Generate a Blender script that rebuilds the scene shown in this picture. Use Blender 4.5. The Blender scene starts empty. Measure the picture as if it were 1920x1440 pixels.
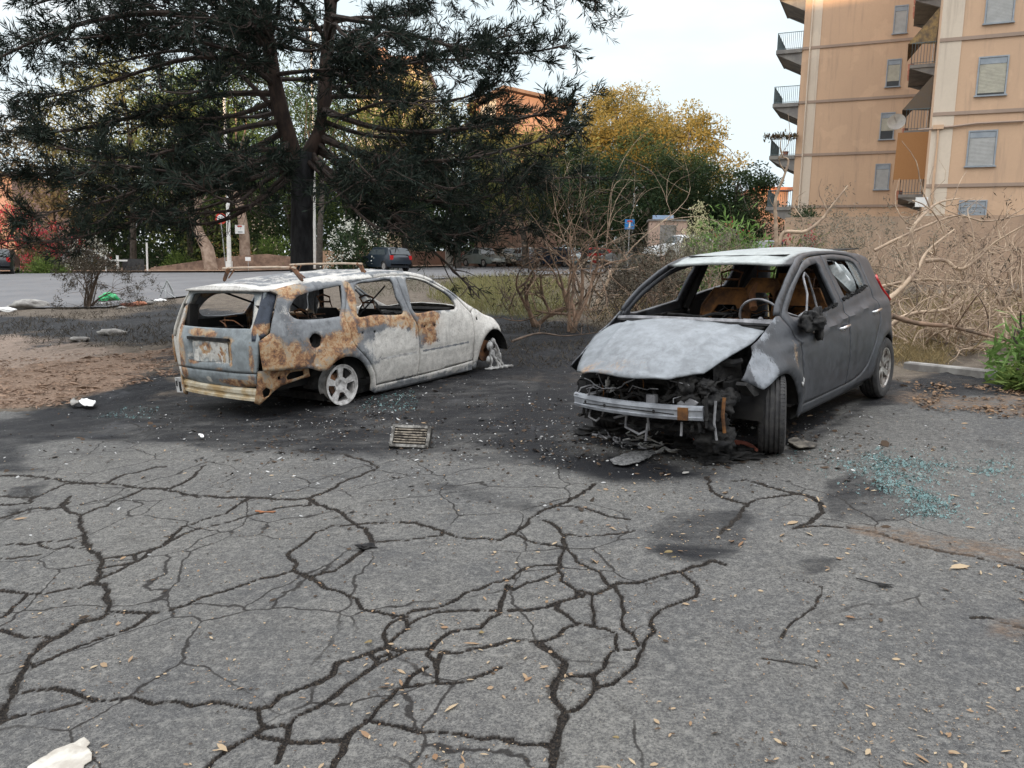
import bpy, math, random
import numpy as np
from mathutils import Vector, Matrix
from mathutils.geometry import delaunay_2d_cdt

# ------------------------------------------------------------------ camera, sky, sun
S = bpy.context.scene
FPX, PITCH, ROLL, CAMH = 1507.8, .1505, .0197, 1.5266
F_ = Vector((0, math.cos(PITCH), -math.sin(PITCH)))
U0 = Vector((0, math.sin(PITCH), math.cos(PITCH)))
R0 = Vector((1, 0, 0))
R_ = math.cos(ROLL)*R0 + math.sin(ROLL)*U0
U_ = math.cos(ROLL)*U0 - math.sin(ROLL)*R0
CAMP = Vector((0, 0, CAMH))
cd = bpy.data.cameras.new('camera')
cam = bpy.data.objects.new('camera', cd)
S.collection.objects.link(cam)
m = Matrix((R_, U_, -F_)).transposed().to_4x4()
m.translation = CAMP
cam.matrix_world = m
cd.sensor_width = 36
cd.lens = 36*FPX/1920
cd.clip_end = 2000
cd.clip_start = .05
S.camera = cam

SUN_EL, SUN_AZ = math.radians(7.0), math.radians(204)     # azimuth measured from +Y towards +X: behind and left of the viewer
w = bpy.data.worlds.new('World')
S.world = w
w.use_nodes = True
nt = w.node_tree
bg = nt.nodes['Background']
sky = nt.nodes.new('ShaderNodeTexSky')
sky.sky_type = 'NISHITA'
sky.sun_disc = False
sky.sun_elevation = math.radians(14)
sky.sun_rotation = SUN_AZ
sky.air_density = 1.0
sky.dust_density = 2.0
tc = nt.nodes.new('ShaderNodeTexCoord')
mp = nt.nodes.new('ShaderNodeMapping')
mp.inputs['Scale'].default_value = (1, 1, 3.5)
cl = nt.nodes.new('ShaderNodeTexNoise')
cl.inputs['Scale'].default_value = 1.6
cl.inputs['Detail'].default_value = 6
cr = nt.nodes.new('ShaderNodeMapRange')
cr.inputs['From Min'].default_value = .25
cr.inputs['From Max'].default_value = .5
cr.inputs['To Min'].default_value = .35
cr.inputs['To Max'].default_value = .92
mx = nt.nodes.new('ShaderNodeMix')
mx.data_type = 'RGBA'
mx.inputs[7].default_value = (13.5, 13.7, 14.0, 1)
nt.links.new(tc.outputs['Generated'], mp.inputs['Vector'])
nt.links.new(mp.outputs[0], cl.inputs['Vector'])
nt.links.new(cl.outputs['Fac'], cr.inputs['Value'])
nt.links.new(cr.outputs[0], mx.inputs[0])
nt.links.new(sky.outputs[0], mx.inputs[6])
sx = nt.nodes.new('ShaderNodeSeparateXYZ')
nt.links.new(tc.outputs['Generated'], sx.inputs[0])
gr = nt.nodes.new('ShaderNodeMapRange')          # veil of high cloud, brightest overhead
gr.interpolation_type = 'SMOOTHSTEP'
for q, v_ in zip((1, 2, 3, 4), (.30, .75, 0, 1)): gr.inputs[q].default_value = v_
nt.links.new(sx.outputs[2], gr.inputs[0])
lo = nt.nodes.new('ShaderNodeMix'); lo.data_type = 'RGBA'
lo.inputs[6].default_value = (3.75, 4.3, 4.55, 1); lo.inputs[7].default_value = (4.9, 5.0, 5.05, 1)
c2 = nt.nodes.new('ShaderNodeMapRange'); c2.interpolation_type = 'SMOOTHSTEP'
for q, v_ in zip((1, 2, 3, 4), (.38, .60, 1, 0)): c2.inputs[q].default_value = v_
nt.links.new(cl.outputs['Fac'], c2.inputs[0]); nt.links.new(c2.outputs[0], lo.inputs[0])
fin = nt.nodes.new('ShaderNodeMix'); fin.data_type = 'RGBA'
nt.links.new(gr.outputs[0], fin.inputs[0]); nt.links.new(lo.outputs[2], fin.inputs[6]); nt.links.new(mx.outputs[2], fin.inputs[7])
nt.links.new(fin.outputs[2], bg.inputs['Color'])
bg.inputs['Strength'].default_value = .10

sd = bpy.data.lights.new('sun', 'SUN')
sd.energy = 3.2
sd.angle = math.radians(.6)
sd.color = (1, .64, .34)
sun = bpy.data.objects.new('sun', sd)
S.collection.objects.link(sun)
sv = Vector((math.sin(SUN_AZ)*math.cos(SUN_EL), math.cos(SUN_AZ)*math.cos(SUN_EL), math.sin(SUN_EL)))
sun.rotation_euler = sv.to_track_quat('Z', 'Y').to_euler()

S.view_settings.view_transform = 'Standard'
S.view_settings.look = 'None'
S.view_settings.exposure = 1.3
S.view_settings.gamma = 1
S.render.engine = 'CYCLES'

# ------------------------------------------------------------------ helpers
COL = S.collection


def meta(o, label=None, cat=None, group=None, kind=None):
    if label: o['label'] = label
    if cat: o['category'] = cat
    if group: o['group'] = group
    if kind: o['kind'] = kind
    return o


def thing(name, label, cat, loc=(0, 0, 0), rz=0, group=None, mat=None):
    o = bpy.data.objects.new(name, None)
    COL.objects.link(o)
    if mat is not None: o.matrix_world = mat
    else:
        o.location = loc
        o.rotation_euler = (0, 0, rz)
    o.empty_display_size = .2
    return meta(o, label, cat, group)


def link(name, me, mats=None, parent=None):
    o = bpy.data.objects.new(name, me)
    COL.objects.link(o)
    for mt in ([mats] if not isinstance(mats, (list, tuple)) else mats):
        if mt is not None: me.materials.append(mt)
    if parent is not None: o.parent = parent
    return o


def copy_tree(o, parent=None):
    c = o.copy()
    COL.objects.link(c)
    if parent is not None: c.parent = parent
    for ch in [x for x in o.children]:
        copy_tree(ch, c)
    return c


def np_mesh(name, co, faces, mat=None, parent=None, smooth=False, attrs=None, mi=None):
    """co (N,3); faces (M,k) int array; attrs name -> (N,) or (N,4)"""
    me = bpy.data.meshes.new(name)
    co = np.asarray(co, np.float32)
    faces = np.asarray(faces, np.int32)
    M, k = faces.shape
    me.vertices.add(len(co)); me.vertices.foreach_set('co', co.ravel())
    me.loops.add(M*k); me.loops.foreach_set('vertex_index', faces.ravel())
    me.polygons.add(M)
    me.polygons.foreach_set('loop_start', np.arange(0, M*k, k, dtype=np.int32))
    if smooth: me.polygons.foreach_set('use_smooth', np.ones(M, bool))
    if mi is not None: me.polygons.foreach_set('material_index', np.asarray(mi, np.int32))
    me.update(calc_edges=True)
    for n, a in (attrs or {}).items():
        a = np.asarray(a, np.float32)
        if a.ndim == 1:
            t = me.attributes.new(n, 'FLOAT', 'POINT'); t.data.foreach_set('value', a)
        else:
            t = me.attributes.new(n, 'FLOAT_COLOR', 'POINT'); t.data.foreach_set('color', a.ravel())
    return link(name, me, mat, parent)


class MB:
    def __init__(s): s.v, s.f = [], []

    def add(s, vs, fs):
        b = len(s.v)
        s.v += [tuple(p) for p in vs]
        s.f += [tuple(b+i for i in f) for f in fs]
        return s

    def box(s, c, d, rz=0, rx=0, ry=0, taper=1):
        M = Matrix.Rotation(rz, 3, 'Z') @ Matrix.Rotation(ry, 3, 'Y') @ Matrix.Rotation(rx, 3, 'X')
        vs = []
        for z in (-1, 1):
            k = taper if z > 0 else 1
            for x, y in ((-1, -1), (1, -1), (1, 1), (-1, 1)):
                vs.append(Vector(c) + M @ Vector((x*d[0]/2*k, y*d[1]/2*k, z*d[2]/2)))
        return s.add(vs, [(3, 2, 1, 0), (4, 5, 6, 7), (0, 1, 5, 4), (1, 2, 6, 5), (2, 3, 7, 6), (3, 0, 4, 7)])

    def tube(s, pts, r, n=6, cap=True):
        pts = [Vector(p) for p in pts]
        N = len(pts)
        rr = r if isinstance(r, (list, tuple)) else [r]*N
        vs, fs = [], []
        up = Vector((0, 0, 1))
        for i, p in enumerate(pts):
            t = (pts[min(i+1, N-1)] - pts[max(i-1, 0)])
            t = t.normalized() if t.length > 1e-9 else Vector((0, 0, 1))
            if abs(t.dot(up)) > .95: up = Vector((1, 0, 0)) if abs(t.x) < .9 else Vector((0, 1, 0))
            a = t.cross(up).normalized(); b = t.cross(a)
            up = -b if False else up
            for j in range(n):
                q = 2*math.pi*j/n
                vs.append(p + a*math.cos(q)*rr[i] + b*math.sin(q)*rr[i])
        for i in range(N-1):
            for j in range(n):
                fs.append((i*n+j, i*n+(j+1) % n, (i+1)*n+(j+1) % n, (i+1)*n+j))
        if cap: fs += [tuple(range(n))[::-1], tuple((N-1)*n+j for j in range(n))]
        return s.add(vs, fs)

    def lathe(s, prof, c=(0, 0, 0), axis='Y', n=32, cap=False):
        """prof (r, t) along the axis"""
        vs, fs = [], []
        for r, t in prof:
            for j in range(n):
                q = 2*math.pi*j/n
                a, b = r*math.cos(q), r*math.sin(q)
                p = {'Y': (a, t, b), 'Z': (a, b, t), 'X': (t, a, b)}[axis]
                vs.append((p[0]+c[0], p[1]+c[1], p[2]+c[2]))
        K = len(prof)
        for i in range(K-1):
            for j in range(n):
                fs.append((i*n+j, i*n+(j+1) % n, (i+1)*n+(j+1) % n, (i+1)*n+j))
        if cap: fs += [tuple(range(n)), tuple((K-1)*n+j for j in range(n))]
        return s.add(vs, fs)

    def prism(s, poly, y0, y1, f=lambda a, y, b: (a, y, b)):
        """poly in (a,b), extruded along y"""
        n = len(poly)
        vs = [f(a, y0, b) for a, b in poly] + [f(a, y1, b) for a, b in poly]
        fs = [tuple(range(n))[::-1], tuple(range(n, 2*n))] + [(i, (i+1) % n, n+(i+1) % n, n+i) for i in range(n)]
        return s.add(vs, fs)

    def build(s, name, mat=None, parent=None, smooth=False, ang=None):
        me = bpy.data.meshes.new(name)
        me.from_pydata([tuple(v) for v in s.v], [], s.f)
        if smooth:
            me.polygons.foreach_set('use_smooth', np.ones(len(me.polygons), bool))
            me.set_sharp_from_angle(angle=math.radians(ang or 40))
        me.validate()
        return link(name, me, mat, parent)


def vnoise(x, y, sc, seed=0, octv=4, gain=.5):
    """fractal value noise 0..1"""
    out = np.zeros_like(x, dtype=np.float64); amp = 1.; tot = 0
    for o in range(octv):
        rs = np.random.RandomState(seed*31+o)
        T = rs.rand(256, 256)
        u, v = x*sc, y*sc
        iu, iv = np.floor(u).astype(int), np.floor(v).astype(int)
        fu, fv = u-iu, v-iv
        fu = fu*fu*(3-2*fu); fv = fv*fv*(3-2*fv)
        a = T[iu & 255, iv & 255]; b = T[(iu+1) & 255, iv & 255]
        c = T[iu & 255, (iv+1) & 255]; d = T[(iu+1) & 255, (iv+1) & 255]
        out += amp*((a*(1-fu)+b*fu)*(1-fv) + (c*(1-fu)+d*fu)*fv)
        tot += amp; amp *= gain; sc *= 2.03
    return out/tot


def sst(a, b, x):
    t = np.clip((x-a)/(b-a), 0, 1)
    return t*t*(3-2*t)


# ------------------------------------------------------------------ terrain and picture-to-place helpers
def terr(x, y):
    x = np.asarray(x, float); y = np.asarray(y, float)
    n = .055*40*np.tanh(x/40) + .0247*(np.clip(y, -30, 60)-5)
    f = .75 + .025*(30*np.tanh((x+8)/60)*2) + .012*(np.clip(y, 0, 260)-50)
    k = sst(16, 45, y)
    return n*(1-k) + f*k


def tz(x, y): return float(terr(x, y))


def P(u, v, d):
    """point seen at pixel (u,v) of the 1920x1440 picture at forward distance Y = d"""
    r = F_ + R_*((u-960)/FPX) + U_*((720-v)/FPX)
    return CAMP + r*(d/r.y)


def G(u, v):
    """point of the terrain seen at pixel (u,v)"""
    r = F_ + R_*((u-960)/FPX) + U_*((720-v)/FPX)
    t = .8
    while t < 400:
        p = CAMP + r*t
        if p.z < tz(p.x, p.y): break
        t *= 1.004
    return p


def onG(u, d):
    """terrain point in picture column u (near the horizon) at forward distance d"""
    p = P(u, 500, d)
    return Vector((p.x, p.y, tz(p.x, p.y)))


# ------------------------------------------------------------------ materials
def mat(name, rough=.8, metal=0., spec=.3):
    m_ = bpy.data.materials.new(name)
    m_.use_nodes = True
    b = m_.node_tree.nodes['Principled BSDF']
    b.inputs['Roughness'].default_value = rough
    b.inputs['Metallic'].default_value = metal
    b.inputs['Specular IOR Level'].default_value = spec
    return m_, m_.node_tree, b


class N:
    """tiny node builder"""
    def __init__(s, nt): s.nt = nt

    def new(s, t): return s.nt.nodes.new('ShaderNode'+t)

    def co(s, kind='Object', scale=(1, 1, 1)):
        t = s.new('TexCoord'); m_ = s.new('Mapping')
        m_.inputs['Scale'].default_value = scale
        s.nt.links.new(t.outputs[kind], m_.inputs[0])
        return m_.outputs[0]

    def noise(s, vec, sc, det=4, rough=.55, dist=0):
        n = s.new('TexNoise')
        n.inputs['Scale'].default_value = sc; n.inputs['Detail'].default_value = det
        n.inputs['Roughness'].default_value = rough; n.inputs['Distortion'].default_value = dist
        if vec is not None: s.nt.links.new(vec, n.inputs['Vector'])
        return n.outputs['Fac']

    def voro(s, vec, sc, feat='F1', out='Distance'):
        n = s.new('TexVoronoi'); n.feature = feat
        n.inputs['Scale'].default_value = sc
        if vec is not None: s.nt.links.new(vec, n.inputs['Vector'])
        return n.outputs[out]

    def attr(s, name, out='Fac'):
        n = s.new('Attribute'); n.attribute_name = name
        return n.outputs[out]

    def sep(s, col):
        n = s.new('SeparateColor'); s.nt.links.new(col, n.inputs[0])
        return n.outputs

    def math(s, op, a, b=0, c=0, clamp=False):
        n = s.new('Math'); n.operation = op; n.use_clamp = clamp
        for i, q in enumerate((a, b, c)):
            if i >= len(n.inputs): break
            if isinstance(q, (int, float)): n.inputs[i].default_value = q
            else: s.nt.links.new(q, n.inputs[i])
        return n.outputs[0]

    def rng(s, val, a, b, c=0, d=1):
        n = s.new('MapRange'); n.interpolation_type = 'SMOOTHSTEP'
        for i, q in zip((1, 2, 3, 4), (a, b, c, d)): n.inputs[i].default_value = q
        s.nt.links.new(val, n.inputs[0])
        return n.outputs[0]

    def mix(s, f, a, b, mode='MIX'):
        n = s.new('Mix'); n.data_type = 'RGBA'; n.blend_type = mode
        for i, q in ((0, f), (6, a), (7, b)):
            if isinstance(q, (int, float)): n.inputs[i].default_value = q
            elif isinstance(q, tuple): n.inputs[i].default_value = (*q[:3], 1)
            else: s.nt.links.new(q, n.inputs[i])
        return n.outputs[2]

    def ramp(s, fac, stops):
        n = s.new('ValToRGB'); s.nt.links.new(fac, n.inputs[0])
        e = n.color_ramp.elements
        while len(e) < len(stops): e.new(.5)
        for q, (p, c) in zip(e, stops):
            q.position = p; q.color = (*c[:3], 1)
        return n.outputs[0]

    def bump(s, h, st=.3, dist=.01):
        n = s.new('Bump'); n.inputs['Strength'].default_value = st; n.inputs['Distance'].default_value = dist
        s.nt.links.new(h, n.inputs['Height'])
        return n.outputs[0]

    def set(s, b, name, v): s.nt.links.new(v, b.inputs[name])


def simple(name, c1, c2=None, sc=8, rough=.8, metal=0, bump=.0, bd=.01, spec=.3, coord='Object', lo=.35, hi=.65, stretch=(1, 1, 1)):
    m_, nt_, b = mat(name, rough, metal, spec)
    n = N(nt_)
    c2 = c2 or tuple(x*.75 for x in c1)
    v = n.co(coord, stretch)
    f = n.noise(v, sc, 6, .6)
    n.set(b, 'Base Color', n.mix(n.rng(f, lo, hi), c1, c2))
    if bump: n.set(b, 'Normal', n.bump(f, bump, bd))
    return m_


def leafmat(name, c1, c2, trans=.25):
    m_, nt_, b = mat(name, .8, 0, .12)
    n = N(nt_)
    g = n.new('NewGeometry')
    col = n.mix(g.outputs['Random Per Island'], c1, c2)
    n.set(b, 'Base Color', col)
    tr = n.new('BsdfTranslucent'); nt_.links.new(col, tr.inputs[0])
    mxs = n.new('MixShader'); mxs.inputs[0].default_value = trans
    nt_.links.new(b.outputs[0], mxs.inputs[1]); nt_.links.new(tr.outputs[0], mxs.inputs[2])
    nt_.links.new(mxs.outputs[0], nt_.nodes['Material Output'].inputs[0])
    return m_

# ------------------------------------------------------------------ ground: one sheet with real cracks
def seg_dist(px, py, pts):
    d = np.full(px.shape, 1e9)
    tt = np.zeros(px.shape)
    for i in range(len(pts)-1):
        ax, ay = pts[i][:2]; bx, by = pts[i+1][:2]
        vx, vy = bx-ax, by-ay
        L = vx*vx+vy*vy+1e-12
        t = np.clip(((px-ax)*vx+(py-ay)*vy)/L, 0, 1)
        q = np.hypot(px-ax-t*vx, py-ay-t*vy)
        k = q < d
        d = np.where(k, q, d); tt = np.where(k, i+t, tt)
    return d, tt


def poly_sd(px, py, poly):
    """signed distance, positive inside"""
    d, _ = seg_dist(px, py, list(poly)+[poly[0]])
    ins = np.zeros(px.shape, bool)
    n = len(poly)
    for i in range(n):
        x1, y1 = poly[i][:2]; x2, y2 = poly[(i+1) % n][:2]
        c = ((y1 > py) != (y2 > py))
        with np.errstate(divide='ignore', invalid='ignore'):
            xi = (x2-x1)*(py-y1)/(y2-y1+1e-15)+x1
        ins ^= c & (px < xi)
    return np.where(ins, d, -d)


L_CR = [
 (20, [(0,1110),(20,1050),(50,1000),(80,930),(110,870),(170,810),(230,780),(300,740),(370,715),(410,700)]),
 (14, [(410,700),(405,650),(395,610),(370,590),(350,590),(375,550),(385,520),(350,470),(320,430),(305,380),(300,335)]),
 (5, [(300,335),(270,320),(230,305),(240,290),(265,260)]), (6, [(230,305),(170,308),(110,308),(60,325),(0,345)]),
 (6, [(300,335),(400,295),(480,260),(560,230),(620,232)]),
 (7, [(0,180),(60,182),(150,190),(250,205),(330,212),(400,215),(500,222),(560,228),(620,232),(680,250),(740,262),(820,262),(930,265),(1000,270),(1080,275),(1150,270)]),
 (7, [(1150,270),(1180,260),(1240,235),(1290,205),(1340,185),(1400,165),(1420,155)]), (5, [(1420,155),(1380,130),(1300,105),(1200,95),(1100,88)]),
 (10, [(1160,270),(1200,295),(1250,315),(1285,325),(1295,350),(1330,370),(1370,385),(1385,410),(1390,440),(1340,480),(1300,515),(1250,540),(1180,555)]),
 (8, [(1180,575),(1120,545),(1100,540),(1105,520),(1075,485),(1110,460),(1150,425),(1190,400),(1240,375),(1320,372),(1400,362),(1500,360),(1560,365),(1610,378),(1660,390)]),
 (6, [(1660,390),(1650,410),(1560,420),(1460,430),(1390,432)]), (9, [(1660,395),(1710,408),(1760,420),(1820,425),(1870,425),(1890,415),(1920,400)]),
 (9, [(1100,540),(1030,560),(950,580),(880,605),(820,625),(750,640),(700,665),(650,685),(580,695),(510,698),(440,698),(410,695)]),
 (12, [(1130,545),(1180,575),(1230,600),(1280,625),(1330,650),(1360,680),(1420,700),(1470,710),(1530,715)]),
 (8, [(370,495),(430,490),(500,480),(560,465),(610,440),(650,410),(690,380),(740,360),(800,340),(850,325),(890,295),(930,270)]),
 (6, [(385,530),(450,525),(510,505),(560,470),(620,445),(680,405),(740,385),(810,370),(880,355),(950,330),(1020,310),(1080,300),(1160,295)]),
 (5, [(350,580),(400,560),(450,540),(510,505)]), (9, [(0,620),(60,625),(120,632),(180,625),(250,608),(310,600),(350,585)]),
 (5, [(0,445),(60,440),(150,438),(220,425),(310,408)]), (4, [(150,445),(200,458),(260,455),(330,452)]), (5, [(0,495),(80,490),(150,480)]),
 (7, [(0,720),(30,700),(70,660),(100,635)]), (7, [(0,760),(40,780),(100,792),(160,790),(200,795)]),
 (7, [(130,895),(180,880),(240,850),(300,820),(370,795),(440,775),(500,750),(550,720),(570,700)]),
 (11, [(60,1000),(120,995),(200,990),(260,995),(310,1015),(360,1030),(430,1028),(500,1025),(580,1035),(650,1040),(730,1040),(800,1030),(850,1040),(900,1050),(960,1060)]),
 (6, [(0,1110),(60,1095),(130,1080),(200,1060),(280,1045),(340,1035)]),
 (15, [(960,1060),(1010,1050),(1050,1020),(1120,990),(1190,960),(1250,930),(1270,890),(1330,865),(1400,840),(1450,825),(1500,835),(1560,840),(1620,830)]),
 (10, [(1450,810),(1440,770),(1460,740),(1500,720),(1530,720),(1540,750),(1500,780),(1460,805)]),
 (8, [(1530,740),(1570,720),(1640,700),(1700,695),(1780,690),(1860,690)]), (8, [(1480,705),(1560,690),(1640,680),(1700,655),(1750,625),(1800,605),(1850,590),(1920,570)]),
 (16, [(960,1060),(975,1100),(985,1130),(950,1160),(900,1190),(850,1220),(810,1250),(770,1300)]),
 (11, [(985,1130),(1040,1125),(1090,1120),(1110,1090),(1180,1060),(1220,1030),(1260,1010),(1300,970),(1360,930),(1400,895),(1420,870),(1460,850)]),
 (8, [(1400,850),(1420,885),(1460,870),(1520,850)]), (9, [(1090,1120),(1085,1170),(1050,1210),(1040,1260)]),
 (9, [(975,1170),(1030,1180),(1100,1190),(1180,1190),(1240,1180),(1280,1170)]),
 (15, [(1240,1300),(1280,1220),(1300,1170),(1330,1130),(1380,1100),(1420,1060),(1470,1010),(1500,985),(1580,975),(1640,965),(1700,965),(1760,960),(1820,930),(1880,905)]),
 (8, [(1500,985),(1540,940),(1600,900)]), (9, [(1620,830),(1600,860),(1640,880),(1660,850),(1720,850),(1780,835),(1850,820),(1910,805)]),
 (9, [(1640,880),(1640,930),(1640,965)]), (11, [(1620,825),(1650,795),(1690,770),(1750,760),(1800,755),(1840,720),(1870,700),(1880,660),(1900,600)]),
 (11, [(1380,1100),(1440,1110),(1500,1130),(1570,1145),(1650,1150),(1720,1165),(1800,1180),(1860,1170),(1920,1180)]),
 (6, [(0,260),(80,262),(150,262),(240,215),(300,210)]), (5, [(0,295),(50,290),(110,290),(130,265)]), (5, [(400,215),(450,185),(520,170),(580,155),(620,150)]),
 (5, [(630,232),(690,205),(730,180),(770,145),(840,135)]),
]
R_CR = [
 (9, [(0,405),(40,385),(70,345),(120,310),(180,290),(240,265),(290,235),(310,215)]), (10, [(120,350),(165,375),(190,410),(195,450),(180,490),(175,540),(190,580),(240,610),(270,640)]),
 (6, [(0,405),(60,425),(120,445),(180,455)]), (5, [(195,405),(260,410),(330,405),(400,395),(460,390)]),
 (7, [(195,450),(230,480),(245,510),(290,530),(330,550),(360,590),(370,600)]), (6, [(0,560),(60,530),(120,525),(170,520)]),
 (7, [(0,610),(60,590),(120,570),(175,545)]),
 (14, [(240,620),(300,630),(350,610),(400,590),(470,590),(530,575),(580,555),(640,545),(680,525),(750,505),(800,520)]),
 (15, [(640,545),(665,580),(695,605),(690,640),(640,660),(590,680),(550,690),(515,720),(530,770),(500,800),(485,850),(460,900),(420,930),(380,960),(330,975),(310,990)]),
 (9, [(0,695),(60,690),(130,675),(180,660),(240,640)]), (12, [(170,680),(200,710),(240,740),(300,745),(310,700),(295,670),(300,635)]),
 (8, [(300,745),(350,755),(385,770),(390,810),(400,835),(440,835),(475,830)]), (10, [(400,620),(410,670),(420,700),(415,750),(450,780),(475,820)]),
 (11, [(240,740),(200,760),(170,790),(130,805),(80,805),(0,800)]),
 (27, [(100,815),(150,845),(190,880),(180,930),(160,980),(160,1030),(190,1070),(185,1130),(160,1190),(150,1290)]),
 (11, [(200,925),(260,935),(310,935),(340,900),(370,850),(400,835)]), (17, [(310,940),(320,975),(290,1010),(250,1050),(210,1070)]),
 (11, [(-30,1180),(50,1195),(110,1195),(150,1200)]), (6, [(730,190),(750,240),(790,270),(840,285),(880,290),(920,275),(980,265),(1050,255),(1080,250)]),
 (6, [(800,210),(880,200),(960,225),(1030,240),(1080,250),(1130,270),(1160,290),(1155,330),(1110,360),(1060,380)]),
 (8, [(1060,380),(1150,370),(1250,375),(1350,400),(1450,425),(1540,455),(1640,475),(1740,490),(1830,510),(1960,550)]),
 (2.5, [(1090,575),(1160,600),(1165,630),(1130,680),(1080,710),(1030,740),(1010,790)]), (2, [(940,870),(1010,880),(1080,890),(1140,900)]),
 (6, [(1730,715),(1800,720),(1860,740),(1960,770)]), (6, [(150,295),(250,300),(350,330),(440,350)]), (7, [(880,295),(840,350),(780,400)]),
]


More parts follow.
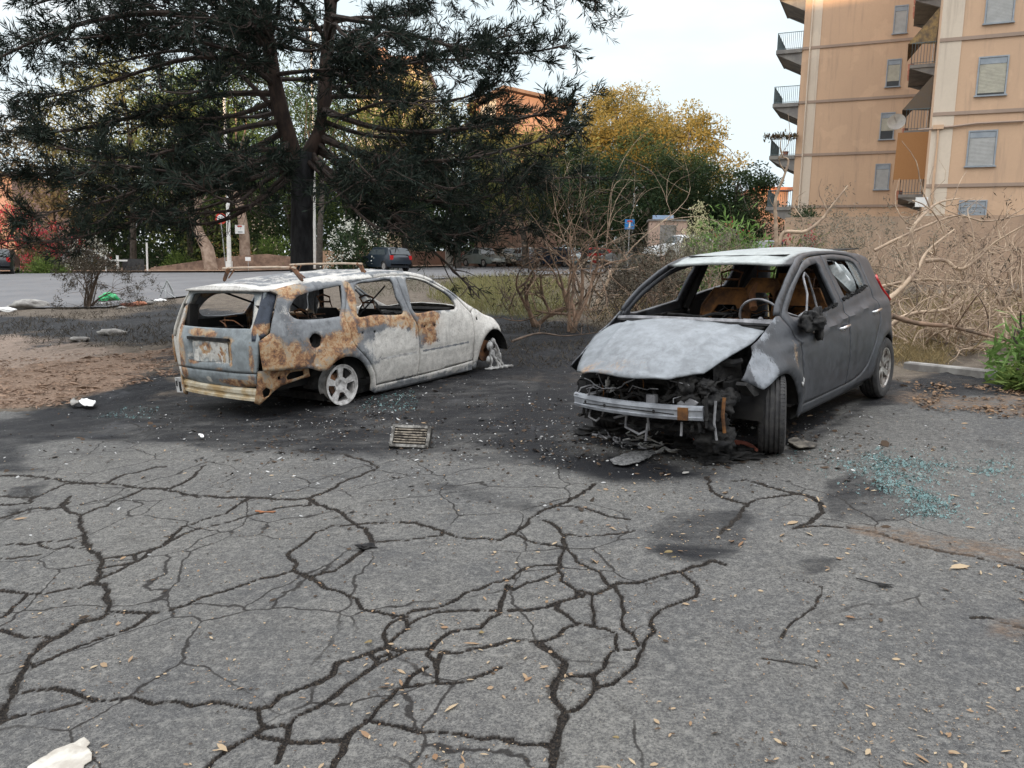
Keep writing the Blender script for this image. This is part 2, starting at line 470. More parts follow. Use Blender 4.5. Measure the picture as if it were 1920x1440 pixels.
def build_ground():
    # rings of vertices around the viewer, dense in front and close by
    h = math.radians(41)
    th = np.concatenate([np.linspace(-h, h, 861), np.linspace(h, 2*math.pi-h, 60)[1:-1]])
    rr = [0.05, .5, 1., 1.5, 1.9]
    while rr[-1] < 26: rr.append(rr[-1]*1.0045)
    while rr[-1] < 700: rr.append(rr[-1]*1.03)
    rr = np.array(rr)
    A, R = np.meshgrid(th, rr)
    X, Y = R*np.sin(A), R*np.cos(A)
    nA, nR = len(th), len(rr)
    near = (R < 90)
    x, y = X.ravel(), Y.ravel()
    D = np.hypot(x, y)
    nm = D < 90
    crack = np.zeros(x.shape)
    zd = np.zeros(x.shape)
    rs = np.random.RandomState(5)
    wob = vnoise(x, y, 7, 3, 4)-.5
    wob2 = vnoise(x, y, 28, 9, 3)-.5
    allp = [(wp, [(ox+a/2, 800+b/2) for a, b in pl]) for ox, lst in ((0, L_CR), (960, R_CR)) for wp, pl in lst]

    def snap(k, end):
        pl = allp[k][1]; q = np.array(pl[end]); best, bp = 15., None
        for j, (_, o) in enumerate(allp):
            if j == k: continue
            for s_, e_ in zip(o[:-1], o[1:]):
                s_, e_ = np.array(s_), np.array(e_); t = np.clip(((q-s_)@(e_-s_))/((e_-s_)@(e_-s_)+1e-9), 0, 1); c_ = s_+(e_-s_)*t; dd = np.linalg.norm(q-c_)
                if .3 < dd < best: best, bp = dd, tuple(c_)
        if bp is not None: pl.insert(0, bp) if end == 0 else pl.append(bp)
    for k in range(len(allp)): snap(k, 0); snap(k, -1)
    for ox, lst in ((0, allp),):
        for wpx, pl in lst:
            pw = []
            for a, b in pl:
                g = G(a, b)
                if pw and (Vector(pw[-1])-g.xy).length < .02: continue
                pw.append(tuple(g.xy))
            fine = []
            for i in range(len(pw)-1):
                a, b = Vector(pw[i]), Vector(pw[i+1])
                k = max(1, int((b-a).length/.05))
                for j in range(k):
                    q = a.lerp(b, j/k)
                    jt = .004+.0016*math.hypot(q.x, q.y)
                    fine.append((q.x+rs.uniform(-jt, jt), q.y+rs.uniform(-jt, jt)*1.6))
            fine.append(pw[-1])
            mid = pw[len(pw)//2]
            dist = math.hypot(*mid)
            wm = max(.007, .25*wpx*dist/FPX, .0019*dist)
            fa = np.array(fine)
            bb = (x > fa[:, 0].min()-.2) & (x < fa[:, 0].max()+.2) & (y > fa[:, 1].min()-.2) & (y < fa[:, 1].max()+.2) & nm
            ix = np.nonzero(bb)[0]
            if not len(ix): continue
            d, t = seg_dist(x[ix], y[ix], fine)
            ww = wm*np.clip(1.15+2.2*wob[ix]+1.6*wob2[ix], .45, 2.4)
            c = (1-sst(.45, 1.35, d/np.maximum(ww, .004)))*min(1, .35+wpx/13)
            halo = .30*np.exp(-(d/(wm*3.2))**2)*min(1, wpx/10)
            crack[ix] = np.maximum(crack[ix], np.maximum(c, halo))
            zd[ix] = np.minimum(zd[ix], -.012*c)
    # small hairline cracks of the lot, from a stretched cell pattern

    def zone(pix, soft, seed, amp, sc=1.2):
        pw = [tuple(G(u, v).xy) for u, v in pix]
        o = np.zeros(x.shape)
        xs = [q[0] for q in pw]; ys = [q[1] for q in pw]
        bb = (x > min(xs)-4) & (x < max(xs)+4) & (y > min(ys)-4) & (y < max(ys)+4) & nm
        ix = np.nonzero(bb)[0]
        sdv = poly_sd(x[ix], y[ix], pw) + amp*(vnoise(x[ix], y[ix], sc, seed, 5, .6)-.5)*2
        o[ix] = sst(-soft, soft, sdv)
        return o
    lot = zone([(-900, 1300), (-700, 790), (0, 772), (120, 768), (330, 745), (520, 742), (640, 745), (900, 705), (1060, 720), (1300, 740), (1600, 740),
                (1700, 722), (1900, 742), (2400, 800), (2700, 1300)], .06, 1, .14, 1.6)
    lot = np.where(y < 4.2, 1, lot)
    soot = np.zeros(x.shape)
    for am, px_, so, ap in [
        (.74, [(-60, 800), (180, 770), (320, 730), (520, 742), (700, 735), (900, 690), (1090, 700), (1120, 800), (1060, 850), (870, 835), (700, 862), (400, 838), (90, 900), (-60, 885)], .20, .4),
        (1.0, [(330, 700), (520, 745), (700, 745), (960, 680), (960, 640), (700, 640), (400, 650)], .3, .3),
        (1.0, [(1050, 775), (1110, 735), (1400, 690), (1640, 700), (1700, 722), (1600, 760), (1500, 835), (1420, 872), (1330, 872), (1180, 848), (1075, 832)], .10, .22),
        (.9, [(1020, 700), (1100, 720), (1100, 850), (1350, 885), (1330, 905), (1150, 905), (960, 870), (860, 830)], .25, .3),
        (1.0, [(880, 610), (1000, 596), (1130, 612), (1190, 660), (1080, 720), (1000, 700), (860, 715)], .3, .4),
        (1.0, [(-300, 590), (0, 592), (190, 600), (330, 570), (560, 590), (1000, 590), (1000, 700), (330, 700), (335, 640), (200, 648), (0, 628), (-300, 625)], .9, 1.3),
        (1.0, [(180, 745), (330, 690), (340, 760), (190, 775), (80, 800), (0, 790)], .35, .6),
        (.62, [(1205, 1000), (1250, 960), (1400, 955), (1420, 975), (1385, 1040), (1300, 1052), (1225, 1035)], .07, .08),
        (.55, [(1545, 905), (1600, 885), (1660, 915), (1730, 960), (1790, 965), (1660, 985), (1545, 985)], .05, .08),
        (.55, [(1490, 1048), (1565, 1050), (1560, 1070), (1515, 1085)], .04, .04),
        (.7, [(1450, 850), (1560, 780), (1620, 735), (1720, 720), (1800, 735), (1640, 770), (1540, 830), (1500, 862)], .12, .2),
        (.85, [(1690, 715), (1760, 700), (1990, 720), (1990, 745), (1760, 750), (1680, 740)], .15, .25),
        (.45, [(560, 905), (620, 880), (800, 905), (960, 930), (1010, 960), (900, 940), (740, 900)], .06, .12),
        (.6, [(20, 915), (110, 890), (80, 930), (0, 935)], .05, .06),
        (.45, [(1840, 825), (1925, 830), (1960, 850), (1850, 850)], .05, .08),
        (.5, [(640, 830), (740, 820), (980, 826), (1040, 880), (960, 880), (800, 868), (690, 872)], .12, .2),
    ]:
        soot = np.maximum(soot, am*zone(px_, so, int(am*100)+len(px_), ap))
    for px_ in ([(55, 835), (140, 825), (330, 832), (420, 850), (240, 880), (60, 905)],):
        soot *= 1-.75*zone(px_, .12, 77, .12)
    sand = zone([(-400, 625), (60, 628), (200, 650), (250, 668), (120, 690), (0, 698), (-400, 690)], .6, 21, 1.3)
    litter = zone([(-500, 690), (40, 690), (160, 672), (330, 655), (335, 690), (230, 735), (120, 764), (0, 770), (-500, 780)], .4, 22, .9)
    grassd = zone([(820, 545), (900, 535), (1010, 545), (1050, 590), (960, 605), (860, 570)], .5, 23, .6)
    tan = zone([(1650, 690), (1720, 660), (2000, 640), (2200, 600), (1700, 560), (1100, 560), (1090, 610), (1300, 620), (1500, 640)], .5, 24, .8)
    leafy = np.maximum(zone([(1700, 755), (1690, 735), (1800, 745), (1990, 740), (1990, 790), (1850, 770)], .1, 25, .25),
                       zone([(1560, 985), (1680, 992), (1800, 1010), (1990, 1040), (1990, 1075), (1800, 1040), (1600, 1000)], .05, 26, .10)*.8)
    leafy = np.maximum(leafy, zone([(1870, 1160), (1960, 1165), (1960, 1200), (1860, 1190)], .04, 27, .05)*.7)
    crack *= lot
    z = terr(x, y) + zd*lot
    rough = (vnoise(x, y, 2.2, 40, 5)-.5)*.07 + (vnoise(x, y, 14, 41, 4)-.5)*.035
    onc = np.exp(-((x+1.8)/3)**2)*0
    z = z + rough*(1-lot)*sst(0, 1, nm*1.) + (vnoise(x, y, .9, 42, 3)-.5)*.010*lot
    idx = np.arange(nR*nA).reshape(nR, nA)
    a = idx[:-1, :]; b = idx[1:, :]
    q = np.stack([a, b, np.roll(b, -1, 1), np.roll(a, -1, 1)], -1).reshape(-1, 4)
    c0 = np.stack([lot, soot, crack, leafy], -1)
    c1 = np.stack([sand, litter, grassd, tan], -1)
    co = np.stack([x, y, z], -1)
    g = np_mesh('ground', co, q, ground_material(), None, True, {'zn': c0, 'zo': c1})
    meta(g, kind='structure')


def ground_material():
    m_, nt_, b = mat('ground_mat', .92, 0, .2)
    n = N(nt_)
    v = n.co('Object')
    A = n.new('Attribute'); A.attribute_name = 'zn'
    Bt = n.new('Attribute'); Bt.attribute_name = 'zo'
    z0 = n.sep(A.outputs['Color']); leafy = A.outputs['Alpha']
    z1 = n.sep(Bt.outputs['Color']); tan = Bt.outputs['Alpha']
    big = n.noise(v, .55, 5, .6)
    med = n.noise(v, 5, 5, .65)
    fine = n.noise(v, 90, 3, .7)
    vf = n.noise(v, 320, 2, .7)
    agg = n.voro(v, 130)
    # asphalt
    asp = n.mix(n.rng(big, .34, .62), (.084, .085, .086), (.146, .142, .132))
    asp = n.mix(n.rng(med, .3, .75), asp, n.mix(.5, asp, (.175, .168, .155)))
    asp = n.mix(n.rng(n.noise(v, 1.9, 6, .72), .52, .74, 0, .45), asp, (.058, .054, .048))
    asp = n.mix(n.rng(fine, .38, .62, 0, .75), asp, (.040, .040, .042))
    asp = n.mix(n.rng(vf, .56, .70, 0, .55), asp, (.30, .29, .27))
    mot = n.noise(v, 26, 4, .75); asp = n.mix(n.rng(mot, .50, .66, 0, .42), asp, (.235, .228, .212)); asp = n.mix(n.rng(mot, .34, .48, .45, 0), asp, (.045, .045, .046))
    spk = n.voro(v, 42)
    asp = n.mix(n.rng(spk, .05, .12, .55, 0), asp, (.36, .33, .27))
    spd = n.voro(v, 31)
    asp = n.mix(n.rng(spd, .06, .13, .7, 0), asp, (.022, .022, .024))
    # dirt
    dirt = n.mix(n.rng(med, .3, .7), (.085, .068, .052), (.17, .14, .11))
    dirt = n.mix(n.rng(fine, .4, .65, 0, .6), dirt, (.04, .034, .03))
    vl = n.co('Object', (6, 26, 6)); ln = n.noise(vl, 2.2, 5, .7)
    vl2 = n.co('Object', (20, 60, 20)); ln2 = n.noise(vl2, 1.6, 3, .7)
    lit = n.mix(n.rng(ln, .35, .65), (.12, .08, .057), (.29, .205, .15))
    lit = n.mix(n.rng(ln2, .5, .66), lit, (.045, .028, .02))
    sandc = n.mix(n.rng(ln, .4, .62), (.30, .235, .19), (.15, .11, .085))
    base = n.mix(z1[0], dirt, sandc)
    tanc = n.mix(n.rng(med, .35, .65), (.20, .165, .12), (.10, .085, .06))
    base = n.mix(n.math('MULTIPLY', tan, n.rng(ln, .3, .6)), base, tanc)
    base = n.mix(z1[2], base, n.mix(n.rng(fine, .3, .7), (.15, .14, .08), (.08, .085, .05)))
    base = n.mix(n.rng(n.math('ADD', z1[1], n.math('MULTIPLY', n.math('SUBTRACT', ln, .5), .7)), .35, .65), base, lit)
    lotm = n.rng(n.math('ADD', z0[0], n.math('MULTIPLY', n.math('SUBTRACT', med, .5), .5)), .42, .58)
    base = n.mix(lotm, base, asp)
    # soot
    sn = n.noise(v, 3.2, 6, .7, .6)
    sn2 = n.noise(n.co('Object', (.8, 2.2, 1)), 1.3, 6, .72, .8)
    sm = n.math('ADD', z0[1], n.math('MULTIPLY', n.math('SUBTRACT', sn, .5), .75))
    sm = n.math('ADD', sm, n.math('MULTIPLY', n.math('SUBTRACT', sn2, .5), 1.25))
    smf = n.rng(sm, .10, .92)
    smf = n.math('MULTIPLY', smf, n.rng(z0[1], .0, .12))
    char = n.mix(n.rng(fine, .45, .7, 0, .45), (.0055, .006, .008), (.032, .032, .034))
    char = n.mix(n.rng(n.voro(v, 16), .05, .10, .6, 0), char, (.30, .29, .28))
    ash = n.mix(n.rng(n.noise(v, 1.1, 5, .7), .55, .72, 0, .4), char, (.07, .072, .078))
    base = n.mix(smf, base, ash)
    hv = n.new('TexVoronoi'); hv.feature = 'DISTANCE_TO_EDGE'; hv.inputs['Scale'].default_value = 1.9
    wn_ = n.new('Mix'); wn_.data_type = 'VECTOR'; wn_.inputs[0].default_value = .16
    nc = n.new('TexNoise'); nc.inputs['Scale'].default_value = 3.5; nc.inputs['Detail'].default_value = 6; nt_.links.new(v, nc.inputs['Vector'])
    nt_.links.new(v, wn_.inputs[4]); nt_.links.new(nc.outputs['Color'], wn_.inputs[5]); nt_.links.new(wn_.outputs[1], hv.inputs['Vector'])
    sxy = n.new('SeparateXYZ'); nt_.links.new(v, sxy.inputs[0])
    hair = n.math('MULTIPLY', n.rng(hv.outputs['Distance'], .004, .013, 1, 0), n.rng(n.math('SUBTRACT', n.noise(v, .7, 4, .6), n.math('MULTIPLY', n.rng(sxy.outputs[0], .2, 1.8), .14)), .40, .50))
    base = n.mix(n.math('MULTIPLY', n.math('MULTIPLY', hair, lotm), .85), base, (.014, .012, .011))
    # cracks and leaf dirt
    cf = n.math('ADD', z0[2], n.math('MULTIPLY', n.math('SUBTRACT', n.noise(v, 60, 4, .75), .5), .75))
    cf = n.math('ADD', cf, n.math('MULTIPLY', n.math('SUBTRACT', n.noise(v, 17, 4, .7), .5), .8))
    cm = n.math('MULTIPLY', n.rng(cf, .10, .50), n.rng(z0[2], .03, .2))
    crc = n.mix(n.rng(fine, .42, .66), (.008, .007, .0065), (.036, .029, .023))
    crc = n.mix(n.rng(n.voro(v, 75), .08, .2, .5, 0), crc, (.16, .11, .065))
    base = n.mix(cm, base, crc)
    lf = n.math('MULTIPLY', leafy, n.rng(n.noise(v, 14, 5, .7), .35, .6))
    base = n.mix(lf, base, n.mix(n.rng(ln2, .4, .6), (.075, .055, .042), (.17, .12, .085)))
    n.set(b, 'Base Color', base)
    n.set(b, 'Roughness', n.rng(smf, 0, 1, .93, .72))
    hgt = n.math('ADD', n.math('MULTIPLY', fine, .6), n.math('MULTIPLY', agg, .35))
    hgt = n.math('ADD', hgt, n.math('MULTIPLY', med, .9))
    n.set(b, 'Normal', n.bump(hgt, .8, .014))
    return m_


build_ground()

# ------------------------------------------------------------------ sheet-metal tools
def sm(pts, step=.035, closed=True):
    """smooth outline through points; a point given as (a,b,1) is a corner"""
    n = len(pts); out = []
    for i in range(n if closed else n-1):
        p0, p1, p2, p3 = pts[(i-1) % n], pts[i], pts[(i+1) % n], pts[(i+2) % n]
        c1 = len(p1) > 2 or (not closed and i == 0); c2 = len(p2) > 2 or (not closed and i == n-2)
        if c1: p0 = (2*p1[0]-p2[0], 2*p1[1]-p2[1])
        if c2: p3 = (2*p2[0]-p1[0], 2*p2[1]-p1[1])
        L = math.dist(p1[:2], p2[:2]); k = max(1, int(round(L/step)))
        for j in range(k):
            t = j/k; t2 = t*t; t3 = t2*t
            out.append(tuple(.5*((2*p1[q])+(-p0[q]+p2[q])*t+(2*p0[q]-5*p1[q]+4*p2[q]-p3[q])*t2+(-p0[q]+3*p1[q]-3*p2[q]+p3[q])*t3) for q in (0, 1)))
    if not closed: out.append(pts[-1][:2])
    return out


def inset(poly, d):
    A = sum(poly[i][0]*poly[(i+1) % len(poly)][1]-poly[(i+1) % len(poly)][0]*poly[i][1] for i in range(len(poly)))
    s = 1 if A > 0 else -1
    out = []
    n = len(poly)
    for i in range(n):
        a, b, c = poly[i-1], poly[i], poly[(i+1) % n]
        t1 = Vector((b[0]-a[0], b[1]-a[1])).normalized(); t2 = Vector((c[0]-b[0], c[1]-b[1])).normalized()
        nn = Vector((-(t1+t2).y, (t1+t2).x))*s
        if nn.length < 1e-6: nn = Vector((-t1.y, t1.x))*s
        nn.normalize()
        out.append((b[0]+nn.x*d, b[1]+nn.y*d))
    return out


def pin(poly, x, y):
    return poly_sd(np.asarray(x, float), np.asarray(y, float), poly)


def panel(name, outline, holes, fmap, mt, parent, outward, res=.035, th=.010, attr=None):
    """flat outline with holes, triangulated and laid over the surface fmap(a,b)->(N,3)"""
    loops = [outline]+list(holes)
    V, E = [], []
    for lp in loops:
        b = len(V); V += [Vector(p[:2]) for p in lp]
        E += [(b+i, b+(i+1) % len(lp)) for i in range(len(lp))]
    nb = len(V)
    xs = [p[0] for p in outline]; ys = [p[1] for p in outline]
    gx, gy = np.meshgrid(np.arange(min(xs), max(xs), res), np.arange(min(ys), max(ys), res))
    gx[1::2] += res/2
    gx, gy = gx.ravel(), gy.ravel()
    ok = pin(outline, gx, gy) > res*.45
    for h_ in holes: ok &= pin(h_, gx, gy) < -res*.45
    V += [Vector((a, b)) for a, b in zip(gx[ok], gy[ok])]
    r = delaunay_2d_cdt(V, E, [], 0, 1e-6)
    co = np.array([tuple(v) for v in r[0]]); tri = np.array([f for f in r[2] if len(f) == 3])
    c = co[tri].mean(1)
    k = pin(outline, c[:, 0], c[:, 1]) > 0
    for h_ in holes: k &= pin(h_, c[:, 0], c[:, 1]) < 0
    tri = tri[k]
    used = np.unique(tri); rm = -np.ones(len(co), int); rm[used] = np.arange(len(used))
    co = co[used]; tri = rm[tri]
    p3 = fmap(co[:, 0], co[:, 1])
    nrm = np.cross(p3[tri[:, 1]]-p3[tri[:, 0]], p3[tri[:, 2]]-p3[tri[:, 0]])
    if (nrm @ np.array(outward)).sum() < 0: tri = tri[:, ::-1]
    at = {}
    if attr is not None: at['st'] = attr(p3)
    o = np_mesh(name, p3, tri, mt, parent, True, at)
    md = o.modifiers.new('thickness', 'SOLIDIFY'); md.thickness = th; md.offset = -1
    o.data.set_sharp_from_angle(angle=math.radians(50))
    return o


class Field:
    """half width of a body as a function of x and z, from a few stations"""
    def __init__(s, st, x0=-1.3, x1=3.7, z1=1.7, blur=3):
        s.x0, s.h = x0, .02
        xs = np.arange(x0, x1, s.h); zs = np.arange(-.1, z1, s.h)
        sx = [q[0] for q in st]
        prof = np.array([np.interp(zs, *zip(*q[1])) for q in st])
        T = np.array([np.interp(xs, sx, prof[:, j]) for j in range(len(zs))]).T
        for _ in range(blur):
            for ax in (0, 1):
                p = np.pad(T, [(2, 2) if ax == 0 else (0, 0), (2, 2) if ax == 1 else (0, 0)], 'edge')
                T = sum(np.take(p, range(i, i+T.shape[ax]), ax) for i in range(5))/5
        s.T = T

    def __call__(s, x, z):
        u = np.clip((np.asarray(x, float)-s.x0)/s.h, 0, s.T.shape[0]-2.001); v = np.clip((np.asarray(z, float)+.1)/s.h, 0, s.T.shape[1]-2.001)
        i, j = u.astype(int), v.astype(int); fu, fv = u-i, v-j
        return (s.T[i, j]*(1-fu)+s.T[i+1, j]*fu)*(1-fv)+(s.T[i, j+1]*(1-fu)+s.T[i+1, j+1]*fu)*fv


def blobs(lst):
    """stain map: (axis a, axis b, ca, cb, ra, rb, amount)"""
    def f(a, b):
        o = np.zeros(len(a))
        for ca, cb, ra, rb, k in lst:
            o = np.maximum(o, k*np.exp(-(((a-ca)/ra)**2+((b-cb)/rb)**2)**1.2))
        return o
    return f


def burnt_mat(name, steel, steel2, white=(.60, .58, .53), rough=.72, dark=(.03, .03, .032), grain=1., ash=.0):
    """bare burnt steel: st.r rust, st.g white ash, st.b soot"""
    m_, nt_, b = mat(name, rough, .0, .3)
    n = N(nt_)
    v = n.co('Object')
    A = n.new('Attribute'); A.attribute_name = 'st'
    r, g, k = n.sep(A.outputs['Color'])[:3]
    n1 = n.noise(v, 2.6, 6, .62, .5); n2 = n.noise(v, 11, 6, .7, .3); n3 = n.noise(v, 55, 4, .75)
    vs = n.co('Object', (7, 7, 1.2)); ns = n.noise(vs, 1.6, 5, .7)
    base = n.mix(n.rng(n1, .3, .7), steel, steel2)
    base = n.mix(n.rng(n2, .35, .7, 0, .5), base, tuple(min(1, q*1.7) for q in steel))
    base = n.mix(n.rng(n.noise(v, 4.2, 6, .75, 1.2), .52, .66, 0, .5*grain), base, tuple(q*.38 for q in steel2))
    nn = n.math('ADD', n.math('MULTIPLY', n.math('SUBTRACT', n1, .5), .9), n.math('MULTIPLY', n.math('SUBTRACT', n2, .5), .8))
    nn = n.math('ADD', nn, n.math('MULTIPLY', n.math('SUBTRACT', n3, .5), .7))
    edge_ = n.rng(n.math('ABSOLUTE', n.math('SUBTRACT', n.math('ADD', r, nn), .5)), .0, .16, .45, 0)
    base = n.mix(edge_, base, (.10, .06, .045))
    rf = n.rng(n.math('ADD', r, nn), .34, .66)
    rmix = n.math('ADD', n.math('ADD', n.math('MULTIPLY', n2, 1.3), n.math('MULTIPLY', n.noise(v, 5.5, 5, .7, .8), 1.1)), n.math('MULTIPLY', n3, .5))
    rust = n.ramp(n.math('SUBTRACT', rmix, .95),
                  [(.28, (.09, .055, .04)), (.40, (.24, .115, .055)), (.50, (.36, .20, .095)), (.60, (.44, .31, .18)), (.72, (.30, .26, .215))])
    base = n.mix(n.math('MULTIPLY', rf, .92), base, rust)
    wn = n.math('ADD', n.math('MULTIPLY', n.math('SUBTRACT', n3, .5), .6), n.math('MULTIPLY', n.math('SUBTRACT', ns, .5), .7))
    wn = n.math('ADD', wn, n.math('MULTIPLY', n.math('SUBTRACT', n2, .5), 1.0))
    wn_unused = n.math('ADD', n.math('MULTIPLY', n.math('SUBTRACT', ns, .5), .7), n.math('MULTIPLY', n.math('SUBTRACT', n2, .5), 1.0))
    wf = n.rng(n.math('ADD', g, wn), .36, .60)
    wc = n.mix(n.rng(n2, .3, .7), white, tuple(q*.66 for q in white))
    wc = n.mix(n.rng(n3, .52, .68, 0, .55*grain), wc, (.17, .14, .115))
    base = n.mix(n.math('MULTIPLY', wf, .93), base, wc)
    pit = n.voro(n.co('Object', (1, 1, 1)), 70)
    base = n.mix(n.rng(pit, .06, .16, .45*grain, 0), base, (.07, .05, .04))
    kf = n.rng(n.math('ADD', k, n.math('MULTIPLY', n.math('SUBTRACT', n2, .5), .8)), .3, .7)
    base = n.mix(kf, base, dark)
    n.set(b, 'Base Color', base)
    h = n.math('ADD', n.math('MULTIPLY', n2, .7), n.math('MULTIPLY', n3, .5))
    h = n.math('ADD', h, n.math('MULTIPLY', wf, .25))
    n.set(b, 'Normal', n.bump(h, .35*grain, .01))
    streak = n.noise(n.co('Object', (9, 9, .9)), 1.3, 6, .75)
    base = n.mix(n.rng(streak, .54, .74, 0, .42), base, tuple(q*.45 for q in steel2))
    n.set(b, 'Base Color', base)
    n.set(b, 'Roughness', n.math('ADD', rough-.12, n.math('MULTIPLY', n2, .25)))
    return m_


def car_frame(x, y, yaw, dz=0):
    """world matrix for a car standing on the (sloping) terrain"""
    e = .6
    n_ = Vector((-(tz(x+e, y)-tz(x-e, y))/(2*e), -(tz(x, y+e)-tz(x, y-e))/(2*e), 1)).normalized()
    fx = Vector((math.cos(yaw), math.sin(yaw), 0)); fx = (fx-n_*fx.dot(n_)).normalized()
    fy = n_.cross(fx)
    M = Matrix((fx, fy, n_)).transposed().to_4x4()
    M.translation = Vector((x, y, tz(x, y)+dz))
    return M


M_char = simple('charred', (.008, .008, .009), (.028, .027, .026), 14, .9, 0, .6, .02)
M_dark = simple('dark_interior', (.006, .006, .007), (.018, .017, .016), 5, .85)
M_rusttube = simple('rusty_frame', (.22, .10, .045), (.07, .045, .035), 9, .85, 0, .4, .01)
M_orust = simple('orange_rusty_steel', (.25, .11, .032), (.06, .03, .016), 7, .8, 0, .4, .008)
M_steelgrey = simple('scorched_steel', (.30, .30, .31), (.14, .14, .15), 10, .6, .3, .4, .008)
M_ashwhite = simple('white_ash', (.50, .50, .49), (.22, .215, .21), 12, .9, 0, .6, .01)
M_rimwhite = simple('ashy_alloy', (.58, .57, .56), (.30, .29, .28), 16, .75, .0, .3, .004)
M_yelsteel = simple('yellowed_steel', (.50, .46, .36), (.34, .24, .12), 6, .75, 0, .4, .008)
M_tyre = simple('tyre_rubber', (.028, .028, .030), (.055, .053, .052), 20, .8, 0, .4, .006)
M_alloy = simple('silver_alloy', (.50, .49, .47), (.22, .19, .17), 14, .42, .55, .1, .003)
M_glass, _nt, _b = mat('sooty_glass', .12, 0, .5)
_b.inputs['Base Color'].default_value = (.20, .22, .22, 1); _b.inputs['Alpha'].default_value = .55
M_red, _nt, _b = mat('red_lens', .22, 0, .5)
_b.inputs['Base Color'].default_value = (.42, .012, .015, 1)
M_chrome, _nt, _b = mat('chrome', .22, 1, .5)
_b.inputs['Base Color'].default_value = (.62, .62, .63, 1)


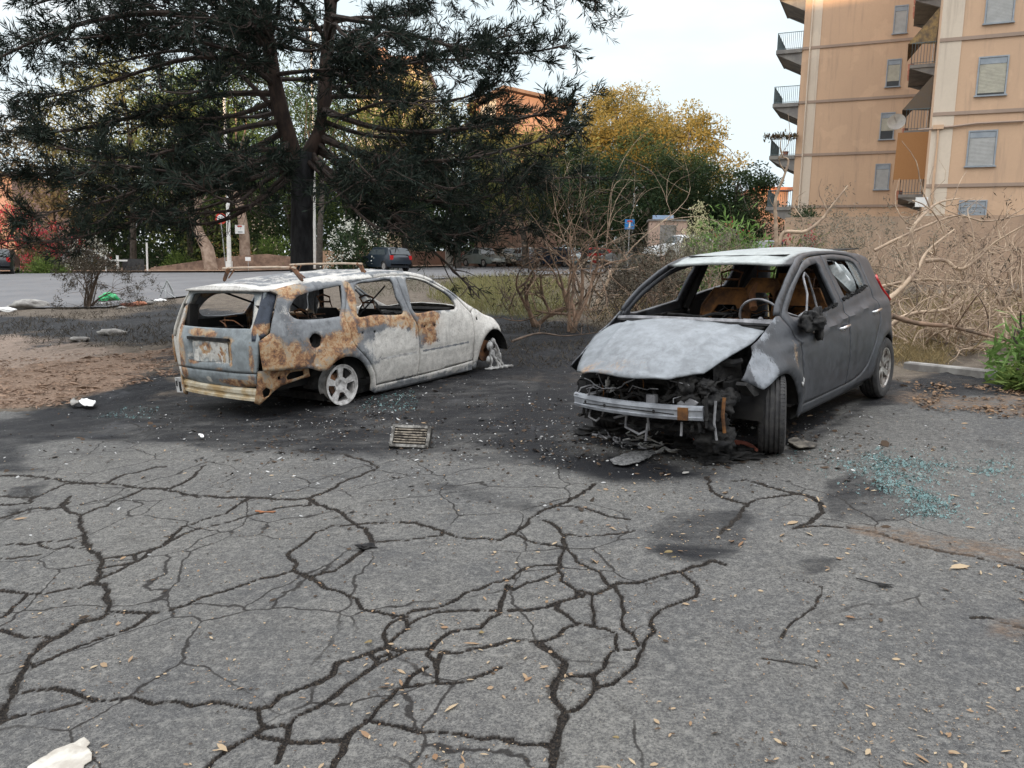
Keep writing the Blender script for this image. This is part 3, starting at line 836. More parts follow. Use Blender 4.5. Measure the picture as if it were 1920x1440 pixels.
def quad_strip_wheel(parent, c, r, rim_r, wdt, out, steer=0, tyre=True, spokes=5, rimmat=None, tread=False, style='star'):
    """wheel as a child Empty-less pair: rim mesh with tyre and disc as its children; out = +1 left, -1 right"""
    rimmat = rimmat or M_alloy
    mb = MB()
    hw = wdt/2
    mb.lathe([(rim_r*.93, -hw*.9), (rim_r*.86, -hw*.5), (rim_r*.84, hw*.5), (rim_r*.93, hw*.75), (rim_r*1.02, hw*.82), (rim_r*1.02, hw*.92), (rim_r*.95, hw*.90), (rim_r*.90, hw*.70)], (0, 0, 0), 'Y', 48)
    # face with openings
    holes = []
    for i in range(spokes):
        q = 2*math.pi*(i+.5)/spokes
        hp = [(-.13, .38), (.13, .38), (.33, .76), (.17, .86), (-.17, .86), (-.33, .76)] if style == 'star' else [(-.09, .30), (.09, .30), (.20, .55), (.32, .82), (0, .90), (-.32, .82), (-.20, .55)]
        k5 = 5/spokes if style == 'star' else 5.2/spokes
        holes.append([(rim_r*(a*k5*math.cos(q)-b*math.sin(q)), rim_r*(a*k5*math.sin(q)+b*math.cos(q))) for a, b in hp])
    disc = [(rim_r*.965*math.cos(2*math.pi*i/40), rim_r*.965*math.sin(2*math.pi*i/40)) for i in range(40)]

    def fm(a, b):
        rr = np.hypot(a, b)/rim_r
        y = hw*(.62+.22*np.clip(rr, 0, 1)**2) - .012*np.exp(-(rr/.13)**2)*3
        return np.stack([a, y, b], -1)
    V = [Vector(p) for p in disc]; E = [(i, (i+1) % 40) for i in range(40)]
    for h_ in holes:
        b0 = len(V); V += [Vector(p) for p in h_]; E += [(b0+i, b0+(i+1) % len(h_)) for i in range(len(h_))]
    for ri in (.12, .25, .42, .6, .75):
        for i in range(int(40*ri)+5):
            q = 2*math.pi*i/(int(40*ri)+5); p = (rim_r*ri*math.cos(q), rim_r*ri*math.sin(q))
            if all(poly_sd(np.array([p[0]]), np.array([p[1]]), h_)[0] < -.006 for h_ in holes): V.append(Vector(p))
    r_ = delaunay_2d_cdt(V, E, [], 0, 1e-6)
    co = np.array([tuple(v) for v in r_[0]]); tri = np.array([f for f in r_[2] if len(f) == 3]); c_ = co[tri].mean(1)
    k = np.ones(len(tri), bool)
    for h_ in holes: k &= pin(h_, c_[:, 0], c_[:, 1]) < 0
    tri = tri[k]
    p3 = fm(co[:, 0], co[:, 1]); p3b = p3.copy(); p3b[:, 1] -= .022
    mb.add(p3, [tuple(t) for t in tri]); mb.add(p3b, [tuple(t[::-1]) for t in tri])
    # spoke side walls
    for h_ in holes:
        q = np.array(h_); a = fm(q[:, 0], q[:, 1]); b = a.copy(); b[:, 1] -= .022
        m_ = len(q); mb.add(list(a)+list(b), [(i, (i+1) % m_, m_+(i+1) % m_, m_+i) for i in range(m_)])
    for i in range(5):
        q = 2*math.pi*i/5+.3; mb.lathe([(0.001, hw*.66), (.011, hw*.66), (.011, hw*.72), (.001, hw*.73)], (.055*math.cos(q), 0, .055*math.sin(q)), 'Y', 8)
    rim = mb.build('wheel', rimmat, parent, True, 35)
    rim.location = c
    rim.rotation_euler = (0, 0, steer + (0 if out > 0 else math.pi))
    # brake disc
    d = MB().lathe([(.03, -.02), (.125, -.02), (.125, .005), (.06, .01), (.05, .03), (.001, .03)], (0, 0, 0), 'Y', 32)
    d.box((.09, -.005, .07), (.07, .06, .12), 0, 0, .6)
    d.build('brake_disc', M_rusttube if not tyre else M_dark, rim, True)
    if tyre:
        t = MB()
        pr = [(rim_r*.98, -hw*.85), (rim_r*1.06, -hw*1.0), (r*.80, -hw*1.08), (r*.93, -hw*1.0), (r*.985, -hw*.80)]
        gro = [-.55, -.2, .2, .55]
        for g_ in gro:
            pr += [(r, hw*(g_-.07)), (r-.009, hw*(g_-.05)), (r-.009, hw*(g_+.05)), (r, hw*(g_+.07))]
        pr += [(r*.985, hw*.80), (r*.93, hw*1.0), (r*.80, hw*1.08), (rim_r*1.06, hw*1.0), (rim_r*.98, hw*.85)]
        t.lathe(pr, (0, 0, 0), 'Y', 72)
        if tread:
            for i in range(60):
                q = 2*math.pi*i/60
                for s_ in (-1, 1):
                    M = Matrix.Rotation(-q, 3, 'Y')
                    cc = M @ Vector((r*.992, 0, 0))
                    vs = []
                    for a, b, c2 in [(-1, -1, -1), (1, -1, -1), (1, 1, -1), (-1, 1, -1), (-1, -1, 1), (1, -1, 1), (1, 1, 1), (-1, 1, 1)]:
                        vs.append(M @ Vector((r-.002+.0045*c2 - (.010 if b*s_ > 0 else 0), s_*hw*.78+b*hw*.17, a*.0095+b*s_*.004)))
                    t.add(vs, [(0, 1, 2, 3), (4, 7, 6, 5), (0, 4, 5, 1), (1, 5, 6, 2), (2, 6, 7, 3), (3, 7, 4, 0)])
        t.build('tyre', M_tyre, rim, True, 30)
    return rim


def arch_liner(mb, cx, cz, r, y0, y1):
    n = 16; vs = []
    for y in (y0, y1):
        for i in range(n+1):
            q = math.pi*(.02+.96*i/n); vs.append((cx+r*math.cos(q), y, cz+r*math.sin(q)))
    mb.add(vs, [(i, i+1, n+2+i, n+1+i) for i in range(n)])
    # inner wall
    b = [(cx, y0, cz-.1)]+vs[:n+1]
    mb.add(b, [(0, i, i+1) for i in range(1, n+1)])


def seat(parent, x, y, z, mt, wdt=.46, h=.62, lean=.25, cush=None):
    """burnt-out seat frame: sheet back pan with an opening, tubes and springs"""
    root = MB()
    H = h

    def bk(a, b): return (x-b*lean, y+a, z+.18+b)
    # back pan ring
    outer = [(-.42*wdt, 0), (.42*wdt, 0), (.5*wdt, .25*H), (.5*wdt, .72*H), (.30*wdt, .98*H), (-.30*wdt, .98*H), (-.5*wdt, .72*H), (-.5*wdt, .25*H)]
    inner = [(-.22*wdt, .2*H), (.22*wdt, .2*H), (.30*wdt, .35*H), (.28*wdt, .62*H), (.18*wdt, .74*H), (-.18*wdt, .74*H), (-.28*wdt, .62*H), (-.30*wdt, .35*H)]
    for dx in (0, .03):
        vs = [(bk(a, b)[0]-dx, bk(a, b)[1], bk(a, b)[2]) for a, b in outer+inner]
        root.add(vs, [(i, (i+1) % 8, 8+(i+1) % 8, 8+i) for i in range(8)])
    root.tube([bk(a, b) for a, b in outer+[outer[0]]], .014, 6)
    for i in range(4):
        zz = (.28+.12*i)*H; root.tube([bk(-.3*wdt, zz), bk(-.1*wdt, zz-.02), bk(.1*wdt, zz+.015), bk(.3*wdt, zz)], .005, 4)
    o = root.build('seat_back', mt, parent, False)
    hd = MB()
    for s_ in (-.09, .09): hd.tube([bk(s_, .95*H), bk(s_, 1.12*H)], .007, 5)
    hd.tube([bk(-.09, 1.12*H), bk(-.11, 1.22*H), bk(0, 1.27*H), bk(.11, 1.22*H), bk(.09, 1.12*H), bk(-.09, 1.12*H)], .012, 6)
    hd.build('headrest', M_rusttube, parent)
    cs = MB()
    q = [(x+.02, y-.45*wdt, z+.16), (x+.45, y-.45*wdt, z+.20), (x+.45, y+.45*wdt, z+.20), (x+.02, y+.45*wdt, z+.16)]
    cs.tube(q+[q[0]], .016, 6)
    for i in range(6):
        xx = x+.06+.065*i; cs.tube([(xx, y-.44*wdt, z+.17), (xx+.02, y, z+.15), (xx, y+.44*wdt, z+.17)], .005, 4)
    for a in (-.4, .4): cs.box((x+.24, y+a*wdt, z+.08), (.40, .03, .12))
    cs.build('seat_cushion_frame', cush or M_rusttube, parent)
    return o


def clutter(parent, name, box, n, mt, seed, r=(.006, .02), L=.3):
    rs = random.Random(seed); mb = MB()
    x0, x1, y0, y1, z0, z1 = box
    for i in range(n):
        p = Vector((rs.uniform(x0, x1), rs.uniform(y0, y1), rs.uniform(z0, z1))); pts = [p]
        d = Vector((rs.gauss(0, 1), rs.gauss(0, 1), rs.gauss(0, .7))).normalized()
        for k in range(5):
            d = (d+Vector((rs.gauss(0, .5), rs.gauss(0, .5), rs.gauss(0, .5)-.15))).normalized()
            p = p+d*L/5; p = Vector((min(max(p.x, x0), x1), min(max(p.y, y0), y1), min(max(p.z, z0), z1))); pts.append(p)
        mb.tube(pts, rs.uniform(*r), 5)
    return mb.build(name, mt, parent)


def lump(name, c, d, mt, parent=None, seed=0, sub=4, amp=.25, fr=6):
    """irregular molten lump"""
    import bmesh
    from mathutils import noise
    bm = bmesh.new(); bmesh.ops.create_icosphere(bm, subdivisions=sub, radius=1)
    for v in bm.verts:
        q = v.co.copy()
        k = 1+amp*noise.fractal(q*fr/4+Vector((seed*7.1, seed*3.3, 0)), .8, 2.1, 5)*1.6
        v.co = Vector((q.x*d[0]*k, q.y*d[1]*k, q.z*d[2]*k))
    me = bpy.data.meshes.new(name); bm.to_mesh(me); bm.free()
    me.polygons.foreach_set('use_smooth', np.ones(len(me.polygons), bool))
    o = link(name, me, mt, parent); o.location = c
    return o

# ------------------------------------------------------------------ burnt estate car
def build_wagon():
    mid = [(0, .76), (.1, .80), (.25, .845), (.42, .872), (.50, .885), (.62, .880), (.75, .882), (.86, .865), (.93, .835), (1.2, .735), (1.30, .69), (1.36, .62), (1.42, .55)]
    k_ = lambda k, top=None: [(z, y*(k if z < 1.0 or top is None else top)) for z, y in mid]
    Fd = Field([(-1.2, k_(.70, .80)), (-1.0, k_(.80, .88)), (-.92, k_(.86, .93)), (-.80, k_(.935, .96)), (-.55, k_(.985)), (-.2, mid), (1.9, mid),
                (2.2, [(0, .78), (.5, .875), (.7, .86), (.80, .82), (.9, .76), (1.1, .73)]), (2.55, [(0, .76), (.5, .855), (.62, .835), (.735, .75), (.9, .69)]),
                (2.8, [(0, .74), (.45, .82), (.58, .78), (.655, .71), (.8, .64)]), (3.05, [(0, .60), (.45, .70), (.53, .62), (.6, .56)]), (3.3, [(0, .45), (.5, .45), (.7, .4)])])

    def flare(x, z):
        d = np.hypot(x-.05, z-.19)
        f = .016*np.exp(-((d-.44)/.055)**2)*(z > .0) + .02*sst(.47, .36, d)
        d2 = np.hypot(x-2.66, z-.17)
        f += .014*np.exp(-((d2-.40)/.05)**2)
        f -= .007*np.exp(-((z-.432)/.018)**2)*((x > .5) & (x < 2.15))
        f -= .012*np.exp(-(((x-.395)/.09)**2+((z-.74)/.035)**2)) + .012*np.exp(-(((x-1.37)/.09)**2+((z-.707)/.035)**2))
        f += (vnoise(x+5, z+3, 6, 12, 3)-.5)*.012
        return f
    YW = lambda x, z: Fd(x, z)+flare(x, z)

    def smap(sg, off=0):
        def f(a, b): return np.stack([a, sg*(YW(a, b)+off), b], -1)
        return f
    MT = burnt_mat('burnt_estate_steel', (.175, .185, .195), (.10, .105, .115), (.66, .64, .60))
    R_side = blobs([(-.45, 1.25, .25, .10, .75), (-.85, .64, .18, .26, 1.05), (-.62, .66, .16, .14, .7), (-.55, .56, .35, .10, .85), (-.1, .70, .40, .12, .95), (-.2, .52, .25, .12, 1.0), (.12, .80, .12, .25, .95), (.28, 1.1, .08, .25, 1.0),
                    (.45, .86, .30, .07, 1.0), (.9, .82, .25, .12, .95), (1.4, .72, .30, .18, .95), (1.35, .55, .18, .14, .9), (1.25, .86, .12, .05, .8), (1.1, .70, .08, .14, .8), (-.75, 1.0, .08, .3, .35), (-.6, .85, .1, .3, .35)])
    W_side = blobs([(1.7, .62, .22, .25, 1.2), (.85, .45, .35, .25, 1.1), (1.6, .30, 1.1, .22, 1.15), (2.1, .6, .45, .4, 1.1), (2.7, .62, .5, .3, 1.3), (.75, .55, .42, .22, 1.0), (.6, .25, .5, .2, .8), (.4, 1.33, 1.4, .035, .9), (1.6, 1.27, .5, .06, .9), (1.7, 1.15, .5, .08, .6), (-.62, .98, .1, .28, .42), (2.0, .9, .2, .1, 1), (-.35, .475, .06, .03, .6), (-.32, .73, .14, .13, .45)])
    K_side = blobs([(-.30, .98, .35, .05, .25)])

    def at_side(p):
        x, z = p[:, 0], p[:, 2]
        return np.stack([R_side(x, z), W_side(x, z), K_side(x, z), np.ones(len(x))], -1)

    def at_in(p):
        z = np.zeros(len(p)); return np.stack([z+.35, z+.1, z+.8, z+1], -1)
    car = thing('burnt_estate_car', 'burnt-out estate car, rusty and ash white, with two roof bars, on the left', 'burnt car',
                mat=car_frame(-2.4572, 8.9, .9403))
    # wagon outlines
    gut = [(2.19, .90), (2.0, 1.01), (1.77, 1.15), (1.545, 1.277), (1.29, 1.345), (.94, 1.372), (.48, 1.372), (0, 1.345), (-.43, 1.30), (-.62, 1.272)]
    frame_o = sm([(2.33, .835, 1)]+gut+[(-.70, 1.262, 1), (-.62, 1.22, 1), (-.76, .98), (-.815, .86, 1), (-.925, .79, 1), (-.925, .64), (-.915, .50, 1), (-.71, .486), (-.445, .468), (-.40, .452, 1),
                 (-.33, .423), (-.25, .405, 1), (-.20, .43), (-.11, .495), (.04, .522), (.21, .472), (.33, .352), (.40, .22), (.415, .09, 1), (.50, .04, 1), (1.3, .03), (2.15, .045), (2.215, .06, 1), (2.215, .17, 1),
                 (1.77, .15), (1.18, .13), (.50, .128, 1), (.425, .315), (.32, .462), (.157, .634), (.130, .813), (.102, .928), (.20, 1.10), (.30, 1.272, 1),
                 (.60, 1.302), (.94, 1.322), (1.25, 1.308), (1.52, 1.245), (1.77, 1.12), (1.96, 1.0), (2.215, .79, 1)])
    qwin = sm([(-.567, 1.044), (-.50, 1.125), (-.43, 1.175), (-.33, 1.205), (-.091, 1.236), (.20, 1.262, 1), (.14, 1.091), (.043, .944, 1), (-.2, .941), (-.44, .955), (-.535, .985)])
    fuel = [(-.337+.078*math.cos(q)*(1+.1*math.sin(5*q)), .735+.075*math.sin(q)) for q in np.linspace(0, 2*math.pi, 16, False)]
    rdoor = sm([(.308, 1.27, 1), (.205, 1.10), (.108, .928), (.137, .813), (.163, .636), (.325, .467), (.43, .32), (.505, .135, 1), (.8, .135), (1.174, .135, 1), (1.182, .25), (1.172, .546), (1.153, .735), (1.085, .876), (1.05, 1.083), (1.047, 1.312, 1), (.94, 1.314), (.6, 1.296)])
    rdw = sm([(.402, 1.248), (.66, 1.275), (.90, 1.285), (.965, 1.255), (.950, 1.079), (.963, .890), (.516, .915), (.29, .915), (.318, 1.045)])
    fdoor = sm([(1.059, 1.312, 1), (1.062, 1.083), (1.097, .876), (1.165, .735), (1.184, .546), (1.194, .25), (1.186, .135, 1), (1.77, .156), (2.208, .178, 1), (2.203, .5), (2.205, .785, 1), (1.955, .995), (1.765, 1.112), (1.515, 1.238), (1.25, 1.30)])
    fdw = sm([(1.20, 1.272), (1.326, 1.272), (1.507, 1.218), (1.749, 1.088), (1.87, .985), (1.885, .865), (1.441, .876), (1.153, .884), (1.153, 1.062), (1.17, 1.20)])
    fend = sm([(2.225, .06, 1), (2.213, .5), (2.215, .78, 1), (2.34, .828), (2.54, .735), (2.80, .657), (2.95, .585), (3.05, .52, 1), (2.93, .515, 1), (2.905, .45, 1), (2.85, .485), (2.757, .516), (2.604, .526), (2.474, .471), (2.395, .376), (2.343, .231), (2.31, .12, 1), (2.28, .06, 1)])
    sq = lambda x, z, a, b: [(x-a, z-b), (x+a, z-b), (x+a, z+b), (x-a, z+b)]
    for sg in (-1, 1):
        out = (0, sg, 0)
        far = sg > 0
        at = at_in if far else at_side
        fr = panel('body_frame', frame_o, [qwin] + ([] if far else [fuel]), smap(sg), MT, car, out, .035, .02, at_side)
        for nm, ol, wn, hs_ in (('door', rdoor, rdw, [(.304, .743), (.486, .735)]), ('door', fdoor, fdw, [(1.286, .711), (1.457, .704)])):
            hh = [] if far else [sq(a, b, .017, .012) for a, b in hs_]
            d = panel(nm, ol, [wn]+hh, smap(sg), MT, car, out, .03, .03, at_side)
            d['label'] = 'rusty and white rear side door' if ol is rdoor else 'ash white front side door with orange scorch'
            if not far:
                # burnt rubbing strip with pin holes
                x0, x1, z0 = (.54, 1.13, .425) if ol is rdoor else (1.24, 2.1, .425)
                s_ = MB(); k = 24
                for i in range(k):
                    xa = x0+(x1-x0)*i/k; xb = x0+(x1-x0)*(i+1)/k
                    ya, yb = -(YW(xa, z0)+.004), -(YW(xb, z0)+.004)
                    h1 = .010+.004*math.sin(i*1.7)
                    s_.add([(xa, ya, z0-h1), (xb, yb, z0-h1), (xb, yb, z0+h1), (xa, ya, z0+h1)], [(0, 1, 2, 3)])
                s_.build('door_trim', M_ashwhite if ol is rdoor else MT, d)
                # lock backing inside the handle recess
                MB().box((hs_[0][0]+.09, -(float(YW(hs_[0][0]+.09, hs_[0][1]))-.03), hs_[0][1]), (.26, .02, .09)).build('lock', M_dark, d)
        fe = panel('fender', fend, [] if far else [sq(2.315, .70, .022, .018)], smap(sg), MT, car, out, .03, .012, at_side)
    # fuel filler
    pipe = MB().lathe([(.075, -.86), (.07, -.80), (.04, -.78), (.035, -.70)], (-.337, 0, .735), 'Y', 16)
    pipe.build('fuel_filler', M_dark, car, True)
    # roof
    gx = [q[0] for q in gut[::-1]]; gz_ = [q[1] for q in gut[::-1]]
    ze = lambda x: np.interp(x, gx, gz_)-.004
    zc = lambda x: np.interp(x, [-.85, -.7, -.3, .3, .8, 1.2, 1.45], [1.305, 1.322, 1.358, 1.392, 1.402, 1.388, 1.350])
    YR = lambda x: Fd(x, ze(x))-.004

    def rmap(a, b):
        ye = YR(a); t = np.clip(np.abs(b)/ye, 0, 1)
        z = ze(a)+(zc(a)-ze(a))*(1-t**2.4)
        z = z - .010*(np.abs(np.sin(b*math.pi/.19)) > .93)*(np.abs(b) < .5)*(a > -.5)*(a < 1.2) + (vnoise(a+9, b+9, 4, 4, 3)-.5)*.02*(1-t**4)
        return np.stack([a, b, z], -1)
    xr = np.linspace(-.80, 1.36, 40)
    ro = [(x, -float(YR(max(x, -.66)))+(.07 if x < -.75 else .02 if x < -.70 else 0)) for x in xr] + [(1.40, y) for y in np.linspace(-.40, .40, 9)] + [(x, float(YR(max(x, -.66)))-(.07 if x < -.75 else .02 if x < -.70 else 0)) for x in xr[::-1]]

    def at_roof(p):
        x, y = p[:, 0], p[:, 1]; e = sst(.42, .6, np.abs(y))
        w_ = np.maximum(.35+.5*vnoise(x*6, y*1.2, 1.5, 8, 4)-.2, np.maximum(sst(-.62, -.74, x)*1.2, e*.95))
        return np.stack([.15*sst(.3, -.6, x)+.1, w_, .25+0*x, 1+0*x], -1)
    panel('roof', ro, [], rmap, MT, car, (0, 0, 1), .04, .02, at_roof)
    # hood
    hx = np.linspace(2.30, 3.0, 14)
    hz = lambda x: np.interp(x, [2.19, 2.33, 2.54, 2.80, 2.95, 3.05], [.86, .83, .735, .657, .585, .52])
    HY = lambda x: Fd(x, hz(x))-.012
    ho = [(x, -float(HY(x))) for x in hx]+[(3.10, -.3), (3.12, 0), (3.10, .3)]+[(x, float(HY(x))) for x in hx[::-1]]+[(2.22, .35), (2.20, 0), (2.22, -.35)]

    def hmap(a, b): return np.stack([a, b, hz(a)+.05*(1-np.clip(np.abs(b)/.75, 0, 1)**2)-.02*sst(2.7, 3.1, a)], -1)
    at_w = lambda p: np.stack([0*p[:, 0]+.1, 0*p[:, 0]+.8, 0*p[:, 0]+.1, 1+0*p[:, 0]], -1)
    panel('hood', ho, [], hmap, MT, car, (0, 0, 1), .05, .012, at_w)
    # tailgate
    XT = lambda z, y: np.interp(z, [.1, .2, .5, .75, .86, 1.25, 1.32], [-.95, -.96, -.985, -.985, -.95, -.775, -.745])+.065*np.abs(y/.75)**3
    tmap = lambda a, b: np.stack([XT(b, a), a, b], -1)

    def tmap2(a, b):
        x = XT(b, a)
        x = x + .028*(sst(.0, .02, np.minimum(np.minimum(a+.36, .36-a), np.minimum(b-.54, .795-b))))
        x = x + (vnoise(a+4, b+4, 5, 13, 3)-.5)*.015
        return np.stack([x, a, b], -1)
    hw = [(.472, .66), (.60, .705), (.78, .725), (.88, .69), (1.0, .665), (1.15, .655), (1.262, .66)]
    to = sm([(-.67, .472, 1)]+[(-y, z) for z, y in hw[1:-1]]+[(-.655, 1.268, 1), (0, 1.285), (.655, 1.268, 1)]+[(y, z) for z, y in hw[1:-1]][::-1]+[(.67, .472, 1)])
    gl = sm([(-.595, .915), (-.595, 1.0), (-.55, 1.16), (-.535, 1.205), (-.47, 1.235), (0, 1.245), (.47, 1.235), (.535, 1.205), (.56, 1.14), (.60, .99), (.59, .915), (.50, .905), (0, .90), (-.52, .905)])
    Rt = blobs([(.56, .62, .12, .22, .95), (.60, .9, .1, .3, .8), (.22, .85, .20, .045, 1.1), (0, .84, .15, .05, .9), (.1, .66, .12, .07, 1.25), (-.2, .68, .09, .05, .8), (-.33, .66, .05, .13, 1.3), (-.30, .78, .13, .05, .8), (-.63, .62, .05, .22, .7), (.3, .54, .12, .025, .9),
                (0, 1.27, .5, .03, .7), (-.62, 1.1, .08, .12, .4), (-.15, .49, .12, .03, .5)])
    Wt = blobs([(.66, .66, .07, .5, 1.2), (.64, 1.1, .1, .25, .6), (-.62, 1.05, .08, .25, .6), (0, 1.275, .8, .02, .9), (-.15, .57, .2, .025, .9), (.34, .60, .1, .06, .6), (-.62, .88, .1, .05, .4), (-.22, .60, .12, .05, .6)])
    Kt = blobs([(.4, .60, .10, .14, .30)])

    def at_tail(p):
        y, z = p[:, 1], p[:, 2]
        return np.stack([Rt(y, z), Wt(y, z), Kt(y, z), 1+0*y], -1)
    MTt = burnt_mat('burnt_tailgate_steel', (.20, .225, .235), (.125, .14, .15), grain=.6)
    tg = panel('tailgate', to, [gl], tmap2, MTt, car, (-1, 0, 0), .026, .03, at_tail)
    hd = MB()
    hd.box((-.972, .02, .790), (.03, .70, .030))
    hd.build('handle_recess', M_char, tg)
    # number plate: blank warped pressing
    def pmap(a, b): return np.stack([XT(b, a)+.014+.006*(vnoise(a*3+5, b*3, 9, 3, 3)-.5)-.003*((vnoise(a+3, b, 26, 15, 1) > .55) & (np.abs(a) < .27)), a, b], -1)
    plo = sm([(-.30, .548, 1), (0, .552), (.31, .545, 1), (.315, .66, 1), (.305, .765, 1), (0, .768), (-.295, .762, 1)])
    panel('number_plate', plo, [], pmap, burnt_mat('burnt_plate', (.30, .32, .32), (.22, .23, .23), (.62, .61, .57)), tg, (-1, 0, 0), .012, .004,
          lambda p: np.stack([.3+.9*np.exp(-((p[:, 1]-.08)/.09)**2-((p[:, 2]-.68)/.07)**2)+.8*np.exp(-((p[:, 1]+.2)/.06)**2-((p[:, 2]-.66)/.08)**2), .25+.5*(vnoise(p[:, 1]+3, p[:, 2], 26, 15, 2) > .5), 0*p[:, 0], 1+0*p[:, 0]], -1))
    lo = sm([(-.64, .34, 1), (-.665, .464, 1), (0, .464), (.665, .464, 1), (.65, .345, 1), (.3, .315), (0, .305), (-.3, .31)])
    Rl = blobs([(-.4, .36, .3, .05, 1.0), (.55, .42, .1, .08, 1.0), (.12, .40, .06, .06, .0), (-.6, .42, .08, .06, .7)])
    Wl = blobs([(.66, .42, .07, .2, 1.1), (.08, .37, .05, .035, .9)])
    panel('tailgate_lower', lo, [], lambda a, b: np.stack([XT(b, a)+.004+.03*sst(.40, .31, b), a, b], -1), MTt, car, (-1, 0, 0), .026, .02,
          lambda p: np.stack([Rl(p[:, 1], p[:, 2]), Wl(p[:, 1], p[:, 2]), 0*p[:, 0], 1+0*p[:, 0]], -1))
    # empty lamp pockets in the rear corners
    for sg in (-1, 1):
        lp = sm([(-.60, 1.262, 1), (-.60, 1.215), (-.745, .98), (-.80, .855), (-.93, .79, 1), (-.955, .79, 1), (-.93, .9), (-.83, 1.1), (-.735, 1.262, 1)])
        l_ = panel('lamp_pocket', lp, [], lambda a, b, s=sg: np.stack([a, s*(YW(a, b)-.055), b], -1), burnt_mat('lamp_pocket_steel', (.05, .06, .08), (.03, .032, .04)), car, (0, sg, 0), .03, .01,
                   lambda p, s=sg: np.stack([.9*np.exp(-((p[:, 2]-.9)/.07)**2), (.15 if s < 0 else 1.1)+0*p[:, 0], .2+0*p[:, 0], 1+0*p[:, 0]], -1))
    # bumper crossmember, brackets
    bb = MB()
    n = 24
    prof = [(.325, 0.02), (.30, -.005), (.265, -.004), (.255, .012), (.235, .012), (.225, -.006), (.20, -.006), (.19, .03)]
    vs = []
    for i in range(n+1):
        y = .68-1.32*i/n
        for z, dx in prof: vs.append((float(XT(np.array(.3), np.array(y)))+dx+.02, y, z-.012*(i/n)))
    K = len(prof); bb.add(vs, [(i*K+j, i*K+j+1, (i+1)*K+j+1, (i+1)*K+j) for i in range(n) for j in range(K-1)])
    beam = bb.build('bumper_beam', M_yelsteel, car)
    br = MB()
    br.prism([(.64, .18), (.76, .17), (.78, .33), (.66, .335)], 0, .06, lambda a, y, b: (-.93+y, a, b))
    brk = br.build('bumper_bracket', M_ashwhite, car)
    hk = MB(); hk.prism([(.66, .20), (.69, .19), (.70, .29), (.675, .295)], -.005, .05, lambda a, y, b: (-.932+y, a, b))
    hk.prism([(.735, .24), (.75, .24), (.75, .30), (.735, .30)], -.005, .05, lambda a, y, b: (-.932+y, a, b)); hk.build('bracket_hole', M_dark, brk)
    # rusty lower side structure where the bumper is gone
    at_r = lambda p: np.stack([.8+0*p[:, 0], .1+0*p[:, 0], 0*p[:, 0], 1+0*p[:, 0]], -1)
    for sg in (-1, 1):
        pol = sm([(-.92, .492, 1), (-.40, .462, 1), (-.38, .37, 1), (-.52, .352), (-.70, .32), (-.78, .275, 1), (-.90, .15, 1), (-.945, .18, 1), (-.93, .34, 1)])
        hls = [] if sg > 0 else [sm([(-.86, .215), (-.82, .235), (-.815, .30), (-.85, .325), (-.885, .29)]), sm([(-.745, .385), (-.715, .385), (-.715, .42), (-.745, .42)]), sm([(-.64, .37), (-.45, .39), (-.45, .435), (-.62, .44)], .03)]
        panel('bumper_bracket', pol, hls, lambda a, b, s=sg: np.stack([a, s*(YW(a, b)-.075), b], -1), MT, car, (0, sg, 0), .03, .015, at_r)
    MB().box((-.55, -.62, .38), (.6, .02, .24)).build('inner_panel', M_dark, car)
    # underbody, arches, engine, bulkheads
    ub = MB()
    ub.box((1.15, 0, .10), (2.6, 1.40, .08)); ub.box((-.55, 0, .34), (.70, 1.15, .10)); ub.box((-.55, 0, .26), (.4, .8, .16))
    for sx, cx in ((.0, .04), (0, 2.64)):
        for sg in (-1, 1): arch_liner(ub, cx, .20, .34, sg*.56, sg*.80)
    ub.box((2.62, 0, .36), (.75, 1.0, .36)); ub.box((2.24, 0, .5), (.04, 1.4, .5))
    ub.build('underbody', M_char, car)
    # interior
    ins = MB()
    ins.box((2.0, 0, .70), (.22, 1.36, .18)); ins.tube([(2.02, -.66, .84), (2.0, .66, .84)], .03)
    ins.build('dashboard', M_dark, car)
    sw = MB(); ring = [(1.60+.05*math.sin(q), .38+.18*math.cos(q), .80+.17*math.sin(q)) for q in np.linspace(0, 2*math.pi, 25)]
    sw.tube(ring, .012, 6, False); sw.tube([(1.62, .38, .80), (1.9, .38, .70)], .02); sw.build('steering_wheel', M_dark, car)
    for y in (-.37, .37): seat(car, 1.12, y, .16, M_dark, .50, .60, .35, M_dark)
    seat(car, .18, -.30, .20, M_dark, .62, .50, .35, M_dark); seat(car, .18, .32, .20, M_dark, .62, .50, .35, M_dark)
    pl = MB()
    for sg in (-1, 1):
        pl.tube([(.20, sg*.74, .9), (.28, sg*.62, 1.27)], .03); pl.tube([(1.14, sg*.74, .9), (1.06, sg*.62, 1.29)], .03)
        pl.box((.55, sg*.76, .55), (.9, .03, .62)); pl.box((1.65, sg*.77, .50), (.9, .03, .55)); pl.box((-.45, sg*.66, .68), (.8, .03, .52))
        pl.box((-.80, sg*.60, .82), (.10, .12, .60), 0, 0, .15)
    pl.tube([(.3, .62, 1.22), (.7, .2, .72)], .012); pl.tube([(.95, -.6, 1.2), (.55, -.3, .70)], .010); pl.tube([(-.5, .45, 1.24), (.2, -.1, .85)], .012)
    pl.box((-.3, 0, .55), (1.1, 1.2, .03))
    pl.build('inner_trim', M_dark, car)
    clutter(car, 'burnt_wiring', (-.85, 1.9, -.55, .55, .55, .85), 60, M_char, 4, (.006, .018), .5)
    clutter(car, 'loose_steel', (-.8, .3, -.5, .5, .60, .95), 14, M_rusttube, 5, (.005, .012), .6)
    # wheels
    quad_strip_wheel(car, (0.03, -.73, .215), .3, .215, .17, -1, 0, False, 5, M_rimwhite)
    quad_strip_wheel(car, (0.03, .73, .215), .3, .215, .17, 1, 0, False, 5, M_rimwhite)
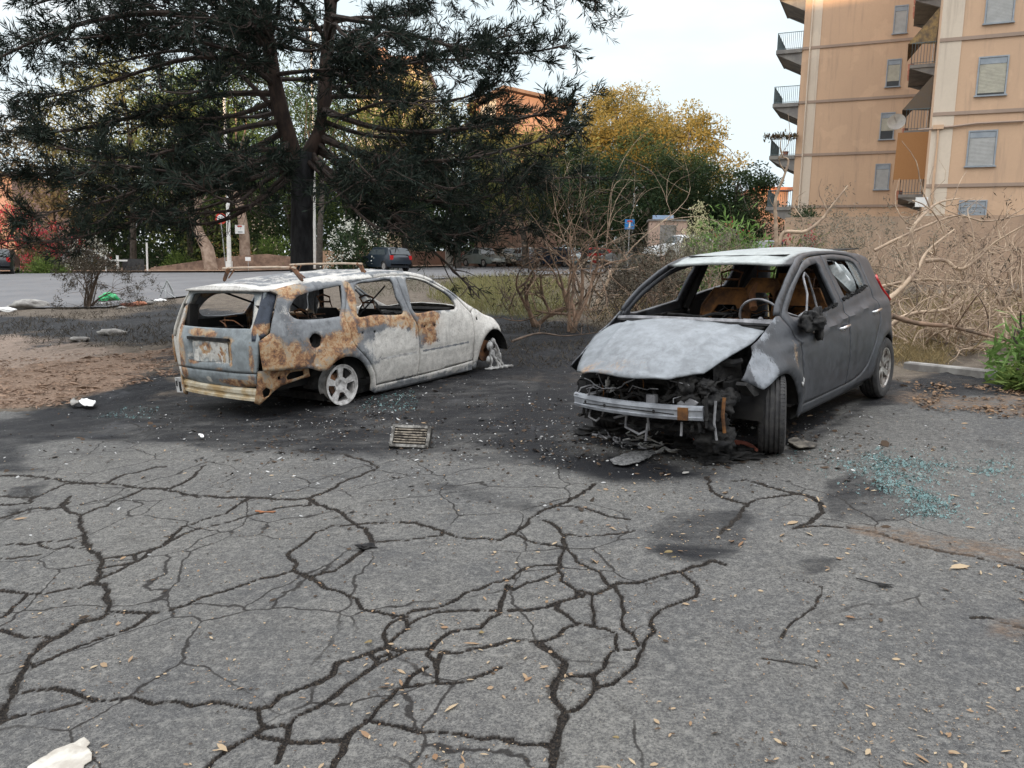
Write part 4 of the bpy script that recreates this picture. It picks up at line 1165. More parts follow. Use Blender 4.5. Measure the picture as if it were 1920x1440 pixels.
    quad_strip_wheel(car, (2.64, .73, .215), .3, .215, .17, 1, 0, False, 5, M_rimwhite)
    # molten front wheel
    fw = MB().lathe([(.03, -.02), (.14, -.02), (.14, .01), (.06, .015), (.05, .04), (.001, .04)], (2.64, -.66, .24), 'Y', 32)
    fw.tube([(2.64, -.5, .3), (2.6, -.55, .55)], .03)
    hub = fw.build('brake_disc', M_rusttube, car, True)
    ml = MB(); rs = random.Random(3)
    for i in range(7):
        a = rs.uniform(-.08, .14); top = rs.uniform(.22, .42)
        pts = [(2.66+a, -.76, top)]
        for k in range(5):
            pts.append((pts[-1][0]+rs.uniform(-.03, .04), -.76-rs.uniform(-.01, .05)-.01*k, max(.012, pts[-1][2]-top/4.6)))
        ml.tube(pts, [.010, .016, .020, .015, .017, .010], 7)
    for i in range(5):
        x0 = 2.5+i*.08; ml.tube([(x0, -.78, .02), (x0+.06, -.84-.03*i, .014), (x0+.15, -.86, .012)], [.012, .016, .006], 6)
    for (xx, zz, rr) in ((2.66, .30, .07), (2.70, .20, .06), (2.63, .12, .06), (2.72, .36, .045)):
        ml.lathe([(.001, -.785), (rr*.7, -.78), (rr, -.755), (rr*.8, -.74)], (xx, 0, zz), 'Y', 9)
    ml.build('molten_rim', M_ashwhite, hub, True, 60)
    # roof bars
    for x, tilt in ((-.30, .02), (.62, -.02)):
        m_ = MB(); z = 1.475
        m_.tube([(x, -.60, z-.01), (x, -.3, z), (x, .3, z), (x, .64, z-.005)], .0115, 8)
        bar = m_.build('roof_bar', simple('bare_roof_bar', (.34, .25, .18), (.46, .38, .30), 6, .7), car)
        ft = MB()
        for sg in (-1, 1):
            ye = float(YR(np.array(x)))
            ft.tube([(x, sg*.52, z-.01), (x+.01, sg*.56, z-.02), (x+.02, sg*(ye-.005), 1.35), (x+.02, sg*(ye+.012), 1.33)], [.02, .026, .022, .012], 6)
            ft.tube([(x+.05, sg*.50, z-.02), (x+.07, sg*(ye-.01), 1.36)], .008, 5)
        ft.build('bar_foot', M_rusttube, bar)
    return car


# ------------------------------------------------------------------ burnt hatchback
def build_hatch():
    mid = [(0, .70), (.15, .76), (.30, .82), (.45, .842), (.58, .852), (.75, .848), (.88, .832), (.97, .805), (1.03, .775), (1.2, .685), (1.38, .585), (1.45, .54), (1.5, .5)]
    k_ = lambda k, top=None: [(z, y*(k if z < 1.0 or top is None else top)) for z, y in mid]
    Fd = Field([(-.9, k_(.5, .45)), (-.66, k_(.72, .66)), (-.55, k_(.84, .76)), (-.42, k_(.90, .84)), (-.2, k_(.965, .93)), (.1, k_(.995, .985)), (.4, mid), (1.6, mid),
                (2.05, [(0, .70), (.15, .76), (.3, .81), (.55, .85), (.75, .845), (.93, .805), (1.05, .735), (1.2, .66), (1.35, .60)]),
                (2.30, [(0, .7), (.2, .80), (.55, .845), (.75, .84), (.88, .80), (.97, .745), (1.05, .69), (1.2, .64)]),
                (2.55, [(0, .7), (.2, .79), (.55, .845), (.70, .83), (.80, .785), (.87, .73), (.935, .685), (1.03, .66)]),
                (2.80, [(0, .7), (.2, .78), (.50, .835), (.63, .81), (.74, .75), (.80, .71), (.85, .69), (.95, .66)]), (3.05, [(0, .65), (.2, .72), (.5, .78), (.6, .765), (.66, .745), (.75, .68)]),
                (3.3, [(0, .55), (.2, .60), (.5, .64), (.66, .60), (.75, .55)])], blur=2)

    def flare(x, z):
        f = .020*np.exp(-((np.hypot(x-0, z-.29)-.38)/.05)**2) + .022*np.exp(-((np.hypot(x-2.525, z-.27)-.385)/.055)**2)
        cz = np.interp(x, [-.3, 0, .3, .48, 1.28, 1.96, 2.5], [.945, .955, .963, .957, .897, .84, .79])
        wgt = sst(-.4, -.1, x)*sst(2.75, 2.2, x)
        f += wgt*(.017*np.exp(-((z-cz+.008)/.022)**2)-.019*np.exp(-((z-cz-.045)/.035)**2))
        f -= .016*np.exp(-(((x-1.25)/.07)**2+((z-.83)/.03)**2)) + .016*np.exp(-(((x-.335)/.07)**2+((z-.893)/.03)**2))
        f -= .018*np.exp(-(((x-2.82)/.12)**2+((z-.70)/.035)**2))
        f += (vnoise(x+5, z+3, 5, 32, 3)-.5)*.008
        return f
    YW = lambda x, z: Fd(x, z)+flare(x, z)

    def smap(sg, off=0):
        def f(a, b): return np.stack([a, sg*(YW(a, b)+off), b], -1)
        return f
    MT = burnt_mat('scorched_grey_steel', (.050, .053, .060), (.031, .033, .038), (.27, .29, .32), .46, (.010, .010, .012), .35)
    Rs = blobs([(2.30, .72, .05, .16, .35), (2.2, .5, .05, .2, .2), (1.9, .33, .5, .05, .15)])
    Ws = blobs([(2.78, .66, .16, .16, 1.0), (2.62, .90, .25, .05, .55), (2.45, 1.0, .2, .05, .5), (2.34, .72, .03, .10, .45), (.05, .98, .09, .05, .35), (1.6, .96, .05, .05, .3), (1.2, .99, .08, .05, .25)])
    Ks = blobs([(1.9, .93, .12, .12, .8), (1.0, 1.25, .25, .25, .45), (2.0, 1.15, .5, .08, .3), (2.05, 1.25, .4, .1, .0), (.7, 1.09, .5, .02, .7), (1.6, 1.02, .4, .02, .8)])

    def at_side(p):
        x, z = p[:, 0], p[:, 2]
        return np.stack([Rs(x, z), Ws(x, z), Ks(x, z), 1+0*x], -1)
    car = thing('burnt_hatchback', 'dark grey burnt-out hatchback with ash grey hood and missing front bumper, on the right', 'burnt car', mat=car_frame(3.0425, 8.4011, 4.0096))
    apil = [(2.32, 1.095), (2.16, 1.20), (1.96, 1.305), (1.79, 1.378)]
    gut = [(1.60, 1.436), (1.37, 1.462), (1.04, 1.470), (.58, 1.455), (.20, 1.425), (-.10, 1.39)]
    frame_o = sm([(2.34, 1.03, 1), (2.375, 1.03, 1)]+apil+gut+[(-.36, 1.345, 1), (-.44, 1.24), (-.50, 1.13, 1), (-.44, 1.105, 1), (-.55, .98, 1), (-.60, .93), (-.625, .75), (-.63, .5), (-.58, .30), (-.42, .25, 1), (-.345, .28, 1), (-.34, .40), (-.27, .52), (-.14, .60), (0, .635), (.14, .61), (.27, .52), (.335, .42), (.36, .30), (.37, .25, 1),
                 (.60, .235), (1.2, .215), (2.06, .20), (2.125, .20, 1), (2.12, .288, 1), (1.5, .298), (.84, .312), (.575, .388), (.412, .558), (.30, .70), (.236, .80), (.215, .90), (.232, 1.0), (.235, 1.11), (.20, 1.24), (.175, 1.33, 1), (.381, 1.405), (.727, 1.438), (1.112, 1.442), (1.41, 1.427), (1.695, 1.352), (2.085, 1.186), (2.318, 1.022, 1)])
    rdoor = sm([(.19, 1.335, 1), (.215, 1.25), (.25, 1.11), (.247, 1.0), (.23, .90), (.25, .805), (.312, .705), (.425, .566), (.585, .398), (.845, .324), (1.109, .306, 1), (1.112, .75), (1.125, 1.03), (1.11, 1.21), (1.06, 1.433, 1), (.727, 1.429), (.385, 1.395)])
    rdw = sm([(.98, 1.385), (.70, 1.385), (.48, 1.367), (.33, 1.325), (.305, 1.22), (.34, 1.125, 1), (.682, 1.095), (1.0, 1.06, 1), (1.0, 1.21)])
    fdoor = sm([(1.072, 1.433, 1), (1.122, 1.21), (1.137, 1.03), (1.124, .75), (1.121, .306, 1), (1.5, .306), (2.108, .298, 1), (2.168, .545), (2.198, .78), (2.30, .985, 1), (2.298, 1.018), (2.078, 1.176), (1.69, 1.342), (1.405, 1.418)])
    fdw = sm([(2.20, 1.03), (2.02, 1.155), (1.746, 1.285), (1.49, 1.350), (1.24, 1.375), (1.22, 1.35), (1.245, 1.24), (1.255, 1.035, 1), (1.5, 1.012), (1.873, .985), (2.08, .985)])
    fend = sm([(2.325, 1.02, 1), (2.31, .985), (2.21, .78), (2.18, .545), (2.12, .295), (2.135, .20, 1), (2.185, .22, 1), (2.19, .30), (2.22, .38), (2.31, .495), (2.42, .580), (2.54, .615), (2.66, .61), (2.76, .582), (2.86, .545, 1), (3.05, .635, 1), (2.92, .715), (2.82, .785), (2.79, .842, 1), (2.66, .885), (2.54, .935), (2.44, .985), (2.375, 1.02, 1)])
    for sg in (1, -1):
        out = (0, sg, 0)
        panel('body_frame', frame_o, [], smap(sg), MT, car, out, .035, .02, at_side)
        for ol, wn, hx, hz_ in ((rdoor, rdw, .335, .893), (fdoor, fdw, 1.25, .832)):
            d = panel('door', ol, [wn], smap(sg), MT, car, out, .03, .03, at_side)
            if sg > 0:
                h_ = MB(); yy = float(YW(np.array(hx), np.array(hz_)))
                h_.tube([(hx-.105, yy+.012, hz_+.004), (hx-.09, yy+.034, hz_+.006), (hx, yy+.040, hz_), (hx+.085, yy+.034, hz_-.008), (hx+.10, yy+.012, hz_-.010)], [.010, .012, .0125, .012, .010], 8)
                h_.tube([(hx-.02, yy+.015, hz_-.035), (hx-.02, yy+.022, hz_-.038)], [.012, .010], 8)
                h_.build('handle', M_chrome, d, True)
                # burnt rubber hanging on the window sill
                rs = random.Random(int(hx*99)); bs = MB(); x0, x1 = ((.36, 1.10) if ol is rdoor else (1.28, 1.88))
                for k in range(60):
                    xx = rs.uniform(x0, x1); zz = (1.118-(xx-.34)*.085 if ol is rdoor else 1.03-(xx-1.28)*.075); y_ = float(YW(np.array(xx), np.array(zz)))
                    bs.box((xx, y_+.006, zz+rs.uniform(-.012, .008)), (rs.uniform(.02, .07), rs.uniform(.010, .02), rs.uniform(.006, .016)), rs.uniform(-.5, .5), 0, rs.uniform(-.4, .4))
                bs.build('burnt_window_seal', M_char, d)
                if ol is rdoor:
                    g_ = panel('window_glass', inset(sm([(.50, 1.365, 1), (.33, 1.323), (.305, 1.22), (.34, 1.125, 1), (.50, 1.112, 1)]), .0), [], smap(1, -.012), M_glass, d, out, .05, .003)
                else:
                    # loose window guide
                    gd = MB().tube([(2.18, .70, 1.03), (1.98, .72, .98), (1.86, .74, 1.02), (1.80, .72, 1.15), (1.74, .66, 1.28), (1.66, .64, 1.31), (1.58, .64, 1.27), (1.50, .66, 1.12), (1.46, .68, 1.0)], .009, 6)
                    gd.build('window_guide', M_steelgrey, d, True)
        fe = panel('fender', fend, [], smap(sg), MT, car, out, .028, .010, at_side)
    # mirror
    mo = lump('melted_mirror', (2.0, .84, .965), (.15, .07, .075), M_char, car, 14, 4, .42, 5)
    mo['label'] = 'melted black door mirror sagging on the door'
    lump('melted_mirror_drip', (1.90, .875, .89), (.05, .025, .10), M_char, mo, 15, 3, .4, 5).location = (-.09, .03, -.09)
    # roof
    g2 = ([(1.79, 1.378)]+gut+[(-.36, 1.345)])[::-1]
    ze = lambda x: np.interp(x, [q[0] for q in g2], [q[1] for q in g2])-.003
    zc = lambda x: np.interp(x, [-.45, -.3, .1, .6, 1.1, 1.5, 1.88], [1.385, 1.42, 1.475, 1.503, 1.503, 1.478, 1.400])
    YR = lambda x: Fd(x, ze(x))-.003

    def rmap(a, b):
        ye = YR(np.minimum(a, 1.78)); t = np.clip(np.abs(b)/ye, 0, 1)
        z = ze(a)+(zc(a)-ze(a))*(1-t**2.4)-.007*((np.abs(np.abs(b)-.24) < .012)*(a > -.2)*(a < 1.6))
        return np.stack([a, b, z+(vnoise(a+3, b+8, 4, 6, 3)-.5)*.016*(1-t**4)], -1)
    xr = np.linspace(-.30, 1.76, 36)
    ro = [(x, -float(YR(x))) for x in xr]+[(1.84, y) for y in np.linspace(-.42, .42, 9)]+[(x, float(YR(x))) for x in xr[::-1]]+[(-.35, .3), (-.36, 0), (-.35, -.3)]
    MR = burnt_mat('ash_grey_roof', (.27, .29, .29), (.20, .215, .215), (.38, .41, .40), .55, grain=.25)
    at_roof = lambda p: np.stack([.12+0*p[:, 0], .35+.35*sst(1.0, 1.8, p[:, 0])-.4*sst(.42, .56, np.abs(p[:, 1])), .15+.8*sst(.44, .56, np.abs(p[:, 1])), 1+0*p[:, 0]], -1)
    panel('roof', ro, [], rmap, MR, car, (0, 0, 1), .04, .02, at_roof)
    # hood
    ZC = lambda x: np.interp(x, [2.35, 2.60, 2.85, 3.05, 3.25, 3.40, 3.47], [1.03, 1.005, .945, .875, .785, .70, .64])
    CR = lambda x: np.interp(x, [2.4, 2.8, 3.1, 3.3, 3.45], [.09, .11, .17, .22, .20])

    def hmap(a, b):
        z = ZC(a)-CR(a)*(np.abs(b)/.68)**2.1 + (vnoise(a+1, b+2, 3.2, 16, 4)-.5)*.020 + .014*np.exp(-((np.abs(b)-np.interp(a, [2.5, 3.4], [.50, .30]))/.022)**2)*sst(3.40, 3.1, a) - .012*np.exp(-((a-3.36)/.02)**2)
        return np.stack([a, b, z], -1)
    ho = sm([(2.50, -.665, 1), (2.60, -.675), (2.78, -.675), (2.98, -.63), (3.16, -.57), (3.30, -.50, 1), (3.38, -.36), (3.425, -.18), (3.445, 0), (3.42, .2), (3.35, .36), (3.20, .53, 1), (2.95, .62), (2.78, .675), (2.60, .675), (2.50, .665, 1), (2.60, .42), (2.63, 0), (2.60, -.42)])
    MH = burnt_mat('ash_grey_hood', (.18, .195, .21), (.135, .145, .155), (.28, .30, .315), .5, (.05, .055, .06), .5)

    def at_hood(p):
        x, y = p[:, 0], p[:, 1]
        return np.stack([.42*sst(3.12, 3.42, x)*(.5+.5*sst(.3, -.5, y)), .10+.28*vnoise(x, y, 1.6, 3, 3), .5*np.exp(-(((x-2.62)/.1)**2+((y-.52)/.12)**2)), 1+0*x], -1)
    panel('hood', ho, [], hmap, MH, car, (0, 0, 1), .026, .012, at_hood)
    # cowl and windscreen frame
    cw = MB()
    pts = [(2.40, -.69, .965), (2.53, -.5, .985), (2.60, -.2, .995), (2.61, .2, .995), (2.53, .5, .985), (2.40, .69, .965)]
    cw.tube(pts, .022, 6); cw.add([Vector(p)+Vector((0, 0, -.01)) for p in pts]+[Vector(p)+Vector((-.25, 0, -.06)) for p in pts], [(i, i+1, 7+i, 6+i) for i in range(5)])
    cw.build('cowl', M_steelgrey, car, True)
    # rear: tailgate (seen from inside), lamp
    xe = lambda z: np.interp(z, [.25, .5, .75, .95, 1.1, 1.38], [-.60, -.62, -.60, -.55, -.48, -.34])
    tmap = lambda a, b: np.stack([xe(b)-.05*(1-np.abs(a/.66)**2), a, b], -1)
    tg = panel('tailgate', sm([(-.56, .30, 1), (-.60, .75), (-.58, .97), (-.50, 1.12), (-.42, 1.34, 1), (.42, 1.34, 1), (.50, 1.12), (.58, .97), (.60, .75), (.56, .30, 1)]), [], tmap, MT, car, (-1, 0, 0), .05, .03, at_side)
    rp = panel('rear_bumper', sm([(-.60, .26, 1), (-.62, .55), (.62, .55), (.60, .26, 1)]), [], lambda a, b: np.stack([-.68+.10*np.abs(a/.62)**4, a, b], -1), MT, car, (-1, 0, 0), .06, .02, at_side)
    for sg in (1, -1):
        tl = sm([(-.22, 1.17), (-.40, 1.185), (-.545, 1.03), (-.57, .93), (-.46, .93), (-.30, 1.06)])
        t_ = panel('tail_light', tl, [], smap(sg, .022), M_red, car, (0, sg, 0), .03, .03)
    # underbody
    ub = MB()
    ub.box((1.1, 0, .22), (2.0, 1.45, .10)); ub.box((-.2, 0, .33), (.8, 1.1, .14)); ub.box((-.45, 0, .45), (.3, 1.1, .4))
    for cx in (0, 2.525):
        for sg in (-1, 1): arch_liner(ub, cx, .29, .345, sg*.54, sg*.82)
    ub.build('underbody', M_dark, car)
    ip = MB()
    for sg in (-1, 1):
        ip.box((1.6, sg*.75, .62), (.9, .03, .62)); ip.box((.7, sg*.75, .66), (.75, .03, .66)); ip.box((-.2, sg*.68, .72), (.7, .03, .6))
        ip.tube([(1.14, sg*.72, .95), (1.12, sg*.53, 1.38)], .04); ip.tube([(.16, sg*.69, 1.0), (.10, sg*.50, 1.34)], .04)
    ip.box((-.2, 0, .70), (.5, 1.2, .03)); ip.box((.65, 0, 1.455), (1.9, .9, .01))
    ip.build('inner_trim', M_dark, car)
    ds = MB(); ds.box((2.20, 0, .80), (.20, 1.30, .16)); ds.tube([(2.24, -.62, .90), (2.22, .62, .90)], .03, 6); ds.box((2.28, 0, .58), (.05, 1.35, .6))
    ds.build('dashboard', M_char, car)
    ring = [(1.86+.07*math.sin(q), .36+.185*math.cos(q), .945+.165*math.sin(q)) for q in np.linspace(0, 2*math.pi, 29)]
    sw = MB().tube(ring, .010, 6, False); sw.tube([(1.86, .36, .94), (2.15, .36, .82)], .022)
    sw.tube([(1.86-.01, .20, .93), (1.87, .36, .93), (1.86, .52, .93)], .008); sw.build('steering_wheel', M_steelgrey, car, True)
    # seats: orange rusted backs
    for y, xx in ((-.34, 1.22), (.36, 1.18)): seat(car, xx, y, .34, M_orust, .50, .62, .38, M_orust)
    for y in (-.36, .0, .38): seat(car, .28, y, .42, M_orust, .46, .58, .3, M_rusttube)
    MB().box((.02, .18, 1.0), (.03, .9, .46), 0, 0, -.3).build('rear_backrest_sheet', M_orust, car)
    cs = MB().box((1.45, 0, .58), (.5, .18, .22)); cs.tube([(1.62, .02, .66), (1.58, .02, .84), (1.55, .0, .90)], .02); cs.tube([(1.25, .05, 1.20), (1.30, .03, 1.1), (1.42, .10, .98)], [.012, .03, .035], 6)
    cs.build('console', M_rusttube, car)
    clutter(car, 'burnt_wiring', (.3, 2.1, -.6, .6, .5, .95), 50, M_char, 11, (.006, .015), .5)
    # white scorched cloth hanging in the rear side window
    cv = []
    n = 14
    for i in range(n+1):
        for j in range(9):
            t = i/n; u = j/8
            cv.append((.90-.42*t+.30*(u-.5)*(1-t*.8), .62+.035*math.sin(u*11+t*3)+.05*t, 1.36-.26*t*(1+.3*u)-.02*math.sin(u*9)))
    cb = MB().add(cv, [(i*9+j, i*9+j+1, (i+1)*9+j+1, (i+1)*9+j) for i in range(n) for j in range(8)])
    cl_ = cb.build('scorched_cloth', simple('white_cloth', (.72, .74, .74), (.50, .54, .55), 20, .8), None, True, 80)
    cl_.matrix_world = car.matrix_world
    meta(cl_, 'white scorched cloth hanging inside the rear side window of the grey hatchback', 'cloth')
    # wheels
    quad_strip_wheel(car, (0, .755, .30), .30, .195, .175, 1, 0, True, 6, M_alloy, False, 'petal')
    quad_strip_wheel(car, (0, -.755, .30), .30, .195, .175, -1, 0, True, 6, M_alloy, False, 'petal')
    quad_strip_wheel(car, (2.525, .745, .30), .30, .195, .185, 1, math.radians(23), True, 6, M_alloy, True, 'petal')
    quad_strip_wheel(car, (2.525, -.745, .30), .30, .195, .185, -1, math.radians(23), True, 6, M_alloy, True, 'petal')
    # front: crash beam
    bb = MB(); n = 20; vs = []
    prof = [(.462, -.03), (.468, .0), (.462, .022), (.438, .028), (.432, .018), (.392, .018), (.386, .028), (.366, .022), (.358, 0), (.362, -.03)]
    for i in range(n+1):
        y = -.54+1.10*i/n; xx = 3.36-.10*abs(y/.55)**2.2
        for z, dx in prof: vs.append((xx+dx, y, z))
    K = len(prof); bb.add(vs, [(i*K+j, (i+1)*K+j, (i+1)*K+(j+1) % K, i*K+(j+1) % K) for i in range(n) for j in range(K)])
    bb.add(vs[:K], [tuple(range(K))]); bb.add(vs[-K:], [tuple(range(K))[::-1]])
    beam = bb.build('bumper_beam', simple('beam_steel', (.34, .36, .39), (.20, .21, .23), 8, .5, .2, .3, .006), car)
    hh = MB()
    for y in (-.40, -.20, .22): hh.lathe([(.001, 0), (.013, 0), (.013, .004)], (3.376-.10*abs(y/.55)**2.2, y, .412), 'X', 10, True)
    hh.box((3.40-.022, .0, .45-.038), (.008, .78, .006)); hh.build('beam_slot', M_dark, beam)
    pt = MB().prism([(.40, .366), (.47, .366), (.47, .456), (.40, .456)], 0, .01, lambda a, y, b: (3.385-.10*abs(a/.55)**2.2+y, a, b)); pt.build('rusty_plate', M_orust, beam)
    bk = MB().box((3.30, .17, .49), (.05, .07, .06)); bk.box((3.10, .40, .42), (.4, .06, .09)); bk.box((3.10, -.40, .42), (.4, .06, .09))
    bk.prism([(.36, .47), (.50, .46), (.52, .49), (.44, .53)], 0, .02, lambda a, y, b: (3.26+y, a, b)); bk.build('beam_bracket', M_steelgrey, beam)
    # slam panel, radiator support, engine
    fr = MB()
    fr.box((3.15, 0, .60), (.05, 1.05, .05)); fr.box((3.18, 0, .27), (.06, 1.0, .04)); fr.box((3.12, -.50, .45), (.05, .05, .35)); fr.box((3.12, .50, .45), (.05, .05, .35))
    fr.box((3.05, 0, .44), (.03, .9, .34)); fr.box((2.70, .60, .56), (.6, .05, .08)); fr.box((2.70, -.60, .56), (.6, .05, .08))
    fr.build('front_frame', M_char, car)
    en = MB(); en.box((2.80, .05, .46), (.42, .85, .34)); en.box((2.80, .1, .66), (.34, .5, .06)); en.lathe([(.001, 0), (.06, 0), (.06, .12), (.001, .12)], (2.92, -.28, .54), 'Y', 14); en.box((2.75, -.38, .56), (.26, .20, .18))
    en.build('engine', M_char, car)
    wv = burnt_mat('headlight_well', (.05, .06, .075), (.025, .03, .035), grain=.3)
    well = MB(); q = [(3.00, .50, .74), (2.76, .60, .74), (2.76, .62, .50), (3.04, .52, .46)]
    well.add(q, [(0, 1, 2, 3)]); well.build('headlight_well', M_char, car); well = MB(); q = [(3.0, -.50, .74), (2.76, -.60, .74), (2.76, -.62, .50), (3.04, -.52, .46)]; well.add(q, [(3, 2, 1, 0)])
    well.build('headlight_well', M_char, car)
    lipm = MB().tube([(2.98, .44, .70), (2.92, .52, .735), (2.88, .60, .72), (2.84, .65, .74)], [.02, .035, .03, .02], 7); lipm.build('headlight_bowl', M_char, car, True)
    clutter(car, 'engine_wiring', (2.85, 3.26, -.52, .58, .28, .62), 120, M_char, 21, (.006, .016), .42)
    clutter(car, 'loose_wire', (3.05, 3.33, -.5, .45, .46, .66), 16, M_steelgrey, 22, (.003, .006), .35)
    clutter(car, 'bare_wire', (3.1, 3.3, -.5, .1, .44, .62), 5, M_orust, 27, (.003, .006), .3)
    wc = MB().tube([(3.20, -.28, .49), (3.20, -.28, .575)], .019, 10); wc.tube([(3.20, -.28, .575), (3.2, -.27, .60)], .007); wc.box((3.20, -.24, .515), (.03, .02, .05)); wc.build('valve_body', M_ashwhite, car)
    for i, (c, d) in enumerate([((3.20, .40, .60), (.09, .08, .09)), ((3.16, .52, .58), (.07, .06, .06)), ((3.18, .42, .50), (.10, .09, .08)), ((3.10, .55, .46), (.10, .12, .09)), ((3.14, .50, .34), (.10, .16, .10)), ((3.10, .56, .20), (.10, .14, .10)), ((3.02, .62, .50), (.08, .08, .06))]):
        lump('charred_lump', c, d, M_char, car, i+3, 4, .30, 7)
    dp = MB()
    for a in [[(3.22, -.42, .36), (3.26, -.42, .28), (3.25, -.36, .25), (3.2, -.33, .29), (3.2, -.32, .36)], [(3.28, -.06, .36), (3.30, -.06, .25), (3.30, .06, .21), (3.28, .13, .25), (3.28, .12, .36)], [(3.28, -.03, .35), (3.3, -.16, .31)],
              [(3.2, .62, .50), (3.22, .62, .35), (3.20, .63, .22)], [(3.28, .40, .34), (3.29, .40, .24)], [(3.3, .13, .30), (3.31, .12, .17)]]: MB().tube(a, .010, 6).build('hanging_bracket', M_steelgrey, car, True)
    gl = MB().tube([(3.15, .66, .52), (3.17, .66, .40), (3.16, .67, .27)], .014, 6); gl.build('drive_rod', M_orust, car)
    sb = MB().tube([(2.6, .60, .32), (2.9, .45, .24), (2.6, -.2, .24), (2.9, -.45, .24)], .025, 7); sb.box((2.62, .62, .32), (.10, .10, .16)); sb.build('suspension_arm', M_char, car)
    lo = MB().prism([(2.86, .545), (3.04, .62), (3.06, .60), (2.98, .54), (2.92, .50), (2.84, .50)], .70, .78); lo.build('fender_bracket', M_char, car)
    tab = lump('peeled_paint', (2.21, .855, .50), (.028, .008, .035), M_ashwhite, car, 5, 3, .4)
    return car


wagon = build_wagon()
hatch = build_hatch()

# ------------------------------------------------------------------ roads
def sheet(name, pix, mt, dz, kind='structure', step=1.2, label=None, cat=None):
    pw = [tuple(G(u, v).xy) if len(t) == 0 else (u, v) for u, v, *t in pix]
    return sheet_w(name, pw, mt, dz, kind, step, label, cat)


def sheet_w(name, pw, mt, dz, kind='structure', step=1.2, label=None, cat=None):
    V = []
    n = len(pw)
    for i in range(n):
        a, b = Vector(pw[i]), Vector(pw[(i+1) % n]); k = max(1, int((b-a).length/step))
        V += [a.lerp(b, j/k) for j in range(k)]
    ol = [tuple(v) for v in V]
    E = [(i, (i+1) % len(V)) for i in range(len(V))]
    xs = [p[0] for p in ol]; ys = [p[1] for p in ol]
    gx, gy = np.meshgrid(np.arange(min(xs), max(xs), step), np.arange(min(ys), max(ys), step))
    ok = pin(ol, gx.ravel(), gy.ravel()) > step*.3
    V += [Vector((a, b)) for a, b in zip(gx.ravel()[ok], gy.ravel()[ok])]
    r = delaunay_2d_cdt(V, E, [], 0, 1e-5)
    co = np.array([tuple(v) for v in r[0]]); tri = np.array([f for f in r[2] if len(f) == 3])
    c = co[tri].mean(1); tri = tri[pin(ol, c[:, 0], c[:, 1]) > 0]
    z = terr(co[:, 0], co[:, 1])+dz
    o = np_mesh(name, np.column_stack([co, z]), tri, mt, None, True)
    return meta(o, label, cat, None, kind)


def asphalt_mat(name, a, b_):
    m_, nt_, b = mat(name, .9, 0, .2); n = N(nt_); v = n.co('Object')
    c = n.mix(n.rng(n.noise(v, .5, 5, .6), .3, .7), a, b_)
    c = n.mix(n.rng(n.noise(v, 30, 3, .7), .4, .65, 0, .4), c, tuple(q*1.5 for q in a))
    vl = n.co('Object', (1, 4, 1)); c = n.mix(n.rng(n.noise(vl, 3, 6, .75), .58, .66, 0, .8), c, (.30, .22, .15))
    n.set(b, 'Base Color', c); return m_


M_road = asphalt_mat('road_asphalt', (.135, .135, .14), (.10, .10, .105))
road = sheet_w('road', [tuple(G(-420, 582).xy), tuple(G(0, 580).xy), tuple(G(200, 579).xy), tuple(G(330, 560).xy), tuple(G(560, 535).xy), tuple(G(760, 527).xy), tuple(G(900, 521).xy), tuple(G(1060, 516).xy), (8, 52), (16, 54), (30, 58),
                       (30, 74), (14, 74), (6, 72), tuple(G(900, 500).xy), tuple(G(700, 505.5).xy), tuple(G(430, 512.5).xy), tuple(G(0, 513).xy), tuple(G(-500, 513).xy)], M_road, .05)
M_earth = simple('earth', (.30, .19, .13), (.20, .13, .09), .8, .95, 0, .3, .05)
pav = sheet_w('pavement', [tuple(G(-500, 512).xy), tuple(G(0, 512).xy), tuple(G(430, 511.5).xy), tuple(G(700, 504.5).xy), tuple(G(830, 501).xy), (-4.5, 74), (-12, 80), (-40, 78), (-60, 70)], M_earth, .12)

# kerb on the right of the lot
M_conc = simple('weathered_concrete', (.30, .29, .27), (.17, .16, .15), 5, .9, 0, .5, .01)


def kerb(name, pts, w_, h, mt, label=None, cat=None, kind=None):
    mb = MB()
    pts = [Vector(p) for p in pts]; n = len(pts)
    L = []
    for i, p in enumerate(pts):
        t = (pts[min(i+1, n-1)]-pts[max(i-1, 0)]); t.z = 0; t.normalize(); s_ = Vector((-t.y, t.x, 0))
        z = tz(p.x, p.y)
        for a, b in ((-w_/2, -.1), (-w_/2, h-.015), (-w_/2+.015, h), (w_/2-.015, h), (w_/2, h-.015), (w_/2, -.1)): L.append((p.x+s_.x*a, p.y+s_.y*a, z+b))
    mb.add(L, [(i*6+j, i*6+j+1, (i+1)*6+j+1, (i+1)*6+j) for i in range(n-1) for j in range(5)])
    mb.add(L[:6], [tuple(range(6))]); mb.add(L[-6:], [tuple(range(6))[::-1]])
    o = mb.build(name, mt); return meta(o, label, cat, None, kind)


k0, k1 = G(1700, 693), G(2300, 758)
kerb('kerb', [Vector(k0).lerp(k1, i/10) for i in range(11)], .16, .09, M_conc, 'low concrete kerb edging the lot behind the grey hatchback', 'kerb')
k0, k1 = G(1000, 652), G(1120, 618)

# ------------------------------------------------------------------ unseen blocks added behind the viewer to shade the lot from the low sun
M_shadeblk = simple('shade_block_plaster', (.52, .42, .32), (.46, .37, .28), .3, .9)
M_win = simple('dark_window', (.04, .045, .05), (.06, .06, .06), 1, .3)


